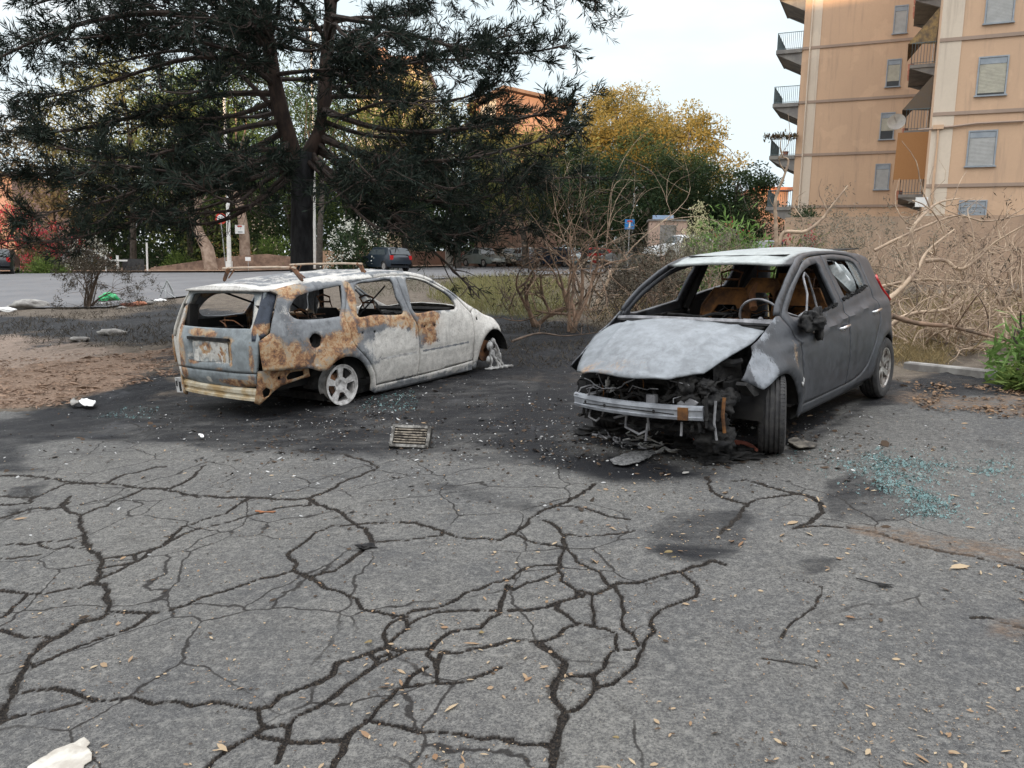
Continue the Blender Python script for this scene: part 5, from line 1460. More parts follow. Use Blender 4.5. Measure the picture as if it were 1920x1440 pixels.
def slab_block(name, x0, x1, y0, y1, h, label):
    t = thing(name, label, 'building', (x0, y0, tz(x0, y0)-1))
    MB().box(((x1-x0)/2, (y1-y0)/2, h/2), (x1-x0, y1-y0, h)).build('wall', M_shadeblk, t)
    wn = MB()
    nx = int((x1-x0)/3.2); nz = int(h/3.1)
    for i in range(nx):
        for j in range(nz):
            wn.add([(1.2+i*3.2, y1-y0+.02, 1.5+j*3.1), (2.6+i*3.2, y1-y0+.02, 1.5+j*3.1), (2.6+i*3.2, y1-y0+.02, 2.9+j*3.1), (1.2+i*3.2, y1-y0+.02, 2.9+j*3.1)], [(0, 1, 2, 3)])
    o = wn.build('windows', M_win, t); o['kind'] = 'stuff'
    return t


slab_block('shade_block', -78, -31, -58, -46, 27, 'long unseen plaster block added behind the viewer to block the low sun, left one')
slab_block('shade_block', -30, 12, -60, -46, 33.2, 'unseen plaster block added directly behind the viewer to block the low sun')

# ------------------------------------------------------------------ the apartment building on the right


def plaster_mat(name, c1, c2, stain=(.25, .19, .15)):
    m_, nt_, b = mat(name, .9, 0, .15); n = N(nt_); v = n.co('Object')
    c = n.mix(n.rng(n.noise(v, .22, 4, .6), .3, .7), c1, c2)
    vs = n.co('Object', (3, 3, .25)); s_ = n.noise(vs, .8, 6, .7)
    c = n.mix(n.rng(s_, .50, .74, 0, .5), c, stain)
    c = n.mix(n.rng(n.noise(v, .6, 3, .5), .56, .60, 0, .22), c, tuple(min(1, q*1.25) for q in c1))
    c = n.mix(n.rng(n.noise(v, 9, 5, .7), .35, .7, 0, .25), c, tuple(q*.8 for q in c1))
    n.set(b, 'Base Color', c); n.set(b, 'Normal', n.bump(n.noise(v, 30, 3, .6), .15, .01))
    return m_


M_pl = plaster_mat('apricot_plaster', (.57, .39, .262), (.51, .35, .24))
M_pale = plaster_mat('pale_plaster', (.62, .53, .43), (.55, .47, .38))
M_band = plaster_mat('stone_band', (.36, .27, .215), (.30, .23, .185))
M_shut = simple('roller_shutter', (.42, .42, .41), (.36, .36, .35), 3, .6)
M_shut2 = simple('yellowed_shutter', (.46, .44, .36), (.38, .36, .30), 3, .6)
M_wood = simple('shutter_box_grey', (.30, .33, .36), (.24, .27, .30), 3, .6)
M_conc2 = simple('balcony_concrete', (.24, .23, .21), (.17, .16, .155), 2, .9)
M_rail = simple('grey_railing', (.13, .17, .18), (.09, .12, .13), 3, .6)
M_terr = simple('terracotta_paint', (.46, .19, .12), (.38, .15, .10), 1.5, .85)


def wall_frame(c, ax, ay):
    """matrix with x along the wall, y into the building, z up"""
    M = Matrix((Vector(ax), Vector(ay), Vector((0, 0, 1)))).transposed().to_4x4(); M.translation = c
    return M


def ray_wall(u, v, M):
    """wall coordinates (x along, z up) of pixel"""
    Mi = M.inverted(); o = Mi @ CAMP; d = (Mi.to_3x3() @ (F_+R_*((u-960)/FPX)+U_*((720-v)/FPX)))
    t = -o.y/d.y; p = o+d*t
    return p.x, p.z


bang = math.radians(25)
BA = Vector((math.cos(bang), -math.sin(bang), 0)); BB = Vector((math.sin(bang), math.cos(bang), 0))
C0 = P(1741, 300, 36.7); C0.z = 0
A1 = C0+BB*12
FL = [2.15, 5.22, 8.28, 11.36, 14.46, 17.55, 20.6]


def shutter_window(parent, x0, x1, z0, z1, drop=1., mt=None, box=True):
    mt = mt or M_shut
    f = MB(); t_ = .06
    f.box(((x0+x1)/2, -.02, z0-.03), (x1-x0+.22, .16, .06)); f.box((x0-.03, -.015, (z0+z1)/2), (.06, .07, z1-z0)); f.box((x1+.03, -.015, (z0+z1)/2), (.06, .07, z1-z0)); f.box(((x0+x1)/2, -.015, z1+.03), (x1-x0+.12, .07, .06))
    fr = f.build('window', M_wood, parent)
    MB().add([(x0, -.002, z0), (x1, -.002, z0), (x1, -.002, z1), (x0, -.002, z1)], [(0, 1, 2, 3)]).build('pane', M_win, fr)
    if box:
        MB().box(((x0+x1)/2, -.010, z1-.13), (x1-x0-.02, .035, .24)).build('shutter_box', M_wood, fr)
    s_ = MB(); top = z1-(.26 if box else 0); bot = z0+(1-drop)*(top-z0); k = max(2, int((top-bot)/.055))
    vs = []
    for i in range(k+1):
        z = top-(top-bot)*i/k
        vs += [(x0+.01, -.012, z), (x1-.01, -.012, z), (x0+.01, -.024, z-.012), (x1-.01, -.024, z-.012)]
    fs = []
    for i in range(k):
        a = i*4; fs += [(a, a+1, a+3, a+2), (a+2, a+3, a+5, a+4)]
    s_.add(vs, fs); s_.build('roller_shutter', mt, fr)
    return fr


def band(parent, x0, x1, z, mt, h=.15, y=-.03):
    return MB().box(((x0+x1)/2, y+.02, z), (x1-x0, .10, h)).build('string_course', mt, parent)


apt = thing('apartment_building', 'tall apricot apartment building with grey string courses and balconies', 'building')
WR = wall_frame(C0, BA, BB)
WL = wall_frame(A1, BA, BB)
LW = -ray_wall(1497, 200, WL)[0]
WL = wall_frame(A1-BA*LW, BA, BB)
# near wing and far wing, as wall boxes (parented without transform: local frames are baked)


def baked(mb, M):
    mb.v = [tuple(M @ Vector(v)) for v in mb.v]; return mb


wl = thing('wing', None, None); wl.matrix_world = WR; wl.parent = apt
wl.name = 'near_wing'
MB().box((13, 5.9, 11.5), (26, 11.8, 23)).build('wall', M_pl, wl)
MB().box((.42, -.012, 11.5), (.84, .03, 23)).build('pilaster', M_pale, wl)
for z in FL[1:]: band(wl, .0, 26, z, M_band)
for (u0, v0, u1, v1), mt_, dr in [((1850, -38, 1903, 42), M_shut, 1), ((1833, 108, 1888, 178), M_shut2, .93), ((1814, 247, 1867, 311), M_shut, 1), ((1797, 378, 1848, 425), M_wood, 1)]:
    um = (u0+u1)/2; vm = (v0+v1)/2
    x0, _ = ray_wall(u0+2, vm, WR); x1, _ = ray_wall(u1-2, vm, WR); _, z0 = ray_wall(um, v1, WR); _, z1 = ray_wall(um, v0, WR)
    shutter_window(wl, x0, x1, z0, z1, dr, mt_)
# pipes and cables on the near wing
cb = MB()
pp = [ray_wall(u, v, WR) for u, v in [(1722, 244), (1752, 241), (1760, 240), (1790, 236), (1830, 232), (1920, 226)]]
cb.tube([(x, -.08, z-.03*(i % 2)) for i, (x, z) in enumerate(pp)], .05, 6)
cb.build('cable_run', M_band, wl)
pp = [ray_wall(u, v, WR) for u, v in [(1759, 241), (1757, 275), (1751, 330), (1745, 400)]]
cb = MB(); cb.tube([(x, -.07, z) for x, z in pp], [.05, .04, .06, .06], 6); cb.box((pp[0][0], -.08, pp[0][1]+.05), (.42, .14, .18)); cb.build('downpipe', M_pl, wl)
x, z = ray_wall(1722, 379, WR); MB().box((x+.12, -.03, z), (.5, .04, .42)).build('white_panel', simple('white_paint', (.75, .74, .72), (.66, .65, .62), 3), wl)
wf = thing('far_wing', None, None); wf.matrix_world = WL; wf.parent = apt
MB().box((LW/2, 5.9, 11.5), (LW, 11.8, 23)).build('wall', M_pl, wf)
xp, _ = ray_wall(1521, 190, WL)
MB().box((xp, -.012, 11.5), (.55, .03, 23)).build('pilaster', M_pale, wf)
for z in FL[1:]: band(wf, 0, LW-.03, z, M_band)
for u0, v0, u1, v1, dr in [(1678, 12, 1700, 62, 1), (1664, 113, 1687, 162, .75), (1652, 213, 1675, 261, .6), (1642, 309, 1666, 355, 1)]:
    um = (u0+u1)/2; vm = (v0+v1)/2
    x0, _ = ray_wall(u0, vm, WL); x1, _ = ray_wall(u1, vm, WL); _, z0 = ray_wall(um, v1, WL); _, z1 = ray_wall(um, v0, WL)
    shutter_window(wf, x0, x1, z0, z1, dr, M_shut if dr == 1 else M_shut2)
xq, _ = ray_wall(1512, 190, WL)
MB().tube([(xq, -.07, 2), (xq+.0, -.07, 23)], .05, 6).build('downpipe', M_pale, wf)


def railing(mb, pts, h, n_, r=.012):
    """vertical bars between the points"""
    mb.tube([Vector(p)+Vector((0, 0, h)) for p in pts], .022, 5); mb.tube([Vector(p)+Vector((0, 0, .08)) for p in pts], .015, 5)
    for a, b in zip(pts[:-1], pts[1:]):
        a, b = Vector(a), Vector(b); k = max(2, int((b-a).length*n_))
        for i in range(k+1):
            q = a.lerp(b, i/k); mb.tube([q, q+Vector((0, 0, h))], r, 4)


# balconies on the hidden left side of the far wing, in the local frame of that wing (x<0 side)
for i, z in enumerate(FL[1:6]):
    b = MB()
    b.box((-.75, 1.9, z-.10), (1.5, 4.0, .22)); b.prism([(-1.5, z-.21), (0, z-.21), (0, z-.95)], .0, .25, lambda a, y, c: (a, y, c)); b.prism([(-1.5, z-.21), (0, z-.21), (0, z-.95)], 3.3, 3.6, lambda a, y, c: (a, y, c))
    b.prism([(-1.4, z-.211), (0, z-.211), (0, z-.8)], .25, 3.3)
    bo = b.build('balcony', M_conc2, wf)
    r = MB(); railing(r, [(0, 0, z), (-1.45, 0, z), (-1.45, 3.8, z)], 1.0, 9); r.build('railing', M_rail, bo)
    MB().box((-.02, 2.0, z+1.1), (.05, 1.4, 2.2)).build('balcony_door', M_win, bo)
    if i == 1:
        pl = MB(); rs = random.Random(4)
        for k in range(420):
            c = Vector((rs.uniform(-1.9, .1), rs.uniform(-.5, .3), z+1.15+rs.gauss(0, .10))); d = Vector((rs.gauss(0, 1), rs.gauss(0, 1), rs.gauss(0, 1))).normalized()*.13; e = d.cross(Vector((0, 0, 1))).normalized()*.04
            pl.add([c-d, c+e, c+d, c-e], [(0, 1, 2, 3)])
        pl.build('balcony_plants', simple('dry_balcony_leaves', (.10, .10, .045), (.16, .10, .06), 3), bo)
        MB().lathe([(.001, 0), (.13, 0), (.18, .3), (.001, .3)], (-.6, .4, z), 'Z', 10).build('flower_pot', M_terr, bo)
# stacked balconies in the recess between the wings (side wall of the near wing)
RB = wall_frame(A1+BA*0.0, BB*-1, BA)     # x runs towards the viewer along the side wall, y into the near wing
for i, z in enumerate(FL[0:6]):
    b = MB()
    b.box((5.5, -.55, z-.08), (4.6, 1.1, .16))
    b.prism([(-1.05, z-.17), (0, z-.17), (0, z-.55)], 7.55, 7.75, lambda a, y, c: (y, a, c))
    b.prism([(-1.05, z-.17), (0, z-.17), (0, z-.55)], 3.3, 3.5, lambda a, y, c: (y, a, c))
    M4 = RB
    bo = baked(b, M4).build('balcony', M_conc2, apt)
    r = MB(); railing(r, [(3.3, -1.05, z), (7.75, -1.05, z), (7.75, 0, z)], 1.0, 8); baked(r, M4).build('railing', M_rail, bo)
    if i == 2:
        k = MB(); vs = []
        k.add([(7.85, -1.35, z-.1-.0), (7.85, .0, z-.1), (7.85, 0, z-2.35), (7.85, -1.4, z-2.35)], [(0, 1, 2, 3)]); k.add([(7.84, -1.35, z-.1), (7.84, -1.4, z-2.35), (4.2, -1.4, z-2.35), (4.2, -1.35, z-.1)], [(0, 1, 2, 3)])
        baked(k, M4).build('cane_blind', simple('orange_cane_blind', (.38, .20, .085), (.30, .15, .06), 30, .8, stretch=(1, 1, 8)), bo)
    if i in (2, 3):
        aw = MB(); s_ = 1.4 if i != 3 else 1.2
        aw.add([(4.0, 0, z+2.6), (7.7, 0, z+2.6), (7.7, -1.25, z+1.0), (4.0, -1.25, z+1.0)], [(0, 1, 2, 3)]); aw.add([(7.7, 0, z+2.6), (7.7, -.05, z+.9), (7.7, -1.25, z+1.0)], [(0, 1, 2)])
        baked(aw, M4).build('awning', simple('awning_brown', (.13, .11, .09) if i != 3 else (.34, .24, .11), (.14, .11, .08), 4), bo)
    pot = MB()
    for q in (4.2, 5.2, 6.6): pot.lathe([(.001, 0), (.11, 0), (.15, .28), (.001, .28)], (q, -1.05, z), 'Z', 8)
    pp_ = baked(pot, M4).build('flower_pots', M_terr, bo); pp_['kind'] = 'stuff'
for i, (xx, zz, rr, di) in enumerate([(7.6, FL[2]+.4, .42, 0), (7.5, FL[0]+1.05, .42, 1)]):
    ds = MB().lathe([(.001, 0), (rr*.5, .03), (rr*.85, .10), (rr, .17), (rr*.98, .175), (rr*.8, .12), (.001, .02)], (0, 0, 0), 'Y', 20); ds.tube([(0, .02, 0), (.1, .5, .1)], .012, 5); ds.tube([(0, 0, 0), (0, -.15, -.3)], .02, 5)
    d_ = ds.build('satellite_dish', simple('dish_grey', (.36, .34, .30), (.28, .26, .24), 4), None, True)
    p = RB @ Vector((xx, -1.45, zz)); d_.matrix_world = Matrix.Translation(p) @ Matrix.Rotation(math.radians(150), 4, 'Z') @ Matrix.Rotation(.3, 4, 'X')
    d_.parent = apt; d_.matrix_parent_inverse = Matrix()

# ------------------------------------------------------------------ long wall in front of the building
wa = P(1474, 408, 25.5); wb = P(2150, 400, 23.0)
wm = MB(); n = 30; vs = []
for i in range(n+1):
    p = wa.lerp(wb, i/n); z0 = tz(p.x, p.y)-.4; zt = wa.z+(wb.z-wa.z)*i/n
    vs += [(p.x, p.y, z0), (p.x, p.y, zt), (p.x+.05, p.y+.25, zt), (p.x+.05, p.y+.25, z0)]
wm.add(vs, [(i*4+j, i*4+j+1, (i+1)*4+j+1, (i+1)*4+j) for i in range(n) for j in range(3)]); wm.add(vs[:4], [(3, 2, 1, 0)])
M_wall = plaster_mat('stained_garden_wall', (.40, .28, .20), (.34, .25, .18), (.16, .13, .11))
gw = wm.build('garden_wall', M_wall); meta(gw, 'stained tan wall behind the bare shrubs, below the apartment building', 'wall')

# ------------------------------------------------------------------ further buildings
def box_house(name, label, u0, u1, vtop, d, dep, mt, parts=None, yaw=0, zb=0):
    a = P(u0, vtop, d); b = P(u1, vtop, d)
    t = thing(name, label, 'building', (a.x, a.y, 0), yaw)
    W = (b.x-a.x); H = a.z
    MB().box((W/2, dep/2, H/2), (W, dep, H)).build('wall', mt, t)
    return t, W, H


M_cream = plaster_mat('cream_plaster', (.62, .50, .36), (.56, .45, .33))
M_salm = plaster_mat('salmon_plaster', (.30, .20, .175), (.26, .18, .155))
M_tile = simple('roof_tile', (.42, .17, .09), (.30, .12, .07), 3, .85)
M_brick = plaster_mat('orange_brick', (.36, .22, .165), (.30, .19, .14))
t, W, H = box_house('apartment_tower', 'sunlit cream block with orange roof edge seen through the pine, left of the gabled house', 668, 792, 118, 78, 12, M_cream)
rf = MB(); rf.box((W/2, 5.5, H+.25), (W+.5, 12.6, .5)); rf.box((W*.22, 4, H+1.1), (W*.35, 4, 1.6)); rf.build('roof', M_brick, t)
for i in range(4):
    for j in range(4):
        w_ = MB().box((W*(.12+.24*i), -.03, H-2.2-3*j), (1.1, .06, 1.4)).build('window', M_win, t)
t, W, H = box_house('antenna_mast', 'x', 0, 1, 100, 90, 1, M_cream) if False else (None, 0, 0)
t, W, H = box_house('gabled_house', 'terracotta house with a low gabled roof above the trees', 893, 1062, 196, 66, 10, M_brick)
rf = MB(); e = .7
rf.add([(-e, -.8, H-.1), (W*.30, -.8, H+1.35), (W+e, -.8, H+.25), (-e, 10, H-.1), (W*.30, 10, H+1.35), (W+e, 10, H+.25), (-e, -.8, H-.35), (W*.30, -.8, H+1.10), (W+e, -.8, H+0.0), (-e, 10, H-.35), (W*.30, 10, H+1.10), (W+e, 10, H+0.0)],
       [(0, 1, 4, 3), (1, 2, 5, 4), (6, 7, 1, 0), (7, 8, 2, 1), (6, 9, 10, 7), (7, 10, 11, 8), (0, 3, 9, 6), (2, 8, 11, 5)])
rf.build('roof', simple('roof_edge_brown', (.12, .08, .06), (.18, .12, .09), 3), t)
gb = MB(); gb.add([(0, -.01, H-.3), (W*.30, -.01, H+1.1), (W, -.01, H+.1), (W, -.01, H-.4)], [(0, 1, 2, 3)]); gb.build('gable', M_salm, t)
MB().add([(W*.05, -.06, H-1.3), (W*.22, -.06, H-1.3), (W*.22, -.06, H+.45), (W*.05, -.06, H-.15)], [(0, 1, 2, 3)]).build('window', simple('sky_glass', (.55, .55, .52), (.45, .45, .44), 2, .2), t)
MB().box((W*.13, -.08, H-.6), (.10, .05, 1.6)).build('window_bar', M_wood, t)
bl = MB(); bl.box((W/2, -.6, H-1.9), (W, 1.2, .9)); bl.build('balcony', M_brick, t)
t, W, H = box_house('house', 'salmon pink apartment building at the far left behind the pine', -260, 20, 325, 72, 9, M_salm)
for i in range(4):
    for j in range(3): MB().box((1.5+2.7*i, -.03, H-2-3*j), (1.1, .06, 1.5)).build('window', M_win if j % 2 else M_shut, t)
MB().box((W/2, 5.5, H+.15), (W+.5, 12.6, .3)).build('roof', M_tile, t)
t, W, H = box_house('house', 'low orange house beyond the far wing of the apartment building', 1424, 1478, 356, 82, 9, M_brick)
MB().box((W/2, 4.2, H+.1), (W+.6, 9.6, .35)).build('roof', M_tile, t)
MB().box((W*.5, -.03, H-1.6), (1.2, .06, 1.2)).build('window', M_win, t)
t, W, H = box_house('house', 'pale house glimpsed behind the left trees', 330, 470, 330, 92, 10, M_cream)
MB().box((W/2, 4.8, H+.15), (W+.6, 10.6, .35)).build('roof', M_tile, t)
for i in range(3): MB().box((W*(.2+.3*i), -.03, H-2), (1.2, .06, 1.4)).build('window', M_win, t)
# far town backdrop blocks between the trees
t, W, H = box_house('house', 'brown low house behind the parked cars and the green hedge', 905, 1010, 442, 76, 9, M_salm)
MB().box((W/2, 4.2, H+.1), (W+.6, 9.6, .35)).build('roof', M_tile, t)
# kiosk
a = P(1218, 414, 52); b = P(1288, 414, 52)
t = thing('electric_cabin', 'pinkish plaster cabin with a blue and white roof sign behind the oleanders', 'cabin', (a.x, a.y, 0), -.12)
W = b.x-a.x; H = a.z
MB().box((W/2, 1.2, H/2), (W, 2.4, H)).build('wall', plaster_mat('pink_plaster', (.50, .36, .29), (.44, .32, .26)), t)
MB().box((W/2, 1.2, H+.05), (W+.2, 2.6, .1)).build('roof', M_conc2, t)
MB().box((W*.35, -.02, H+.22), (W*.55, .10, .26)).build('sign', simple('blue_sign', (.10, .25, .52), (.55, .62, .68), .1, .4, coord='Object'), t)
MB().box((W*.5, -.02, 1.9+tz(a.x, a.y)), (1.0, .05, 1.9)).build('door', M_conc, t)

# low walls along the far side of the road
def low_wall(name, pts, h, mt, label, th=.3):
    mb = MB(); vs = []; n = len(pts)
    for p, hh in zip(pts, h):
        z = tz(p[0], p[1]); vs += [(p[0], p[1], z-.3), (p[0], p[1], z+hh), (p[0], p[1]+th, z+hh), (p[0], p[1]+th, z-.3)]
    mb.add(vs, [(i*4+j, i*4+(j+1) % 4, (i+1)*4+(j+1) % 4, (i+1)*4+j) for i in range(n-1) for j in range(4)]); mb.add(vs[:4], [(3, 2, 1, 0)]); mb.add(vs[-4:], [(0, 1, 2, 3)])
    o = mb.build(name, mt); return meta(o, label, 'wall')


M_stone = simple('rubble_stone', (.30, .20, .145), (.16, .105, .08), 2.2, .95, 0, .8, .08)
pts = [onG(u, d) for u, d in ((282, 56), (340, 55), (400, 54), (450, 54), (500, 55), (545, 56))]
low_wall('rubble_wall', pts, [.25, .55, .85, 1.05, 1.15, .95], M_stone, 'low brown rubble wall beside the speed limit sign')
M_oc = plaster_mat('ochre_wall', (.46, .29, .19), (.40, .26, .17))
pts = [onG(u, d) for u, d in ((560, 58), (640, 58), (700, 58))]
low_wall('roadside_wall', pts, [1.35]*3, M_oc, 'low ochre wall behind the pine trunk and the dark parked car')
pts = [onG(u, d) for u, d in ((745, 70), (800, 71), (900, 72), (960, 73))]
low_wall('roadside_wall', pts, [1.3]*4, plaster_mat('pinkish_wall', (.36, .23, .18), (.30, .20, .16)), 'low pinkish wall behind the white cabinet')

# ------------------------------------------------------------------ trees and shrubs
def leaf_quads(cen, dirs, L, W_, rs):
    """rhombic leaves: centres (N,3), unit directions (N,3)"""
    n = len(cen)
    r = rs.normal(size=(n, 3)); s = np.cross(dirs, r); s /= np.linalg.norm(s, axis=1)[:, None]+1e-9
    L = np.asarray(L).reshape(-1, 1); W_ = np.asarray(W_).reshape(-1, 1)
    a = cen-dirs*L/2; b = cen+s*W_/2; c = cen+dirs*L/2; d = cen-s*W_/2
    co = np.stack([a, b, c, d], 1).reshape(-1, 3)
    return co, np.arange(4*n).reshape(n, 4)


def curve_pts(p0, p1, sag, n, rs, wob=.05):
    p0, p1 = np.array(p0, float), np.array(p1, float); L = np.linalg.norm(p1-p0); out = []
    w1 = rs.normal(size=3)*wob*L; w2 = rs.normal(size=3)*wob*L*.6
    for i in range(n+1):
        t = i/n
        p = p0*(1-t)+p1*t+w1*math.sin(math.pi*t)+w2*math.sin(2*math.pi*t); p[2] += sag*4*t*(1-t)
        out.append(p)
    return np.array(out)


def tree(name, label, base, h, rad, trunk_r, mt_leaf, mt_bark, seed, nclump=90, per=70, leaf=(.22, .09), shape=(1, 1, .8), lo=.3, group=None, cat='tree', elong=0, bias=None):
    rs = np.random.RandomState(seed)
    t = thing(name, label, cat, base, 0, group)
    H = h
    mb = MB()
    top = (rs.uniform(-.08, .08)*h, rs.uniform(-.08, .08)*h, h*.8)
    tp = curve_pts((0, 0, -.3), top, 0, 8, rs, .03)
    mb.tube([tuple(p) for p in tp], [trunk_r*(1-.8*i/8) for i in range(9)], 8)
    cz = h*(lo+1)/2; rz = h*(1-lo)/2
    C = []
    for i in range(nclump):
        d = rs.normal(size=3); d /= np.linalg.norm(d); k = rs.uniform(.35, 1.0)**.6
        p = np.array([d[0]*rad*shape[0]*k, d[1]*rad*shape[1]*k, cz+d[2]*rz*k])
        p[:2] *= (1+.25*rs.normal())
        C.append(p)
        if i < 14:
            s0 = tp[min(8, 3+i % 6)]
            mb.tube([tuple(q) for q in curve_pts(s0, p, .05*h, 5, rs, .06)], [trunk_r*.32*(1-.16*j) for j in range(6)], 5)
    mb.build('trunk', mt_bark, t, True)
    cs, ds = [], []
    for p in C:
        cr_ = rad*rs.uniform(.20, .40)
        q = rs.normal(size=(per, 3)); q /= np.linalg.norm(q, axis=1)[:, None]; q *= (rs.rand(per, 1)**.5)*cr_; q[:, 2] *= .7
        cs.append(p+q)
        dd = q/(np.linalg.norm(q, axis=1)[:, None]+1e-6)+rs.normal(size=(per, 3))*.6
        if elong: dd = dd+np.array([0, 0, elong])
        ds.append(dd/np.linalg.norm(dd, axis=1)[:, None])
    cs = np.concatenate(cs); ds = np.concatenate(ds); n = len(cs)
    co, fa = leaf_quads(cs, ds, rs.uniform(.6, 1.3, n)*leaf[0], rs.uniform(.6, 1.3, n)*leaf[1], rs)
    np_mesh('crown', co, fa, mt_leaf, t)
    return t


M_bark = simple('grey_bark', (.10, .085, .07), (.05, .042, .036), 6, .95, 0, .6, .03)
M_barkp = simple('pale_trunk', (.36, .27, .21), (.22, .15, .11), 3, .9, 0, .4, .02)
M_pinebark = simple('scorched_pine_bark', (.045, .046, .050), (.018, .018, .020), 7, .9, 0, .8, .03, stretch=(1, 1, .35))
M_limb = simple('pine_limb_bark', (.075, .055, .046), (.034, .027, .024), 9, .9, 0, .5, .02)
ML_pine = leafmat('pine_needles', (.009, .016, .014), (.031, .041, .030), .12)
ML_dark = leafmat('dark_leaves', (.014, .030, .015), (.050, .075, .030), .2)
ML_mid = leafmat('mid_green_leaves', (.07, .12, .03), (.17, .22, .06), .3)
ML_olive = leafmat('olive_needles', (.11, .12, .04), (.22, .20, .07), .3)
ML_gold = leafmat('yellow_green_needles', (.17, .145, .045), (.27, .21, .07), .35)
ML_brown = leafmat('seared_leaves', (.075, .070, .040), (.13, .11, .065), .2)
ML_red = leafmat('bougainvillea_flowers', (.34, .035, .05), (.50, .10, .12), .3)
ML_white = leafmat('white_flowers', (.75, .74, .68), (.58, .58, .50), .25)
ML_fresh = leafmat('fresh_oleander_leaves', (.055, .12, .025), (.15, .24, .07), .3)
ML_spray = leafmat('drooping_oleander_leaves', (.09, .17, .04), (.22, .33, .11), .3)
ML_cream = leafmat('cream_blossom', (.55, .52, .33), (.36, .36, .20), .25)
ML_grey = leafmat('scorched_grey_leaves', (.12, .115, .085), (.20, .18, .14), .15)
ML_char = leafmat('charred_leaves', (.035, .030, .024), (.09, .075, .055), .05)


def top_h(u, v, d):
    b = onG(u, d); return b, P(u, v, d).z-b.z


bgt = [
 # name,label,u,d,vtop,rad,mat,lo,nclump,per,leaf
 ('pine_tree', 'olive green pine at the far left edge behind the road', 120, 62, 200, 5.2, ML_brown, .28, 80, 80, (.34, .10)),
 ('pine_tree', 'tall olive pine behind the road, left of the white pole', 250, 58, 90, 5.6, ML_olive, .25, 110, 90, (.34, .09)),
 ('broadleaf_tree', 'bright green tree seen through the left branches of the pine', 360, 66, 130, 5.5, ML_mid, .30, 100, 90, (.30, .12)),
 ('pine_tree', 'dark pine directly behind the white pole', 455, 60, 60, 5.2, ML_dark, .30, 100, 90, (.32, .09)),
 ('broadleaf_tree', 'bright green tree just right of the pine trunk', 655, 66, 150, 5.2, ML_mid, .22, 100, 90, (.32, .10)),
 ('pine_tree', 'sunlit topped pine under the cream block', 770, 64, 125, 4.8, ML_olive, .25, 110, 90, (.34, .09)),
 ('pine_tree', 'dark olive pine left of the gabled house', 860, 60, 215, 5.0, ML_dark, .25, 110, 80, (.32, .09)),
 ('pine_tree', 'wide olive pine in front of the gabled house', 985, 58, 235, 4.6, ML_olive, .30, 110, 80, (.32, .09)),
 ('pine_tree', 'golden topped pine right of the gabled house', 1145, 72, 165, 4.4, ML_gold, .42, 190, 110, (.40, .09)),
 ('pine_tree', 'golden pine between the tall golden pine and the airy eucalyptus', 1218, 76, 215, 3.8, ML_gold, .45, 100, 90, (.40, .09)),
 ('eucalyptus_tree', 'airy golden eucalyptus against the sky', 1285, 70, 200, 3.7, ML_gold, .30, 90, 90, (.30, .12)),
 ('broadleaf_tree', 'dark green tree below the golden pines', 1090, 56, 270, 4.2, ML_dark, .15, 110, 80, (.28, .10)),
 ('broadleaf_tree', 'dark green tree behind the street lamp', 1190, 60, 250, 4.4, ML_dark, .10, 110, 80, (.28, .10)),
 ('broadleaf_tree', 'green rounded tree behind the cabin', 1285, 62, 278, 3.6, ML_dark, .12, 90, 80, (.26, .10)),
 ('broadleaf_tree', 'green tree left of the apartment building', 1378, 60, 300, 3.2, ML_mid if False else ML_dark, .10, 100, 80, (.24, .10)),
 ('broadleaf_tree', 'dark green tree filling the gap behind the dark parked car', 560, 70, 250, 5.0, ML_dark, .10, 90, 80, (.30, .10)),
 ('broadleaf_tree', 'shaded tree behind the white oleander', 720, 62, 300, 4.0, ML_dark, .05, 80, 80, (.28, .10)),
]
for i, (nm, lb, u, d, v, rad, ml, lo, nc, per, lf) in enumerate(bgt):
    b, h = top_h(u, v, d)
    tree(nm, lb, b, h, rad, .22+.01*rad, ml, M_bark, 50+i, nc, int(per*1.5), lf, lo=lo, group='trees beyond the road')
# leaning pale trunks on the far side of the road
for i, (pts, r, lb) in enumerate([([(398, 492, 54), (388, 465, 54), (374, 440, 54.5), (360, 400, 55)], .42, 'leaning orange-brown trunk left of the white pole'),
                                  ([(460, 485, 55), (458, 440, 55), (452, 395, 55), (438, 355, 55.5), (425, 310, 56)], .34, 'pale peeling eucalyptus trunk with a white notice on it'),
                                  ([(598, 500, 55), (600, 430, 55), (604, 360, 55), (600, 280, 56)], .20, 'slim grey trunk just right of the scorched pine trunk')]):
    p = [P(*q) for q in pts]; b = Vector((p[0].x, p[0].y, tz(p[0].x, p[0].y)-.1))
    t = thing('tree', lb, 'tree', b)
    mb = MB(); pp = [b-b]+[q-b for q in p[1:]]; mb.tube(pp, [r*(1.15-.16*k) for k in range(len(pp))], 9)
    e = pp[-1]; rs = np.random.RandomState(i)
    for k in range(5): mb.tube([tuple(q) for q in curve_pts(e*.8, e+Vector((rs.uniform(-3, 3), rs.uniform(-2, 2), rs.uniform(1, 4))), .2, 5, rs)], [r*.5, r*.4, r*.3, r*.22, r*.15, r*.08], 6)
    mb.build('trunk', M_barkp if i < 2 else M_bark, t, True)
    n = 2600; c = rs.normal(size=(n, 3))*np.array([1.7, 1.5, 1.3])+np.array([e.x, e.y, e.z+2.2]); d = rs.normal(size=(n, 3)); d /= np.linalg.norm(d, axis=1)[:, None]
    co, fa = leaf_quads(c, d, rs.uniform(.2, .36, n), rs.uniform(.06, .10, n), rs); np_mesh('crown', co, fa, ML_mid if i == 1 else ML_dark, t)
    if i == 1: notice_tree = (t, pp, b)


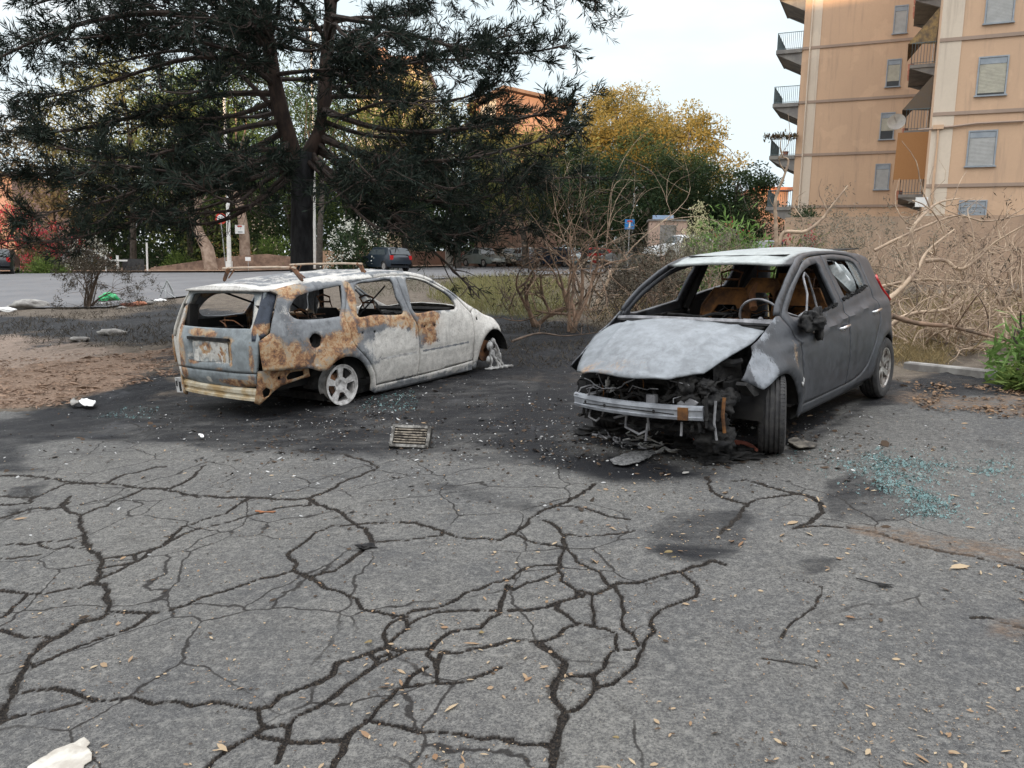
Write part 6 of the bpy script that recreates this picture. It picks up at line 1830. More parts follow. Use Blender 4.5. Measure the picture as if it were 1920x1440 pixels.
def bush(name, label, u, d, v_top, wpx, ml, seed, n=3200, leaf=(.16, .06), flower=None, nf=0, cat='shrub', dep=None, group=None, base=None, droop=0):
    b = base or onG(u, d); top = P(u, v_top, d).z-b.z
    rs = np.random.RandomState(seed); rx = wpx/2*d/FPX; ry = dep or rx*.8
    t = thing(name, label, cat, b, 0, group)
    st = MB()
    for k in range(9):
        q = rs.uniform(0, 6.28); e = (rx*.6*math.cos(q), ry*.6*math.sin(q), top*rs.uniform(.5, .85))
        st.tube([tuple(a) for a in curve_pts((rs.uniform(-.1, .1), rs.uniform(-.1, .1), -.05), e, .05, 5, rs)], [.035, .03, .025, .018, .012, .006], 5)
    st.build('stem', M_bark, t)
    K = 40; cc = rs.normal(size=(K, 3)); cc /= np.linalg.norm(cc, axis=1)[:, None]; cc *= rs.uniform(.4, .95, (K, 1)); cc[:, 2] = np.abs(cc[:, 2])
    c = cc[rs.randint(0, K, n)]+rs.normal(size=(n, 3))*.16; c[:, 2] = np.abs(c[:, 2])
    c = c*np.array([rx, ry, top*.95])
    d_ = c/np.linalg.norm(c, axis=1)[:, None]+rs.normal(size=(n, 3))*.7+np.array([0, 0, -droop]); d_ /= np.linalg.norm(d_, axis=1)[:, None]
    co, fa = leaf_quads(c, d_, rs.uniform(.6, 1.3, n)*leaf[0], rs.uniform(.6, 1.3, n)*leaf[1], rs)
    np_mesh('foliage', co, fa, ml, t)
    if flower is not None:
        K = nf//14; cc = rs.normal(size=(K, 3)); cc /= np.linalg.norm(cc, axis=1)[:, None]; cc *= rs.uniform(.85, 1.08, (K, 1)); cc[:, 2] = np.abs(cc[:, 2])
        c = cc[rs.randint(0, K, nf)]*np.array([rx, ry, top*.97])+rs.normal(size=(nf, 3))*.07*max(1, d/30); dd = rs.normal(size=(nf, 3)); dd /= np.linalg.norm(dd, axis=1)[:, None]
        s = .10*max(.6, d/45)
        co, fa = leaf_quads(c, dd, np.full(nf, s), np.full(nf, s*.8), rs); np_mesh('blossom', co, fa, flower, t)
    return t


bush('flowering_oleander', 'large white flowering oleander left of the dark parked car', 676, 52, 404, 125, ML_dark, 1, 5200, (.24, .07), ML_white, 1300)
bush('round_shrub', 'clipped green shrub beside the dark car at the far left', 82, 50, 476, 78, ML_mid, 2, 2600, (.16, .08))
bush('bougainvillea', 'red bougainvillea mass above the dark car at the far left', 25, 56, 385, 150, ML_brown, 3, 3600, (.22, .09), ML_red, 3600)
bush('bougainvillea', 'thin reddish bougainvillea right of the big red one', 120, 58, 420, 110, ML_brown, 4, 2800, (.22, .09), ML_red, 900)
bush('flowering_oleander', 'pale flowering bush left of the leaning trunk', 165, 56, 442, 85, ML_brown, 5, 2200, (.2, .07), ML_white, 700)
bush('hedge', 'bright green clipped hedge on the wall behind the parked cars', 905, 73, 440, 125, ML_fresh, 6, 3200, (.2, .1), dep=.8)
bush('shrub', 'dark shrub on the bank behind the rubble wall', 320, 60, 440, 120, ML_dark, 7, 3000, (.24, .09))
bush('shrub', 'leafy agave-like shrub above the rubble wall', 335, 57, 470, 60, ML_mid, 17, 1400, (.4, .05))
bush('shrub', 'shrub between the peeling trunk and the scorched pine', 510, 57, 440, 100, ML_mid, 8, 2800, (.22, .08))
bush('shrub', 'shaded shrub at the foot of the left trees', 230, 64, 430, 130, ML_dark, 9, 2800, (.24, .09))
bush('flowering_tree', 'cream blossoming tree behind the oleanders', 1306, 44, 382, 58, ML_cream, 10, 2600, (.14, .08), ML_cream, 600)
bush('round_shrub', 'dense dark green shrub on top of the wall below the apartment building', 1508, 31, 376, 62, ML_dark, 11, 5200, (.10, .06), dep=.8, base=Vector((P(1508, 405, 31).x, 31, 2.5)))
bush('shrub', 'dark leafy bank behind the parked cars', 790, 76, 395, 160, ML_dark, 12, 3000, (.28, .1))
bush('shrub', 'dark thicket behind the red parked car', 1080, 80, 395, 150, ML_dark, 13, 3000, (.28, .1))
bush('shrub', 'dark thicket left of the cabin', 1180, 78, 400, 110, ML_dark, 14, 3000, (.28, .1))
bush('shrub', 'green thicket right of the cabin', 1385, 56, 385, 150, ML_dark, 15, 3600, (.22, .08))


# ------------------------------------------------------------------ the big scorched pine
def build_pine():
    D0 = 15.5
    b = onG(566, D0); b.z -= .1
    root = thing('scorched_pine_tree', 'large dark fire-scorched pine with drooping limbs, nearest tree', 'tree', b)
    bv = np.array(b)
    rs = np.random.RandomState(42)
    L = lambda u, v, d: np.array(P(u, v, d))-bv
    tk = MB()
    main = [np.zeros(3), L(566, 520, D0), L(566, 420, D0), L(567, 340, D0), L(572, 285, D0)]
    tk.tube([tuple(p) for p in main], [.25, .215, .205, .20, .20], 14)
    tA = [L(568, 330, D0), L(545, 275, D0-.1), L(528, 215, D0-.2), L(512, 140, D0-.3), L(500, 50, D0-.4), L(490, -60, D0-.5), L(480, -250, D0-.4)]
    tB = [L(572, 300, D0), L(596, 262, D0+.1), L(608, 190, D0+.3), L(612, 110, D0+.4), L(622, 0, D0+.6), L(632, -120, D0+.7), L(640, -320, D0+.8)]
    t2 = MB(); t2.tube([tuple(p) for p in tA], [.15, .16, .15, .13, .11, .09, .05], 10)
    t2.tube([tuple(p) for p in tB], [.15, .16, .14, .12, .105, .09, .05], 10)
    tk.build('trunk', M_pinebark, root, True, 80); t2.build('stem', simple('brown_pine_bark', (.075, .050, .040), (.032, .024, .021), 8, .9, 0, .6, .03, stretch=(1, 1, .4)), root, True, 80)
    limbs = []

    def on(tr, t):
        k = t*(len(tr)-1); i = min(int(k), len(tr)-2); return tr[i]*(1-(k-i))+tr[i+1]*(k-i)
    # placed limbs: (trunk, t, end pixel, depth, sag, radius, foliage amount)
    pl = [(tB, .75, (1125, 5), 15.5, .1, .06, 1.3), (tB, .62, (1060, 85), 14.5, -.2, .06, 1.3), (tB, .5, (1000, 60), 17, .0, .05, 1.2), (tB, .66, (960, -60), 14, .3, .06, 1.2), (tB, .8, (860, -140), 15, .4, .06, 1.2),
          (tB, .45, (880, 110), 13.5, .1, .05, 1), (tB, .3, (1085, 195), 14.0, -.5, .065, 1.3), (tB, .25, (960, 215), 16.5, -.2, .05, 1.2), (tB, .18, (1050, 250), 13.4, -.75, .07, 1.3), (tB, .12, (1000, 330), 15.0, -.7, .06, 1.2),
          (tB, .05, (950, 395), 13.6, -.55, .06, 1.1), (tB, .02, (880, 430), 16, -.3, .055, .8), (main, .98, (830, 350), 13, -.45, .05, .9), (main, .93, (1000, 425), 14.5, -.35, .055, 1.3), (main, .95, (740, 420), 12.6, -.2, .045, .5),
          (main, .9, (900, 560), 14.0, .15, .05, .25), (tB, .3, (800, 200), 12.6, -.2, .05, .8), (tB, .1, (1120, 330), 17.5, -.6, .06, 1.2), (tB, .2, (900, 280), 18, -.4, .05, 1.2), (tB, .0, (820, 300), 19, -.3, .05, 1),
          (tA, .78, (60, 10), 15, .2, .06, 1.3), (tA, .62, (-40, 130), 13.5, .35, .085, 1.2), (tA, .6, (150, 90), 17, .2, .05, 1.2), (tA, .5, (30, 190), 15.5, .1, .06, 1.3), (tA, .42, (-60, 240), 14, .1, .06, 1.3),
          (tA, .3, (60, 260), 13, -.2, .06, 1.3), (tA, .25, (-20, 330), 15, -.2, .06, 1.3), (tA, .2, (130, 340), 16.5, -.3, .05, 1.2), (tA, .15, (60, 400), 13.2, -.35, .06, 1.2), (tA, .08, (190, 400), 14.5, -.4, .055, 1.1),
          (tA, .05, (280, 395), 12.8, -.35, .05, .9), (main, .98, (160, 300), 12.4, -.5, .06, 1.1), (main, .97, (330, 350), 16.5, -.15, .05, .8), (main, .95, (230, 405), 17.5, -.15, .05, .5), (main, .96, (400, 340), 12.6, -.1, .045, .4),
          (tA, .8, (300, -60), 14.5, .2, .06, 1.2), (tA, .9, (420, -160), 14, .3, .05, 1.1), (tA, .7, (200, -20), 17, .2, .05, 1.2), (tA, .65, (330, 30), 12.4, .1, .05, 1), (tA, .45, (300, 170), 12.2, .0, .05, 1),
          (tA, .35, (330, 250), 18.5, -.1, .05, 1.2), (tA, .5, (420, 90), 18.5, .1, .05, 1.2), (tB, .55, (720, 60), 12.4, .1, .05, 1), (tB, .6, (780, 20), 18, .1, .05, 1.2), (tB, .4, (700, 160), 18.5, .1, .05, 1.2),
          (tB, .85, (700, -120), 16, .3, .05, 1.2), (tA, .55, (480, 20), 12.4, .2, .04, .9), (tA, .2, (420, 260), 12.2, -.3, .045, .8), (tA, .3, (100, 120), 18, .2, .05, 1.2), (tA, .1, (350, 330), 11.8, -.4, .045, .7),
          (tB, .35, (940, 150), 15.5, .0, .05, 1.2), (tB, .15, (700, 330), 11.8, -.3, .04, .6), (tB, .08, (760, 270), 12.2, -.4, .045, .8), (tA, .12, (20, 450), 15.5, -.3, .05, .9), (tA, .4, (210, 230), 14.5, -.1, .05, 1.1)]
    for tr, t, (u, v), d, sag, r, fo in pl: limbs.append((on(tr, t), L(u, v, d), sag, r, fo))
    for k in range(16):
        tr = tA if k % 2 else tB; q = rs.uniform(0, 6.28); s = on(tr, rs.uniform(.45, 1)); l = rs.uniform(2.0, 4.0)
        limbs.append((s, s+np.array([math.cos(q)*l, math.sin(q)*l, rs.uniform(0, 1.6)]), rs.uniform(-.2, .3), .045, 1.2))
    bc, bd = [], []
    for (a, e, sag, r, fo) in limbs:
        lm = MB()
        n = 12; cp = curve_pts(a, e, sag, n, rs, .035)
        lm.tube([tuple(p) for p in cp], [r*(1-.85*(i/n)**.8)+.004 for i in range(n+1)], 6)
        Ln = np.linalg.norm(e-a)
        nt = int(Ln*6.2*(.5+.5*fo))
        for k in range(nt):
            t = rs.uniform(.22, 1.0); i = min(int(t*n), n-1); p = cp[i]*(1-(t*n-i))+cp[i+1]*(t*n-i)
            dirm = cp[i+1]-cp[i]; dirm /= np.linalg.norm(dirm)
            side = np.cross(dirm, [0, 0, 1]); side /= np.linalg.norm(side)+1e-6; side *= rs.choice([-1, 1])
            tl = rs.uniform(.5, 1.5)*(1.15-.55*t)*min(1, Ln/4)
            q = p+(dirm*rs.uniform(.4, 1.0)+side*rs.uniform(.4, 1.1)+np.array([0, 0, rs.uniform(-.5, .45)]))*tl*.75
            tp = curve_pts(p, q, rs.uniform(-.12, .12), 5, rs, .08)
            lm.tube([tuple(x) for x in tp], [.013, .011, .009, .007, .005, .003], 4, False)
            # sub twigs with tufts
            for m_ in range(int(rs.randint(5, 9)*(.45+.6*fo))):
                tt = rs.uniform(.3, 1); j = min(int(tt*5), 4); pp = tp[j]*(1-(tt*5-j))+tp[j+1]*(tt*5-j)
                dd = (tp[j+1]-tp[j])/ (np.linalg.norm(tp[j+1]-tp[j])+1e-6)+rs.normal(size=3)*.55+np.array([0, 0, .12]); dd /= np.linalg.norm(dd)
                sl = rs.uniform(.12, .36)
                if rs.rand() < .5: lm.tube([tuple(pp), tuple(pp+dd*sl)], [.005, .003], 3, False)
                if fo > .3 or rs.rand() < .3: bc.append(pp+dd*sl*.45); bd.append(dd*sl*.5)
        lm.build('limb', M_limb, root)
    bc = np.array(bc); bd = np.array(bd)
    # low sprays dropped by view window so the sign and parked cars show
    wp = bc+bv; uu = 960+FPX*(wp[:, 0]/wp[:, 1]); vv = 480-FPX*(wp[:, 2]-CAMH)/wp[:, 1]
    kp = ~((uu > 375) & (uu < 500) & (vv > 365)) & ~((uu > 860) & (uu < 1100) & (vv > 440) & (rs.rand(len(bc)) < .8)); bc, bd = bc[kp], bd[kp]; NT = len(bc)
    print('tufts', NT)
    per = 13
    c = np.repeat(bc, per, 0); dv = np.repeat(bd, per, 0); n = len(c)
    t = rs.uniform(-1, 1.0, (n, 1)); c = c+dv*t
    du = dv/np.linalg.norm(dv, axis=1)[:, None]
    nd = du*.75+rs.normal(size=(n, 3))*.42+np.array([0, 0, .05]); nd /= np.linalg.norm(nd, axis=1)[:, None]
    ln = rs.uniform(.11, .22, n); c = c+nd*ln[:, None]*.5
    co, fa = leaf_quads(c, nd, ln, rs.uniform(.013, .023, n), rs)
    np_mesh('foliage', co, fa, ML_pine, root)
    return root


pine = build_pine()


# ------------------------------------------------------------------ bare burnt shrubs
M_twig = simple('bleached_twigs', (.46, .35, .25), (.26, .19, .14), 7, .85, 0, .3, .01)
M_twig2 = simple('reddish_scorched_stems', (.29, .19, .13), (.11, .08, .06), 5, .9, 0, .3, .01)
M_twigm = simple('grey_brown_twigs', (.17, .125, .09), (.075, .055, .042), 6, .9, 0, .3, .01)
M_twigd = simple('charred_twigs', (.06, .045, .035), (.14, .10, .075), 5, .9, 0, .3, .01)


def bare_shrub(name, label, base, h, spread, mt, seed, stems=5, depth=4, r0=.035, curl=.5, lean=(0, 0), group=None, leaves=None, nl=0, kids=(2, 3), drop=0):
    rs = np.random.RandomState(seed)
    t = thing(name, label, 'shrub', base, 0, group)
    tips = []
    for s in range(stems):
        mb = MB()
        q = 2*math.pi*s/stems+rs.uniform(-.5, .5); el = rs.uniform(.5, 1.2)
        d0 = np.array([math.cos(q)*spread/h*el+lean[0], math.sin(q)*spread/h*el+lean[1], 1.]); d0 /= np.linalg.norm(d0)

        def grow(p, d, r, l, lv):
            n = 6; pts = [p.copy()]; rad = [r]; cv = rs.normal(size=3)*curl
            for i in range(n):
                d = d+cv/n+rs.normal(size=3)*.10+np.array([0, 0, .04 if lv < 2 else -.02-drop]); d /= np.linalg.norm(d)
                p = p+d*l/n; pts.append(p.copy()); rad.append(r*(1-.42*(i+1)/n))
            mb.tube([tuple(x) for x in pts], rad, 6 if lv < 2 else 4, False)
            if lv >= depth or r < .003: tips.append((p, d)); return
            for k in range(rs.randint(kids[0], kids[1]+1)):
                j = rs.randint(2, n+1) if k else n
                nd = d+rs.normal(size=3)*.75; nd[2] += .15; nd /= np.linalg.norm(nd)
                grow(pts[j].copy(), nd, rad[j]*rs.uniform(.62, .82), l*rs.uniform(.62, .92), lv+1)
        grow(np.array([rs.uniform(-.08, .08), rs.uniform(-.08, .08), -.05]), d0, r0*rs.uniform(.7, 1.1), h*.42, 0)
        mb.build('stem', mt, t)
    if leaves is not None and tips:
        k = rs.randint(0, len(tips), nl); c = np.array([tips[i][0] for i in k])+rs.normal(size=(nl, 3))*.07; d = np.array([tips[i][1] for i in k])+rs.normal(size=(nl, 3))*.8+np.array([0, 0, -.3]); d /= np.linalg.norm(d, axis=1)[:, None]
        co, fa = leaf_quads(c, d, rs.uniform(.06, .12, nl), rs.uniform(.012, .022, nl), rs); np_mesh('dry_leaves', co, fa, leaves, t)
    return t


def gb(u, v): return G(u, v)


bare_shrub('bare_shrub', 'bare reddish multi-stemmed shrub between the two burnt cars', gb(1072, 622), 2.9, 1.6, M_twig2, 3, 6, 5, .045, .5, (0, 0), None, ML_char, 900)
bare_shrub('bare_shrub', 'short bare shrub with a thick red stump left of the multi-stemmed one', gb(1008, 612), 2.2, 1.6, M_twig2, 5, 3, 4, .055, .7, (-.2, 0), None, ML_char, 500)
bare_shrub('bare_shrub', 'thin bare shrub right behind the front of the white-ash estate', gb(960, 590), 1.7, 1.4, M_twigd, 6, 5, 4, .022, .8, (0, 0), None, ML_char, 800)
bare_shrub('bare_shrub', 'pale tall bare shrub behind the multi-stemmed one', gb(1105, 588), 3.9, 2.4, M_twig, 7, 5, 4, .038, .45, (.1, 0))
bare_shrub('bare_shrub', 'scorched leafy shrub left of the grey hatchback windscreen', gb(1190, 612), 1.5, 1.4, M_twigd, 8, 8, 5, .026, .5, (0, 0), None, ML_char, 3400)
bare_shrub('bare_shrub', 'scorched leafy shrub further back near the grey hatchback', gb(1230, 588), 1.9, 1.7, M_twig2, 9, 8, 5, .028, .5, (0, 0), None, ML_grey, 3600)
bare_shrub('bare_shrub', 'scorched shrub seen through the windscreen opening of the grey hatchback', gb(1320, 585), 1.9, 1.6, M_twig, 12, 8, 4, .026, .5, (0, 0), None, ML_grey, 2600)
# tangle on the right
tg = [(1690, 640, 2.9, 2.0, 21), (1760, 650, 2.7, 2.0, 22), (1840, 640, 3.3, 2.2, 23), (1900, 655, 3.0, 2.2, 24), (1990, 650, 3.2, 2.2, 25), (1725, 655, 2.4, 2.3, 18), (1800, 660, 2.3, 2.3, 19), (1870, 640, 2.9, 2.4, 20), (1720, 600, 2.4, 2.2, 26), (1800, 595, 2.6, 2.2, 27), (1890, 600, 2.7, 2.2, 28), (1660, 590, 2.3, 2.0, 29), (1980, 600, 3.0, 2.2, 30)]
tl = ['nearest bare pale shrub of the tangle, just right of the red tail light', 'bare pale shrub of the tangle, second from the hatchback', 'tall bare pale shrub of the tangle below the shuttered windows', 'bare pale shrub of the tangle near the right edge',
      'bare pale shrub of the tangle cut by the right edge, near one', 'low bare shrub of the tangle over the straw clump', 'low bare shrub of the tangle above the kerb middle', 'bare shrub of the tangle just left of the green oleander', 'further bare shrub of the tangle behind the hatchback rear', 'further bare shrub in the middle of the tangle', 'further bare shrub of the tangle below the blue-grey shutter',
      'bare shrub of the tangle directly behind the hatchback roof', 'further bare shrub of the tangle cut by the right edge']
for (u, v, h, s, sd_), lb in zip(tg, tl):
    bare_shrub('bare_shrub', lb, gb(u, v), h*.82, s*1.05, M_twig if sd_ < 26 else M_twigm, sd_, 6 if sd_ < 26 else 3, 6, .023, 1.0, (-.15, 0), 'bare shrubs of the right-hand tangle', ML_char if sd_ in (24, 27) else None, 260, drop=.02)
for i, (u, v, h) in enumerate([(1500, 560, 2.4), (1560, 566, 2.2), (1620, 575, 2.5)]):
    bare_shrub('bare_shrub', ['grey leafy scorched shrub behind the hatchback roof, left one', 'grey leafy scorched shrub behind the hatchback roof, middle one', 'grey leafy scorched shrub behind the hatchback roof, right one'][i], gb(u, v), h, 1.6, M_twig, 60+i, 7, 4, .024, .6, (0, 0), 'scorched shrubs behind the hatchback', ML_grey, 2200)


def limb(name, label, pts, r, mt, side=0, seed=0, cat='branch'):
    """one placed crooked branch; pts = (u,v,depth)"""
    p = [P(*q) for q in pts]; b = p[0]
    mb = MB()
    pts3 = sm3([q-b for q in p], 5)
    n = len(pts3); r *= .72; mb.tube(pts3, [r*(1-.75*i/n)*(1+.12*math.sin(i*2.3+seed)) for i in range(n)], 7)
    rs = np.random.RandomState(seed)
    for k in range(side):
        i = rs.randint(n//4, n-1); s_ = np.array(pts3[i]); L = rs.uniform(.4, 1.2)
        e = s_+np.array([rs.uniform(-.6, .6), rs.uniform(-.5, .5), rs.uniform(-.1, .9)])*L
        mb.tube([tuple(x) for x in curve_pts(s_, e, rs.uniform(-.2, .2), 6, rs, .12)], [r*.35*(1-.12*j) for j in range(7)], 5)
    o = mb.build(name, mt, None, True, 80); o.location = b
    return meta(o, label, cat)


def sm3(p, k):
    out = []
    for i in range(len(p)-1):
        p0, p1, p2, p3 = p[max(i-1, 0)], p[i], p[i+1], p[min(i+2, len(p)-1)]
        for j in range(k):
            t = j/k; out.append(tuple(.5*((2*p1)+(-p0+p2)*t+(2*p0-5*p1+4*p2-p3)*t*t+(-p0+3*p1-3*p2+p3)*t**3)))
    out.append(tuple(p[-1])); return out


limb('fallen_branch', 'long bare branch lying from the hatchback rear towards the green oleander', [(1672, 592, 10.2), (1720, 606, 10.2), (1780, 612, 10.1), (1830, 624, 10.0), (1885, 638, 9.8), (1925, 650, 9.7)], .05, M_twig2, 4, 1)
limb('fallen_branch', 'pale curved branch arching just right of the hatchback rear wheel', [(1672, 610, 10.4), (1690, 596, 10.4), (1720, 586, 10.6), (1775, 580, 10.8), (1800, 560, 11)], .05, M_twig, 5, 2)
limb('fallen_branch', 'pale thick branch rising from behind the red tail light', [(1660, 565, 10.8), (1690, 540, 11), (1720, 505, 11.2), (1740, 470, 11.4), (1790, 430, 11.6)], .055, M_twig, 7, 3)
limb('arching_branch', 'thick pale branch curving in a wide arc below the shutter windows', [(1715, 500, 12), (1706, 470, 12), (1710, 430, 12), (1735, 400, 12.2), (1760, 380, 12.4), (1800, 372, 12.6)], .05, M_twig, 8, 4)
limb('arching_branch', 'pale branch sagging in a loop in the middle of the tangle', [(1735, 490, 11.5), (1770, 488, 11.5), (1800, 505, 11.4), (1835, 485, 11.3), (1865, 455, 11.2), (1925, 420, 11)], .045, M_twig, 8, 5)
limb('arching_branch', 'pale branch running nearly level behind the tangle', [(1650, 538, 11.8), (1720, 525, 11.8), (1800, 528, 11.8), (1870, 535, 11.6), (1930, 520, 11.6)], .035, M_twig, 9, 6)
limb('arching_branch', 'long pale branch reaching up across the wall to the right edge', [(1640, 470, 12.5), (1700, 440, 12.5), (1790, 405, 12.6), (1850, 415, 12.6), (1930, 400, 12.6)], .035, M_twig, 9, 7)
limb('bare_branch', 'tall bare forked branch standing behind the hatchback roof', [(1458, 500, 12), (1456, 460, 12), (1454, 410, 12), (1455, 370, 12), (1470, 330, 12), (1478, 300, 12), (1462, 295, 12)], .05, M_twig, 3, 8)
limb('bare_branch', 'bare branch of the fork bending right above the wall', [(1460, 460, 12), (1470, 436, 12), (1510, 434, 12), (1540, 412, 12), (1555, 392, 12), (1590, 348, 12)], .05, M_twig, 3, 9)
limb('fallen_branch', 'thin charred branch lying behind the burnt estate nose', [(960, 640, 12.5), (1010, 625, 13), (1060, 630, 13.2), (1130, 622, 13.2)], .03, M_twigd, 5, 10)

# oleanders
bush('oleander', 'green oleander with red flowers behind the grey hatchback roof', 1385, 19, 398, 200, ML_spray, 31, 4600, (.22, .040), ML_red, 260, dep=1.0, droop=.3)
bush('oleander', 'half-burnt oleander left of the hatchback roof', 1300, 20, 440, 170, ML_grey, 32, 3600, (.18, .03), None, 0, dep=1.0, droop=.3)
bush('oleander', 'dark scorched oleander behind the bare shrub', 1215, 21, 468, 150, ML_char, 33, 3600, (.18, .03), None, 0, dep=1.0, droop=.3)
bush('oleander', 'pink flowering spray above the hatchback roof', 1500, 20, 420, 100, ML_mid, 34, 1000, (.18, .03), ML_red, 420, dep=.8, droop=.3)
# green oleander at the right edge
bb_ = G(1945, 716)
bush('oleander', 'fresh green oleander cut by the right edge', 1935, bb_.y, 555, 150, ML_spray, 35, 620, (.27, .040), base=bb_, dep=.5, droop=.8)
bb_ = G(1935, 730)
bush('oleander', 'low green oleander shoots on the kerb at the right edge', 1925, bb_.y, 680, 110, ML_mid, 36, 700, (.16, .03), base=bb_, dep=.3, droop=.3)

# small burnt sapling at the left
sp = gb(165, 578)
t = bare_shrub('burnt_sapling', 'small charred shrub stump with a leaning twig left of the estate', sp, 1.9, .45, M_twigd, 71, 9, 3, .03, .3, (.1, 0), None, ML_char, 7000)
mb = MB(); mb.tube([(0, 0, 0), (.15, 0, .5), (.35, 0, 1.0), (.75, 0, 1.65)], [.06, .05, .035, .01], 6); mb.build('leaning_twig', M_twigd, t)


# grass and ground litter
def tuft_field(name, pix, n, h, mt, seed, label, cat, lean=.5, w_=.006):
    rs = np.random.RandomState(seed)
    pw = [tuple(G(u, v).xy) for u, v in pix]
    xs = [p[0] for p in pw]; ys = [p[1] for p in pw]
    x = rs.uniform(min(xs), max(xs), n*3); y = rs.uniform(min(ys), max(ys), n*3)
    k = pin(pw, x, y) > 0; x, y = x[k][:n], y[k][:n]; m_ = len(x)
    cl_ = vnoise(x, y, 1.2, seed, 3) > .42; x, y = x[cl_], y[cl_]; m_ = len(x)
    z = terr(x, y)
    d = rs.normal(size=(m_, 3))*lean; d[:, 2] = 1; d /= np.linalg.norm(d, axis=1)[:, None]
    L = rs.uniform(.4, 1.2, m_)*h; c = np.column_stack([x, y, z])+d*L[:, None]*.45
    co, fa = leaf_quads(c, d, L, rs.uniform(.7, 1.5, m_)*w_, rs)
    o = np_mesh(name, co, fa, mt); return meta(o, label, cat, None, 'stuff')


ML_dry = leafmat('dry_grass', (.32, .24, .12), (.16, .13, .07), .3)
ML_drygreen = leafmat('dull_grass', (.15, .155, .06), (.25, .22, .11), .3)
tuft_field('grass', [(800, 560), (860, 530), (960, 522), (1060, 530), (1080, 600), (980, 602), (880, 590)], 9000, .45, ML_drygreen, 81, 'dull green grass behind the estate', 'grass', .6, .014)
tuft_field('dry_grass', [(1100, 600), (1180, 560), (1400, 545), (1700, 560), (2000, 560), (2000, 640), (1680, 690), (1200, 640)], 16000, .40, ML_dry, 82, 'dry straw grass among the bare shrubs', 'grass', .9, .010)
tuft_field('dry_grass', [(1660, 690), (1680, 640), (1760, 645), (1780, 690)], 1800, .25, ML_dry, 83, 'straw clump behind the hatchback rear wheel', 'grass', .8, .006)
tuft_field('charred_weeds', [(-60, 640), (0, 590), (330, 560), (340, 650), (200, 655)], 5000, .16, ML_char, 85, 'charred weed stubble on the burnt verge at left', 'grass', 1.0, .010)
tuft_field('charred_weeds', [(880, 610), (1180, 600), (1200, 650), (1090, 700), (960, 690)], 4000, .10, ML_char, 86, 'charred stubble between the cars', 'grass', 1.0, .008)
tuft_field('dry_weeds', [(640, 535), (800, 520), (900, 522), (860, 545), (700, 560)], 3000, .3, ML_grey, 84, 'ashy weeds behind the estate', 'grass', .9, .014)

# ------------------------------------------------------------------ parked cars beyond the road
def paint(name, c, rough=.3):
    m_, nt_, b = mat(name, rough, .1, .5); n = N(nt_)
    n.set(b, 'Base Color', n.mix(n.rng(n.noise(n.co('Object'), 2, 3), .3, .7), c, tuple(q*.82 for q in c)))
    b.inputs['Coat Weight'].default_value = .3
    return m_


M_cglass, _nt, _b = mat('car_glass', .08, 0, .5)
_b.inputs['Base Color'].default_value = (.05, .06, .065, 1)
M_lampw = simple('headlamp_glass', (.60, .62, .62), (.45, .47, .48), 6, .2)
M_plate = simple('plate_white', (.75, .75, .73), (.65, .65, .64), 6, .5)
M_plast = simple('black_plastic', (.03, .03, .032), (.045, .045, .045), 6, .6)


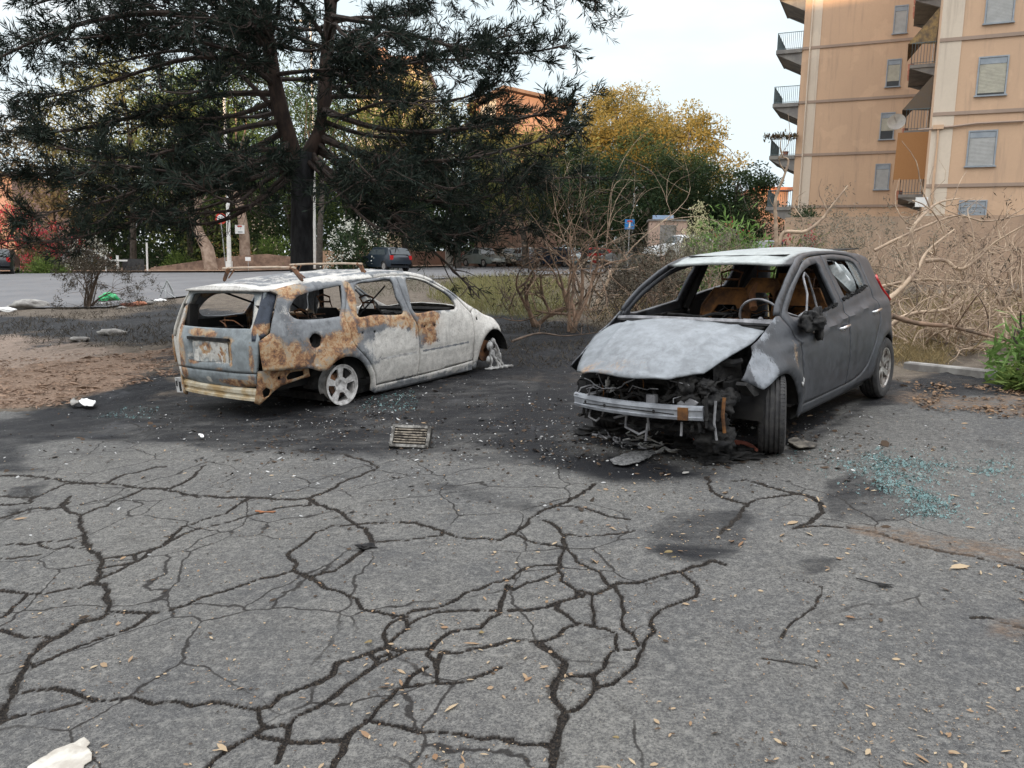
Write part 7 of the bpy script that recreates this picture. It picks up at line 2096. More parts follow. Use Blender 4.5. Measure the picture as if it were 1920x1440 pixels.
def parked_car(name, label, u, d, yaw, c, L=4.0, Wd=1.68, H=1.45, style='hatch', group='cars parked beyond the road', dz=0):
    b = onG(u, d)
    t = thing(name, label, 'car', (b.x, b.y, b.z+.06+dz), yaw, group)
    pt = paint('paint_'+label.split()[0], c)
    hl = L/2
    if style == 'hatch': prof = [(-hl, .45), (-hl, .80), (-hl+.10, .95), (-hl+.35, 1.30), (-hl+.62, H-.03), (0, H), (.35, H-.06), (hl-1.25, .98), (hl-.75, .90), (hl-.15, .74), (hl, .55), (hl-.02, .28), (-hl+.05, .28)]
    else: prof = [(-hl, .45), (-hl, .82), (-hl+.15, .92), (-hl+.75, .97), (-hl+1.25, H-.06), (-.2, H), (.25, H-.05), (hl-1.25, .96), (hl-.75, .89), (hl-.15, .72), (hl, .55), (hl-.02, .28), (-hl+.05, .28)]
    ol = sm(prof, .12)
    wx = (-hl+.72, hl-.78)
    ol2 = []
    for q in ol: ol2.append(q)
    for cx in wx:
        pass

    def hw(x, z):
        k = Wd/2*(1-.16*np.clip((np.abs(x)-hl+.55)/.55, 0, 1)**2)
        z_ = np.clip((z-.92)/(H-.92), 0, 1)
        return k*(1-.05*np.clip((.5-z)/.25, 0, 1))*(1-.24*z_**1.15)
    arch = [[(cx+.34*math.cos(q), .30+.34*math.sin(q)) for q in np.linspace(-.05, math.pi+.05, 12)] for cx in wx]
    # side skins with wheel openings
    body = MB()
    pol = []
    for q in ol: pol.append(q)
    # cut arches from the bottom edge: rebuild outline
    top = [q for q in ol if q[1] > .285]
    i0 = max(range(len(top)), key=lambda i: top[i][0]*1-top[i][1]*.1)
    bottom = [(hl-.05, .28)]+arch[1]+[(wx[1]-.36, .24), (wx[0]+.36, .24)]+arch[0]+[(-hl+.06, .28)]
    outl = top+bottom
    # order: top runs rear -> front
    for sg in (-1, 1):
        V = [Vector(q) for q in outl]; E = [(i, (i+1) % len(V)) for i in range(len(V))]
        gx, gz_ = np.meshgrid(np.arange(-hl, hl, .16), np.arange(.2, H, .14)); ok = pin(outl, gx.ravel(), gz_.ravel()) > .05
        V += [Vector(q) for q in zip(gx.ravel()[ok], gz_.ravel()[ok])]
        r = delaunay_2d_cdt(V, E, [], 0, 1e-6); co = np.array([tuple(v) for v in r[0]]); tri = np.array([f for f in r[2] if len(f) == 3]); cc = co[tri].mean(1); tri = tri[pin(outl, cc[:, 0], cc[:, 1]) > 0]
        y = sg*hw(co[:, 0], co[:, 1]); vs = np.column_stack([co[:, 0], y, co[:, 1]])
        body.add(vs, [tuple(f) if sg > 0 else tuple(f[::-1]) for f in tri])
    # skin over the top
    tp = [q for q in ol if q[1] > .285]; n = len(tp); vs = []
    for q in tp:
        w_ = float(hw(np.array(q[0]), np.array(q[1])))
        for k in range(7):
            a = -1+2*k/6; bulge = .04*(1-a*a)
            vs.append((q[0]+(bulge*2 if q[0] > hl-.3 else -bulge*2 if q[0] < -hl+.2 else 0), a*w_, q[1]+(bulge if q[1] > .8 else 0)))
    body.add(vs, [(i*7+k, i*7+k+1, (i+1)*7+k+1, (i+1)*7+k) for i in range(n-1) for k in range(6)])
    body.box((0, 0, .30), (L*.9, Wd*.8, .14))
    bd = body.build('body', pt, t, True, 50)

    def on(x, z, sg, o=.006): return (x, sg*(float(hw(np.array(x), np.array(z)))+o), z)
    gl = [[(-hl+.50, 1.0), (-.35, 1.0), (-.35, H-.13), (-hl+.78, H-.13)], [(-.27, 1.0), (hl-1.42, 1.0), (.42, H-.14), (-.27, H-.12)]]
    if style != 'hatch': gl[0] = [(-hl+1.0, 1.0), (-.35, 1.0), (-.35, H-.13), (-hl+1.35, H-.14)]
    for sg in (-1, 1):
        for g_ in gl:
            w_ = MB(); w_.add([on(x, z, sg) for x, z in g_], [(0, 1, 2, 3)]); w_.build('window', M_cglass, t)
        dl = MB(); dl.tube([on(-.31, .40, sg, .002), on(-.31, .98, sg, .002)], .006, 4); dl.build('door_gap', M_plast, t)
    k1 = float(hw(np.array(.4), np.array(H-.1)))*.86; k2 = Wd/2*.82
    MB().add([(hl-1.22, -k2, 1.005), (hl-1.22, k2, 1.005), (.42, k1, H-.03), (.42, -k1, H-.03)], [(0, 1, 2, 3)]).build('windscreen', M_cglass, t)
    if style == 'hatch': rw = [(-hl+.07, -k2*.95, 1.0), (-hl+.07, k2*.95, 1.0), (-hl+.36, k1, 1.36), (-hl+.36, -k1, 1.36)]
    else: rw = [(-hl+.72, -k2*.95, 1.02), (-hl+.72, k2*.95, 1.02), (-hl+1.18, k1, H-.06), (-hl+1.18, -k1, H-.06)]
    MB().add([(a-.05, b_, c_+.03) for a, b_, c_ in rw], [(3, 2, 1, 0)]).build('rear_window', M_cglass, t)
    for sg in (-1, 1):
        MB().box((hl-.06, sg*Wd*.35, .68), (.16, .30, .15)).build('headlight', M_lampw, t)
        MB().box((-hl+.03, sg*Wd*.38, .84), (.12, .20, .26)).build('tail_light', M_red, t)
        for cx in wx:
            w_ = MB().lathe([(.2, -.09), (.29, -.09), (.30, -.06), (.30, .06), (.29, .09), (.2, .09)], (cx, sg*(Wd/2-.11), .30), 'Y', 20); wo = w_.build('wheel', M_tyre, t, True)
            MB().lathe([(.001, sg*.07), (.19, sg*.085), (.20, sg*.07)], (cx, sg*(Wd/2-.11), .30), 'Y', 14).build('rim', M_alloy, wo, True)
    MB().box((-hl-.035, 0, .55), (.03, .5, .12)).build('number_plate', M_plate, t); MB().box((hl+.10, 0, .42), (.02, .5, .11)).build('number_plate', M_plate, t)
    MB().box((hl-.02, 0, .36), (.16, Wd*.8, .16)).build('bumper', M_plast, t)
    return t


R_ad = math.radians
parked_car('parked_car', 'black parked hatchback cut by the left edge', 2, 49, R_ad(115), (.02, .022, .028))
parked_car('parked_car', 'silver car parked low behind the clipped shrub at left', 150, 58, R_ad(170), (.50, .52, .54), style='saloon')
parked_car('parked_car', 'dark navy hatchback parked with its tail to the road beside the white oleander', 722, 51, R_ad(128), (.012, .022, .035))
parked_car('parked_car', 'old grey green car parked right of the white cabinet', 905, 64, R_ad(-50), (.24, .27, .25), L=3.8, style='saloon')
parked_car('parked_car', 'cream old car parked between the grey green and the white one', 952, 66, R_ad(-62), (.55, .48, .38), L=3.7)
parked_car('parked_car', 'white car with a blue tinge parked left of the dark blue one', 990, 64, R_ad(-70), (.55, .62, .66), L=3.8)
parked_car('parked_car', 'dark blue parked car in the middle of the row', 1022, 62, R_ad(-145), (.02, .045, .09), L=4.0)
parked_car('parked_car', 'pale blue white parked car in front of the red one', 1062, 64, R_ad(-55), (.55, .66, .70), L=4.0)
parked_car('parked_car', 'bright red parked car', 1104, 68, R_ad(-160), (.50, .02, .02), L=4.0)
parked_car('parked_car', 'silver parked car right of the red one', 1172, 60, R_ad(-140), (.42, .45, .47), L=4.1)
parked_car('parked_car', 'grey parked car behind the silver one', 1205, 68, R_ad(-150), (.28, .31, .33), L=4.2, style='saloon')
parked_car('parked_car', 'white car parked right of the cabin behind the oleander', 1278, 46, R_ad(-160), (.66, .68, .69), L=4.0, dz=.55)
parked_car('parked_car', 'dark car hidden behind the oleander near the wall', 1440, 44, R_ad(-150), (.03, .04, .07), L=4.0, dz=.2)


# ------------------------------------------------------------------ street furniture
def textmesh(name, s, size, mt, parent, M):
    cu = bpy.data.curves.new(name, 'FONT'); cu.body = s; cu.size = size; cu.align_x = 'CENTER'; cu.align_y = 'CENTER'; cu.extrude = .002
    o = bpy.data.objects.new(name+'_curve', cu); COL.objects.link(o)
    dg = bpy.context.evaluated_depsgraph_get(); me = bpy.data.meshes.new_from_object(o.evaluated_get(dg))
    bpy.data.objects.remove(o)
    q = link(name, me, mt, parent); q.matrix_local = M
    return q


FACE = Matrix.Rotation(math.pi/2, 4, 'X')     # text facing the viewer (-Y)
M_white = simple('sign_white', (.80, .80, .78), (.70, .70, .69), 5, .5)
M_sred = simple('sign_red', (.55, .06, .04), (.45, .05, .035), 5, .5)
M_sblue = simple('sign_blue', (.02, .20, .50), (.02, .17, .44), 5, .5)
M_galv = simple('galvanised', (.36, .37, .37), (.28, .29, .29), 6, .5, .4)
M_wpole = simple('white_pole', (.72, .71, .68), (.58, .57, .54), 3, .7)

b = onG(424, 53.5)
t = thing('speed_limit_sign', 'round red ringed speed limit sign on a thin tilted post', 'sign', b)
sc = P(414, 410, 53.3)-b
MB().tube([(0, 0, 0), (sc.x*.97, sc.y, sc.z-.2), (sc.x, sc.y+.04, sc.z)], .035, 8).build('post', M_galv, t, True)
MB().lathe([(.001, 0), (.36, 0), (.36, .02), (.001, .02)], (sc.x, sc.y, sc.z), 'Y', 32).build('sign_plate', M_sred, t)
MB().lathe([(.001, -.006), (.25, -.006), (.25, -.001)], (sc.x, sc.y, sc.z), 'Y', 32).build('sign_face', M_white, t)
textmesh('lettering', '30', .36, M_plast, t, Matrix.Translation((sc.x, sc.y-.012, sc.z)) @ FACE)

b = onG(430, 53)
t = thing('white_pole', 'tall white pole beside the speed limit sign', 'pole', b)
p1 = P(427, 372, 53)-b; p2 = P(420, 180, 53)-b
MB().tube([(0, 0, 0), p1, p2], [.15, .12, .09], 12).build('pole', M_wpole, t, True)
MB().box((0, -.02, .35), (.34, .34, .7)).build('pole_base', M_wpole, t)
b = onG(590, 58)
t = thing('street_lamp', 'pale lamp pole rising behind the right stem of the scorched pine', 'street lamp', b)
p1 = P(588, 250, 58)-b; p2 = P(582, 40, 58)-b
MB().tube([(0, 0, 0), p1, p2], [.12, .09, .07], 10).build('pole', M_wpole, t, True)
MB().box((p2.x-.5, p2.y, p2.z), (1.2, .25, .12)).build('lamp_head', M_galv, t)
b = onG(1184, 60)
t = thing('street_lamp', 'slim street lamp with a curved head above the blue sign', 'street lamp', b)
q = [P(u, v, 60)-b for u, v in [(1186, 420), (1189, 380), (1190, 358), (1194, 351), (1201, 350)]]
MB().tube([(0, 0, 0)]+q, [.09, .07, .06, .05, .045, .05], 8).build('pole', M_wpole, t, True)
MB().box((q[-1].x+.12, q[-1].y, q[-1].z-.02), (.55, .22, .1)).build('lamp_head', M_galv, t)
b = onG(1180, 52)
t = thing('road_sign', 'blue square no through road sign with white stem and red bar', 'sign', b)
a = P(1171, 430, 52)-b; c = P(1190, 411, 52)-b; mx_, mz = (a.x+c.x)/2, (a.z+c.z)/2; w_ = c.x-a.x
MB().tube([(mx_, .05, 0), (mx_, .05, mz)], .035, 8).build('post', M_galv, t, True)
MB().box((mx_, 0, mz), (w_, .03, w_)).build('sign_plate', M_sblue, t)
MB().box((mx_, -.02, mz-w_*.10), (w_*.16, .01, w_*.62)).build('sign_stem', M_white, t)
MB().box((mx_, -.025, mz+w_*.30), (w_*.52, .012, w_*.18)).build('sign_bar', M_sred, t)

for u0, u1, v0, v1, d, lb, red in [(441, 458, 422, 438, 54.4, 'white notice with a red heading fixed on the peeling trunk', True), (460, 470, 482, 489, 53.2, 'small white notice above the rubble wall', False)]:
    a, c = P(u0, v1, d), P(u1, v0, d); t = thing('notice_board', lb, 'notice', (a.x, a.y, a.z))
    MB().box(((c.x-a.x)/2, 0, (c.z-a.z)/2), (c.x-a.x, .03, c.z-a.z)).build('board', M_white, t)
    if red:
        MB().box(((c.x-a.x)/2, -.02, (c.z-a.z)*.86), ((c.x-a.x)*.5, .012, (c.z-a.z)*.16)).build('heading', M_sred, t)
        MB().box(((c.x-a.x)*.55, -.02, (c.z-a.z)*.2), ((c.x-a.x)*.5, .012, (c.z-a.z)*.12)).build('text_line', M_galv, t)
    else: MB().tube([((c.x-a.x)/2, .03, 0), ((c.x-a.x)/2, .03, tz(a.x, a.y)-a.z)], .02, 6).build('post', M_galv, t)
b = onG(842, 68); a = P(842, 461, 68); t = thing('utility_cabinet', 'white upright utility cabinet against the pinkish wall', 'cabinet', b)
MB().box((0, 0, (a.z-b.z)/2), (.62, .35, a.z-b.z)).build('cabinet_body', M_white, t); MB().box((0, -.18, (a.z-b.z)/2), (.50, .02, (a.z-b.z)*.85)).build('door', simple('cabinet_door', (.55, .54, .5), (.48, .47, .44), 3), t)
for i, (u, v0, d) in enumerate([(276, 455, 52), (199, 478, 52)]):
    b = onG(u, d); a = P(u-1, v0, d)-b
    o = MB().tube([(0, 0, -.1), a], .06, 8).build('white_post', M_wpole, None, True); o.location = b
    meta(o, ['tall thin white post left of the rubble wall', 'thin white post left of the white cross frame'][i], 'post')
b = onG(221, 52); t = thing('road_barrier', 'white upright post with a cross bar near the road at left', 'barrier', b)
a = P(220, 479, 52)-b; c0 = P(206, 488, 52)-b; c1 = P(240, 488, 52)-b
MB().box((a.x, 0, a.z/2), (.12, .12, a.z)).build('post', M_wpole, t); MB().box(((c0.x+c1.x)/2, -.08, c0.z), (c1.x-c0.x, .06, .10)).build('cross_bar', M_wpole, t)
MB().box((c1.x+.2, .3, .5), (1.4, .05, .8)).build('dark_panel', M_plast, t)

# ------------------------------------------------------------------ things lying about


def plate_thing(name, label, cat, pix, mt, th=.012, lift=.01, warp=.012, seed=0, res=.02, curl=0, ang=False):
    pw = [G(u, v) for u, v in pix]; c = sum(pw, Vector())/len(pw)
    rs = np.random.RandomState(seed)
    poly = [(p.x-c.x+rs.normal()*.004, p.y-c.y+rs.normal()*.004) for p in pw]
    zz = lambda a, b: terr(a+c.x, b+c.y)-c.z+lift+warp*(vnoise(a+7, b+7, 9, seed, 3)+.5*np.abs(vnoise(a+3, b+5, 22, seed+1, 2)-.5)*2)*1.4+curl*(a*a+b*b)
    poly = [(*q, 1) for q in poly] if ang else poly
    o = panel(name, sm(poly, res), [], lambda a, b: np.stack([a, b, zz(a, b)], -1), mt, None, (0, 0, 1), res, th)
    o.location = c; return meta(o, label, cat)


plate_thing('paper_scrap', 'large crumpled white sheet cut by the bottom left corner', 'paper', [(48, 1446), (75, 1428), (92, 1420), (120, 1409), (136, 1399), (160, 1391), (166, 1402), (163, 1408), (176, 1417), (171, 1432), (162, 1440), (150, 1460), (110, 1478), (40, 1480)], simple('dirty_white_sheet', (.50, .48, .43), (.34, .31, .27), 14, .8, 0, .4, .01), .003, .003, .013, 3, .006, 0, True)
plate_thing('paper_scrap', 'small white scrap lying in front of the leaf litter at left', 'paper', [(148, 762), (155, 757), (170, 757), (180, 762), (174, 768), (155, 768)], M_white, .01, .03, .03, 4, .02)
plate_thing('paper_scrap', 'pale scrap beside the small white scrap', 'paper', [(133, 760), (140, 757), (148, 762), (144, 766), (134, 766)], M_conc, .01, .02, .03, 5, .02)
plate_thing('burnt_plastic_sheet', 'grey corrugated burnt plastic sheet on the asphalt in front of the bumper beam', 'debris', [(1143, 870), (1165, 860), (1185, 853), (1222, 850), (1228, 858), (1195, 872), (1175, 880), (1150, 876)], simple('burnt_grey_plastic', (.20, .20, .20), (.07, .07, .07), 40, .8, 0, .8, .02), .006, .01, .02, 6, .015, 0, True)
plate_thing('scorched_sheet', 'flat scorched pale panel right of the turned front wheel', 'debris', [(1475, 832), (1490, 827), (1515, 834), (1532, 840), (1510, 846), (1488, 843)], simple('scorched_panel', (.20, .18, .15), (.06, .055, .05), 14, .85, 0, .6, .02), .012, .015, .02, 7, .015)
plate_thing('paper_scrap', 'small white fragment left of the asphalt patch', 'debris', [(372, 824), (380, 822), (384, 827), (376, 829)], M_white, .008, .02, .02, 8, .012)
for i, (u, v) in enumerate([(1285, 891), (1262, 1049), (1238, 965), (1253, 1042), (1128, 1108), (1155, 1392), (905, 1192), (690, 1210)]):
    plate_thing('dry_leaf', ['pale leaf near the burnt debris', 'long pale leaf below the square one', 'broad tan leaf on the dark stain', 'small pale leaf above the long pale one', 'curved leaf between the cracks', 'white fragment near the bottom centre', 'reddish leaf by the crack junction', 'brown leaf on the wide crack'][i], 'leaf',
                [(u-7, v+1), (u-2, v-2), (u+5, v-2), (u+6, v+0), (u+1, v+1)], ML_dry if i % 4 else M_conc, .001, .006, .01, 10+i, .008)

# molten metal and strips by the hatchback front


def strand(name, label, cat, pix, r, mt, z=.02, n=8, closed=False, flat=1):
    pw = [G(u, v) for u, v in pix]; c = pw[0]
    pts = sm3([p-c+Vector((0, 0, z)) for p in pw], 3)
    rr = r if isinstance(r, float) else [float(np.interp(i/(len(pts)-1), np.linspace(0, 1, len(r)), r)) for i in range(len(pts))]
    o = MB().tube(pts, rr, n).build(name, mt, None, True); o.location = c
    return meta(o, label, cat)


strand('molten_metal', 'pale bone-like piece of molten aluminium in front of the bumper beam', 'debris', [(1216, 856), (1235, 851), (1246, 846), (1258, 850), (1275, 848)], [.010, .014, .022, .012, .020], M_ashwhite, .018)
strand('plastic_strip', 'faded red plastic strip lying under the hatchback corner', 'debris', [(1300, 834), (1330, 838), (1365, 840), (1400, 845), (1418, 856)], [.012, .020, .022, .02, .012], simple('faded_red', (.46, .16, .12), (.30, .11, .08), 12, .8), .05)
strand('plastic_rag', 'faded red scorched rag hanging under the bumper beam', 'debris', [(1262, 822), (1258, 812), (1268, 800), (1272, 795)], [.010, .025, .025, .012], simple('red_rag', (.36, .12, .10), (.22, .08, .07), 12, .8), .10)
for i, (u, v, s) in enumerate([(1190, 838, .09), (1215, 842, .07), (1160, 832, .08), (1240, 832, .08), (1140, 822, .06), (1205, 826, .07)]):
    c = G(u, v); rs = random.Random(i+40)
    mb = MB()
    for k in range(5):
        p = Vector((rs.uniform(-s, s), rs.uniform(-s, s), .01)); pts = [p]
        for m_ in range(5): p = p+Vector((rs.uniform(-.06, .06), rs.uniform(-.06, .06), rs.uniform(-.01, .02))); p.z = max(p.z, .006); pts.append(p)
        mb.tube(pts, rs.uniform(.004, .009), 5)
    o = mb.build('tangled_strap', M_ashwhite if i % 2 else M_steelgrey); o.location = c
    meta(o, ['tangle of pale burnt wire under the beam, middle', 'tangle of pale burnt wire nearest the molten piece', 'tangle of pale burnt wire left of the hanging bracket', 'tangle of pale burnt wire near the red rag', 'small tangle of burnt wire furthest left under the beam', 'tangle of burnt wire close under the hanging bracket'][i], 'debris')

# the burnt ribbed box
c = G(766, 842); t = thing('burnt_radiator_grille', 'burnt ribbed rectangular grille lying alone on the asphalt between the cars', 'debris', c, -.12)
W_, Hh_ = .33, .20
ti = math.radians(38)
M = Matrix.Rotation(-ti, 3, 'X'); up_ = Vector((0, 0, .012))
bx = lambda c_, d_: [up_+M @ Vector((c_[0]+sx_*d_[0]/2, c_[1]+sy_*d_[1]/2, c_[2]+sz_*d_[2]/2)) for sz_ in (-1, 1) for sx_, sy_ in ((-1, -1), (1, -1), (1, 1), (-1, 1))]
FB = [(3, 2, 1, 0), (4, 5, 6, 7), (0, 1, 5, 4), (1, 2, 6, 5), (2, 3, 7, 6), (3, 0, 4, 7)]
M_bbx = simple('burnt_box', (.055, .052, .05), (.02, .02, .02), 20, .8, 0, .8, .01)
fr = MB().add(bx((0, .04, Hh_/2), (W_, .06, Hh_)), FB); fr.build('box', M_bbx, t)
rim_ = MB()
for c_, d_ in (((0, 0, .012), (W_, .03, .024)), ((0, 0, Hh_-.012), (W_, .03, .024)), ((-W_/2+.012, 0, Hh_/2), (.024, .03, Hh_)), ((W_/2-.012, 0, Hh_/2), (.024, .03, Hh_))): rim_.add(bx(c_, d_), FB)
rim_.build('rim', simple('rim_ash', (.26, .25, .23), (.06, .055, .05), 22, .8, 0, .5, .005), t)
for k in range(6):
    z_ = .045+k*.023; q = random.Random(k)
    pr_ = [up_+M @ Vector((x_, -.008+q.uniform(-.004, .004), z_+q.uniform(-.003, .003))) for x_ in (-W_/2+.03, -.05, .05, W_/2-.03)]
    MB().tube(pr_, .0068, 6).build('rib', simple('rib_ash', (.30, .26, .21), (.07, .06, .05), 30, .8, 0, .4, .005) if k == 0 else bpy.data.materials['rib_ash'], t)

# rubble at the left
c = G(205, 566); o = lump('plastic_bag', c+Vector((0, 0, .10)), (.34, .25, .20), simple('green_bag', (.02, .38, .12), (.015, .26, .09), 6, .35, 0, .5, .03), None, 3, 4, .18, 5); meta(o, 'bright green plastic bag in the rubble at the road edge', 'bag')
rs = random.Random(17)
items = [(196, 572, .20, 'white rubble piece under the green bag', M_white), (240, 574, .22, 'reddish wooden board piece right of the green bag', simple('red_board', (.26, .10, .07), (.16, .07, .05), 5)), (228, 579, .15, 'pale stone below the green bag', M_conc),
         (262, 572, .24, 'orange-brown brick in the rubble', M_tile), (280, 570, .18, 'grey block at the right end of the rubble', M_conc), (300, 566, .20, 'pale slab beyond the grey block', M_white), (52, 578, .55, 'large grey concrete lump at the far left', M_conc),
         (12, 584, .25, 'flat pale stone at the left edge', M_white), (212, 628, .25, 'grey stone on the ash verge', M_conc), (150, 640, .2, 'pale flat stone on the sand', M_conc)]
for u, v, s, lb, mt_ in items:
    c = G(u, v); o = lump('rubble_stone', c+Vector((0, 0, s*.15)), (s, s*.7, s*.35), mt_, None, rs.randint(0, 50), 3, .28, 4); meta(o, lb, 'rubble')
c = G(312, 560); mb = MB()
for a in [((-.25, 0, 0), (.05, 0, .62)), ((.25, .1, 0), (.05, 0, .62)), ((.05, -.2, 0), (.05, 0, .55)), ((-.1, 0, .3), (.35, -.1, .05)), ((.05, 0, .62), (.25, 0, .25))]: mb.tube([a[0], a[1]], .022, 5)
o = mb.build('broken_stick_frame', M_galv); o.location = c; meta(o, 'broken frame of grey sticks standing in the ash behind the estate', 'debris')
c = G(688, 1028); o = lump('charred_lump', c+Vector((0, 0, .008)), (.045, .030, .016), M_char, None, 9, 3, .5, 6); meta(o, 'small black charred lump on a crack', 'debris')
c = G(1640, 1097); mb = MB(); rs2 = random.Random(2)
mb.tube([(-.06, .07, .006), (0, 0, .01)], .003, 5)
for k in range(16):
    a = -.75+rs2.uniform(-.38, .38); l = rs2.uniform(.04, .085); mb.tube([(0, 0, .01), (l*math.cos(a), l*math.sin(a), rs2.uniform(.004, .02))], [.0035, .001], 4)
o = mb.build('leaf_spray', M_char); o.location = c; meta(o, 'dark dry leaf spray lying on the asphalt at right', 'leaf')
c = G(497, 962); mb = MB()
for k in range(5):
    a = rs2.uniform(-2.6, 2.6)*.5+(0 if k % 2 else 3.1); l = rs2.uniform(.03, .07); mb.tube([(0, 0, .008), (l*math.cos(a), l*math.sin(a)*.6, .012)], [.003, .006, ][:2], 4)
o = mb.build('leaf_sprig', simple('orange_leaf', (.32, .13, .06), (.22, .10, .05), 20)); o.location = c; meta(o, 'orange dry leaf sprig on the asphalt at left', 'leaf')
kb = [G(1880, 735), G(1915, 728)]
o = strand('fallen_branch', 'charred curved stick leaning over the ground behind the kerb', 'branch', [(1735, 640), (1745, 655), (1775, 665), (1800, 650)], .018, M_twigd, .15)


# scattered leaves, fragments, glass: uncountable
def scatter(name, label, cat, n, dens, mt, seed, L, W_, lift=.006, tilt=.25, thick=False, rng_=((-6, 7), (1.9, 16))):
    rs = np.random.RandomState(seed); X, Y = [], []
    while len(X) < n:
        u = rs.rand(n*3); a = rs.uniform(-.62, .62, n*3); r = np.exp(rs.uniform(math.log(2.0), math.log(rng_[1][1]), n*3))
        x, y = r*np.sin(a), r*np.cos(a); k = rs.rand(n*3) < dens(x, y); X += list(x[k]); Y += list(y[k])
    x, y = np.array(X[:n]), np.array(Y[:n]); z = terr(x, y)+lift+(vnoise(x, y, .9, 42, 3)-.5)*.010
    q = rs.uniform(0, 6.28, n); d = np.column_stack([np.cos(q), np.sin(q), rs.normal(size=n)*tilt*.4]); d /= np.linalg.norm(d, axis=1)[:, None]
    s = np.column_stack([-np.sin(q), np.cos(q), rs.normal(size=n)*tilt]); sz_ = np.exp(rs.normal(size=(n, 1))*.45); L_ = sz_*L*rs.uniform(.7, 1.3, (n, 1)); w_ = sz_*rs.uniform(.6, 1.4, (n, 1))*W_
    if cat == 'leaves': k_ = vnoise(x, y, 5, 61, 3) > .43; x, y, z, d, s, L_, w_ = x[k_], y[k_], z[k_], d[k_], s[k_], L_[k_], w_[k_]; n = len(x)
    c = np.column_stack([x, y, z]); up = np.array([0, 0, 1.])
    bend = rs.uniform(-.3, .5, (n, 1))
    p0 = c-d*L_/2; p1 = c-d*L_*.15+s*w_/2+up*L_*.08*bend; p2 = c+d*L_*.2+s*w_*.42+up*L_*.08*bend; p3 = c+d*L_/2; p4 = c+d*L_*.2-s*w_*.42+up*L_*.06; p5 = c-d*L_*.15-s*w_/2+up*L_*.06
    co = np.stack([p0, p1, p2, p3, p4, p5], 1).reshape(-1, 3); co[:, 2] = np.maximum(co[:, 2], np.repeat(z, 6)-lift+.002)
    o = np_mesh(name, co, np.arange(6*n).reshape(n, 6), mt); return meta(o, label, cat, None, 'stuff')


M_leafp = leafmat('pale_dry_leaf', (.42, .33, .22), (.22, .13, .075), .15)
M_leafd = leafmat('dark_leaf_bits', (.03, .026, .022), (.09, .06, .04), .05)
M_frag = leafmat('ash_fragments', (.46, .46, .45), (.12, .12, .12), 0)
dn1 = lambda x, y: .10+.9*(vnoise(x, y, 1.1, 90, 3) > .52)*sst(-2.5, 1.5, x-y*.15)
scatter('leaf_litter', 'small pale dry leaves scattered over the lot', 'leaves', 1500, dn1, M_leafp, 91, .024, .007, rng_=((-6, 7), (1.9, 9)))
scatter('leaf_crumbs', 'tiny pale leaf crumbs over the lot', 'leaves', 4200, lambda x, y: .25+.75*(vnoise(x, y, 2, 94, 3) > .5), M_leafp, 95, .009, .004, rng_=((-6, 7), (1.9, 8)))
scatter('dark_crumbs', 'tiny dark crumbs over the lot', 'leaves', 4200, lambda x, y: .3+.7*(vnoise(x, y, 2, 98, 3) > .5), M_leafd, 99, .012, .004, rng_=((-6, 7), (1.9, 9)))


def near_cars(x, y):
    a = np.exp(-((x+1.5)/2.6)**2-((y-8.0)/2.2)**2); b = np.exp(-((x-1.6)/1.5)**2-((y-6.4)/1.0)**2); c = np.exp(-((x+9)/6)**2-((y-17)/6)**2)*.9
    return np.clip(a*.8+b+c, 0, 1)**1.5*(.25+.75*(vnoise(x, y, 2.5, 55, 3) > .5))


scatter('ash_fragments', 'pale ash and plaster fragments around the burnt cars', 'fragments', 4200, near_cars, M_frag, 101, .013, .008, .006, .5, rng_=((-6, 7), (1.9, 26)))
scatter('charcoal_crumbs', 'black charcoal crumbs around the burnt cars', 'fragments', 4200, near_cars, M_leafd, 103, .022, .012, .006, .5, rng_=((-6, 7), (1.9, 24)))
scatter('straw_litter', 'brown needle litter on the verge at left', 'leaves', 9000, lambda x, y: ((pin([tuple(G(u, v).xy) for u, v in [(-200, 690), (160, 672), (330, 655), (330, 700), (120, 764), (-200, 775)]], x, y)+(vnoise(x, y, .8, 33, 3)-.5)*1.6 > -.2)*1.), leafmat('brown_straw', (.31, .215, .155), (.11, .07, .05), .1), 105, .05, .008, .015, .5, rng_=((-6, 7), (1.9, 18)))
scatter('straw_litter', 'leaf litter behind the rear wheel of the hatchback', 'leaves', 2200, lambda x, y: sst(-.12, .3, pin([tuple(G(u, v).xy) for u, v in [(1680, 765), (1690, 715), (1990, 730), (1990, 800), (1800, 785)]], x, y)+(vnoise(x, y, 2, 31, 3)-.5)*.7), leafmat('brown_leaves', (.28, .18, .11), (.05, .035, .028), .1), 106, .030, .010, .012, .5, rng_=((-6, 7), (1.9, 12)))
GP = [[(1560, 868), (1640, 848), (1720, 862), (1780, 868), (1880, 868), (1870, 885), (1760, 890), (1740, 905), (1760, 940), (1790, 965), (1770, 972), (1700, 950), (1650, 915), (1600, 890)], [(1440, 850), (1560, 840), (1960, 840), (1960, 990), (1720, 985)]]
gpw = [[tuple(G(u, v).xy) for u, v in g_] for g_ in GP]
M_shard, _nt, _b = mat('glass_shards', .12, 0, .6)
_b.inputs['Base Color'].default_value = (.075, .17, .17, 1); _b.inputs['Alpha'].default_value = .6
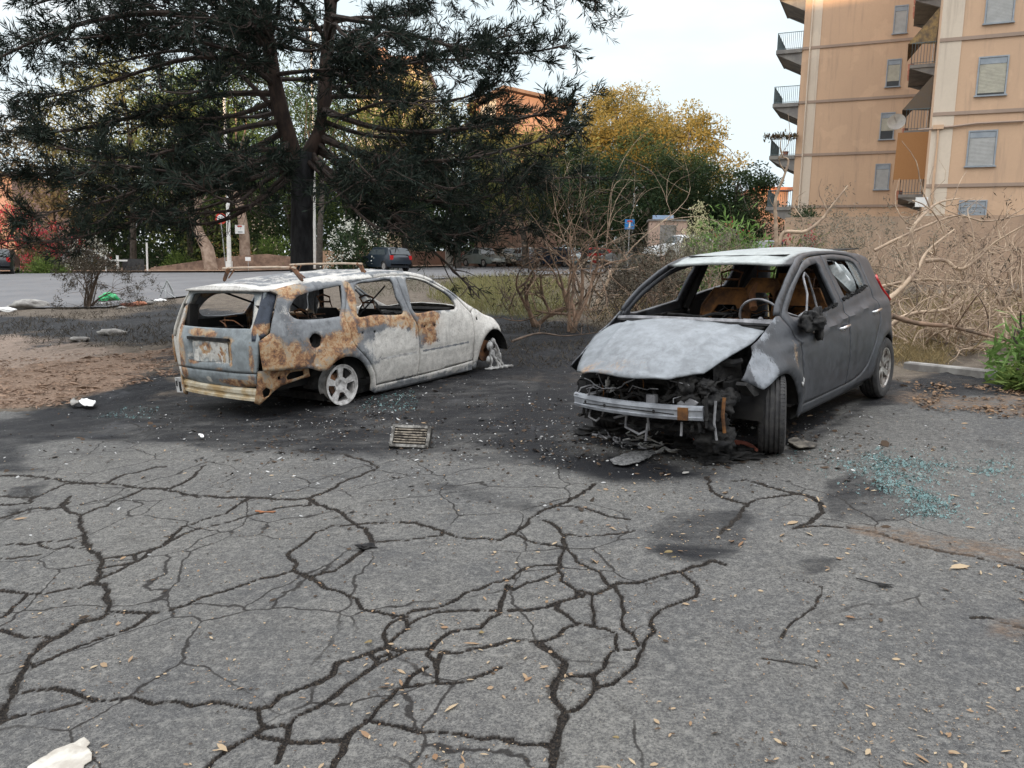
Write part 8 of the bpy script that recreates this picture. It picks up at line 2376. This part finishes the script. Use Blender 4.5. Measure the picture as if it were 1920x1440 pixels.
scatter('broken_glass', 'heap of teal safety glass crumbs on the asphalt at right', 'broken glass', 7000, lambda x, y: sst(-.10, .16, pin(gpw[0], x, y)+(vnoise(x, y, 4, 7, 4)-.5)*.35)*(.3+.7*(vnoise(x, y, 9, 8, 3) > .45)) + .05*(pin(gpw[1], x, y) > 0), M_shard, 107, .0085, .007, .008, .8, rng_=((-6, 7), (1.9, 9)))
gp2 = [tuple(G(u, v).xy) for u, v in [(190, 785), (240, 765), (290, 768), (280, 785)]]; gp3 = [tuple(G(u, v).xy) for u, v in [(680, 772), (700, 745), (780, 735), (770, 770)]]
scatter('broken_glass', 'thin spread of teal glass crumbs in front of the estate', 'broken glass', 900, lambda x, y: ((pin(gp2, x, y) > -.05)+(pin(gp3, x, y) > -.05))*1., M_shard, 108, .010, .008, .010, .8, rng_=((-6, 7), (1.9, 10)))
# charred plastic heaps under the hatchback nose
for i, (u, v, s) in enumerate([(1330, 850, .16), (1370, 858, .14), (1300, 842, .13), (1400, 850, .12), (1130, 812, .14), (1260, 830, .12), (1345, 868, .10)]):
    c = G(u, v); o = lump('charred_heap', c, (s*1.3, s, s*.38), M_char, None, i+60, 4, .55, 12)
    meta(o, ['charred plastic heap under the left headlight corner', 'charred heap beside the turned front wheel', 'charred heap behind the red strip', 'charred heap touching the turned front wheel', 'charred heap under the far end of the bumper beam', 'charred heap below the middle of the beam', 'charred heap nearest the viewer in front of the hatchback'][i], 'debris')

# a far wooded mass closing the view between the trunks
rs = np.random.RandomState(7)
n = 60000; uu = rs.uniform(-150, 1470, n); dd = rs.uniform(84, 92, n)
hh = np.interp(uu, [-150, 100, 300, 600, 900, 1150, 1300, 1400, 1470], [5, 6, 9, 10, 10, 9.5, 8, 7, 4.5])*(.75+.35*vnoise(uu, uu*0, .02, 3, 4))
x = (uu-960)/FPX*dd; z = terr(x, dd)+hh*rs.rand(n)**.8
c = np.column_stack([x, dd, z]); d = rs.normal(size=(n, 3)); d /= np.linalg.norm(d, axis=1)[:, None]
co, fa = leaf_quads(c, d, rs.uniform(.35, .8, n), rs.uniform(.16, .34, n), rs)
o = np_mesh('far_wood', co, fa, ML_dark); meta(o, 'dark wooded mass closing the view behind the trees', 'woods', None, 'stuff')
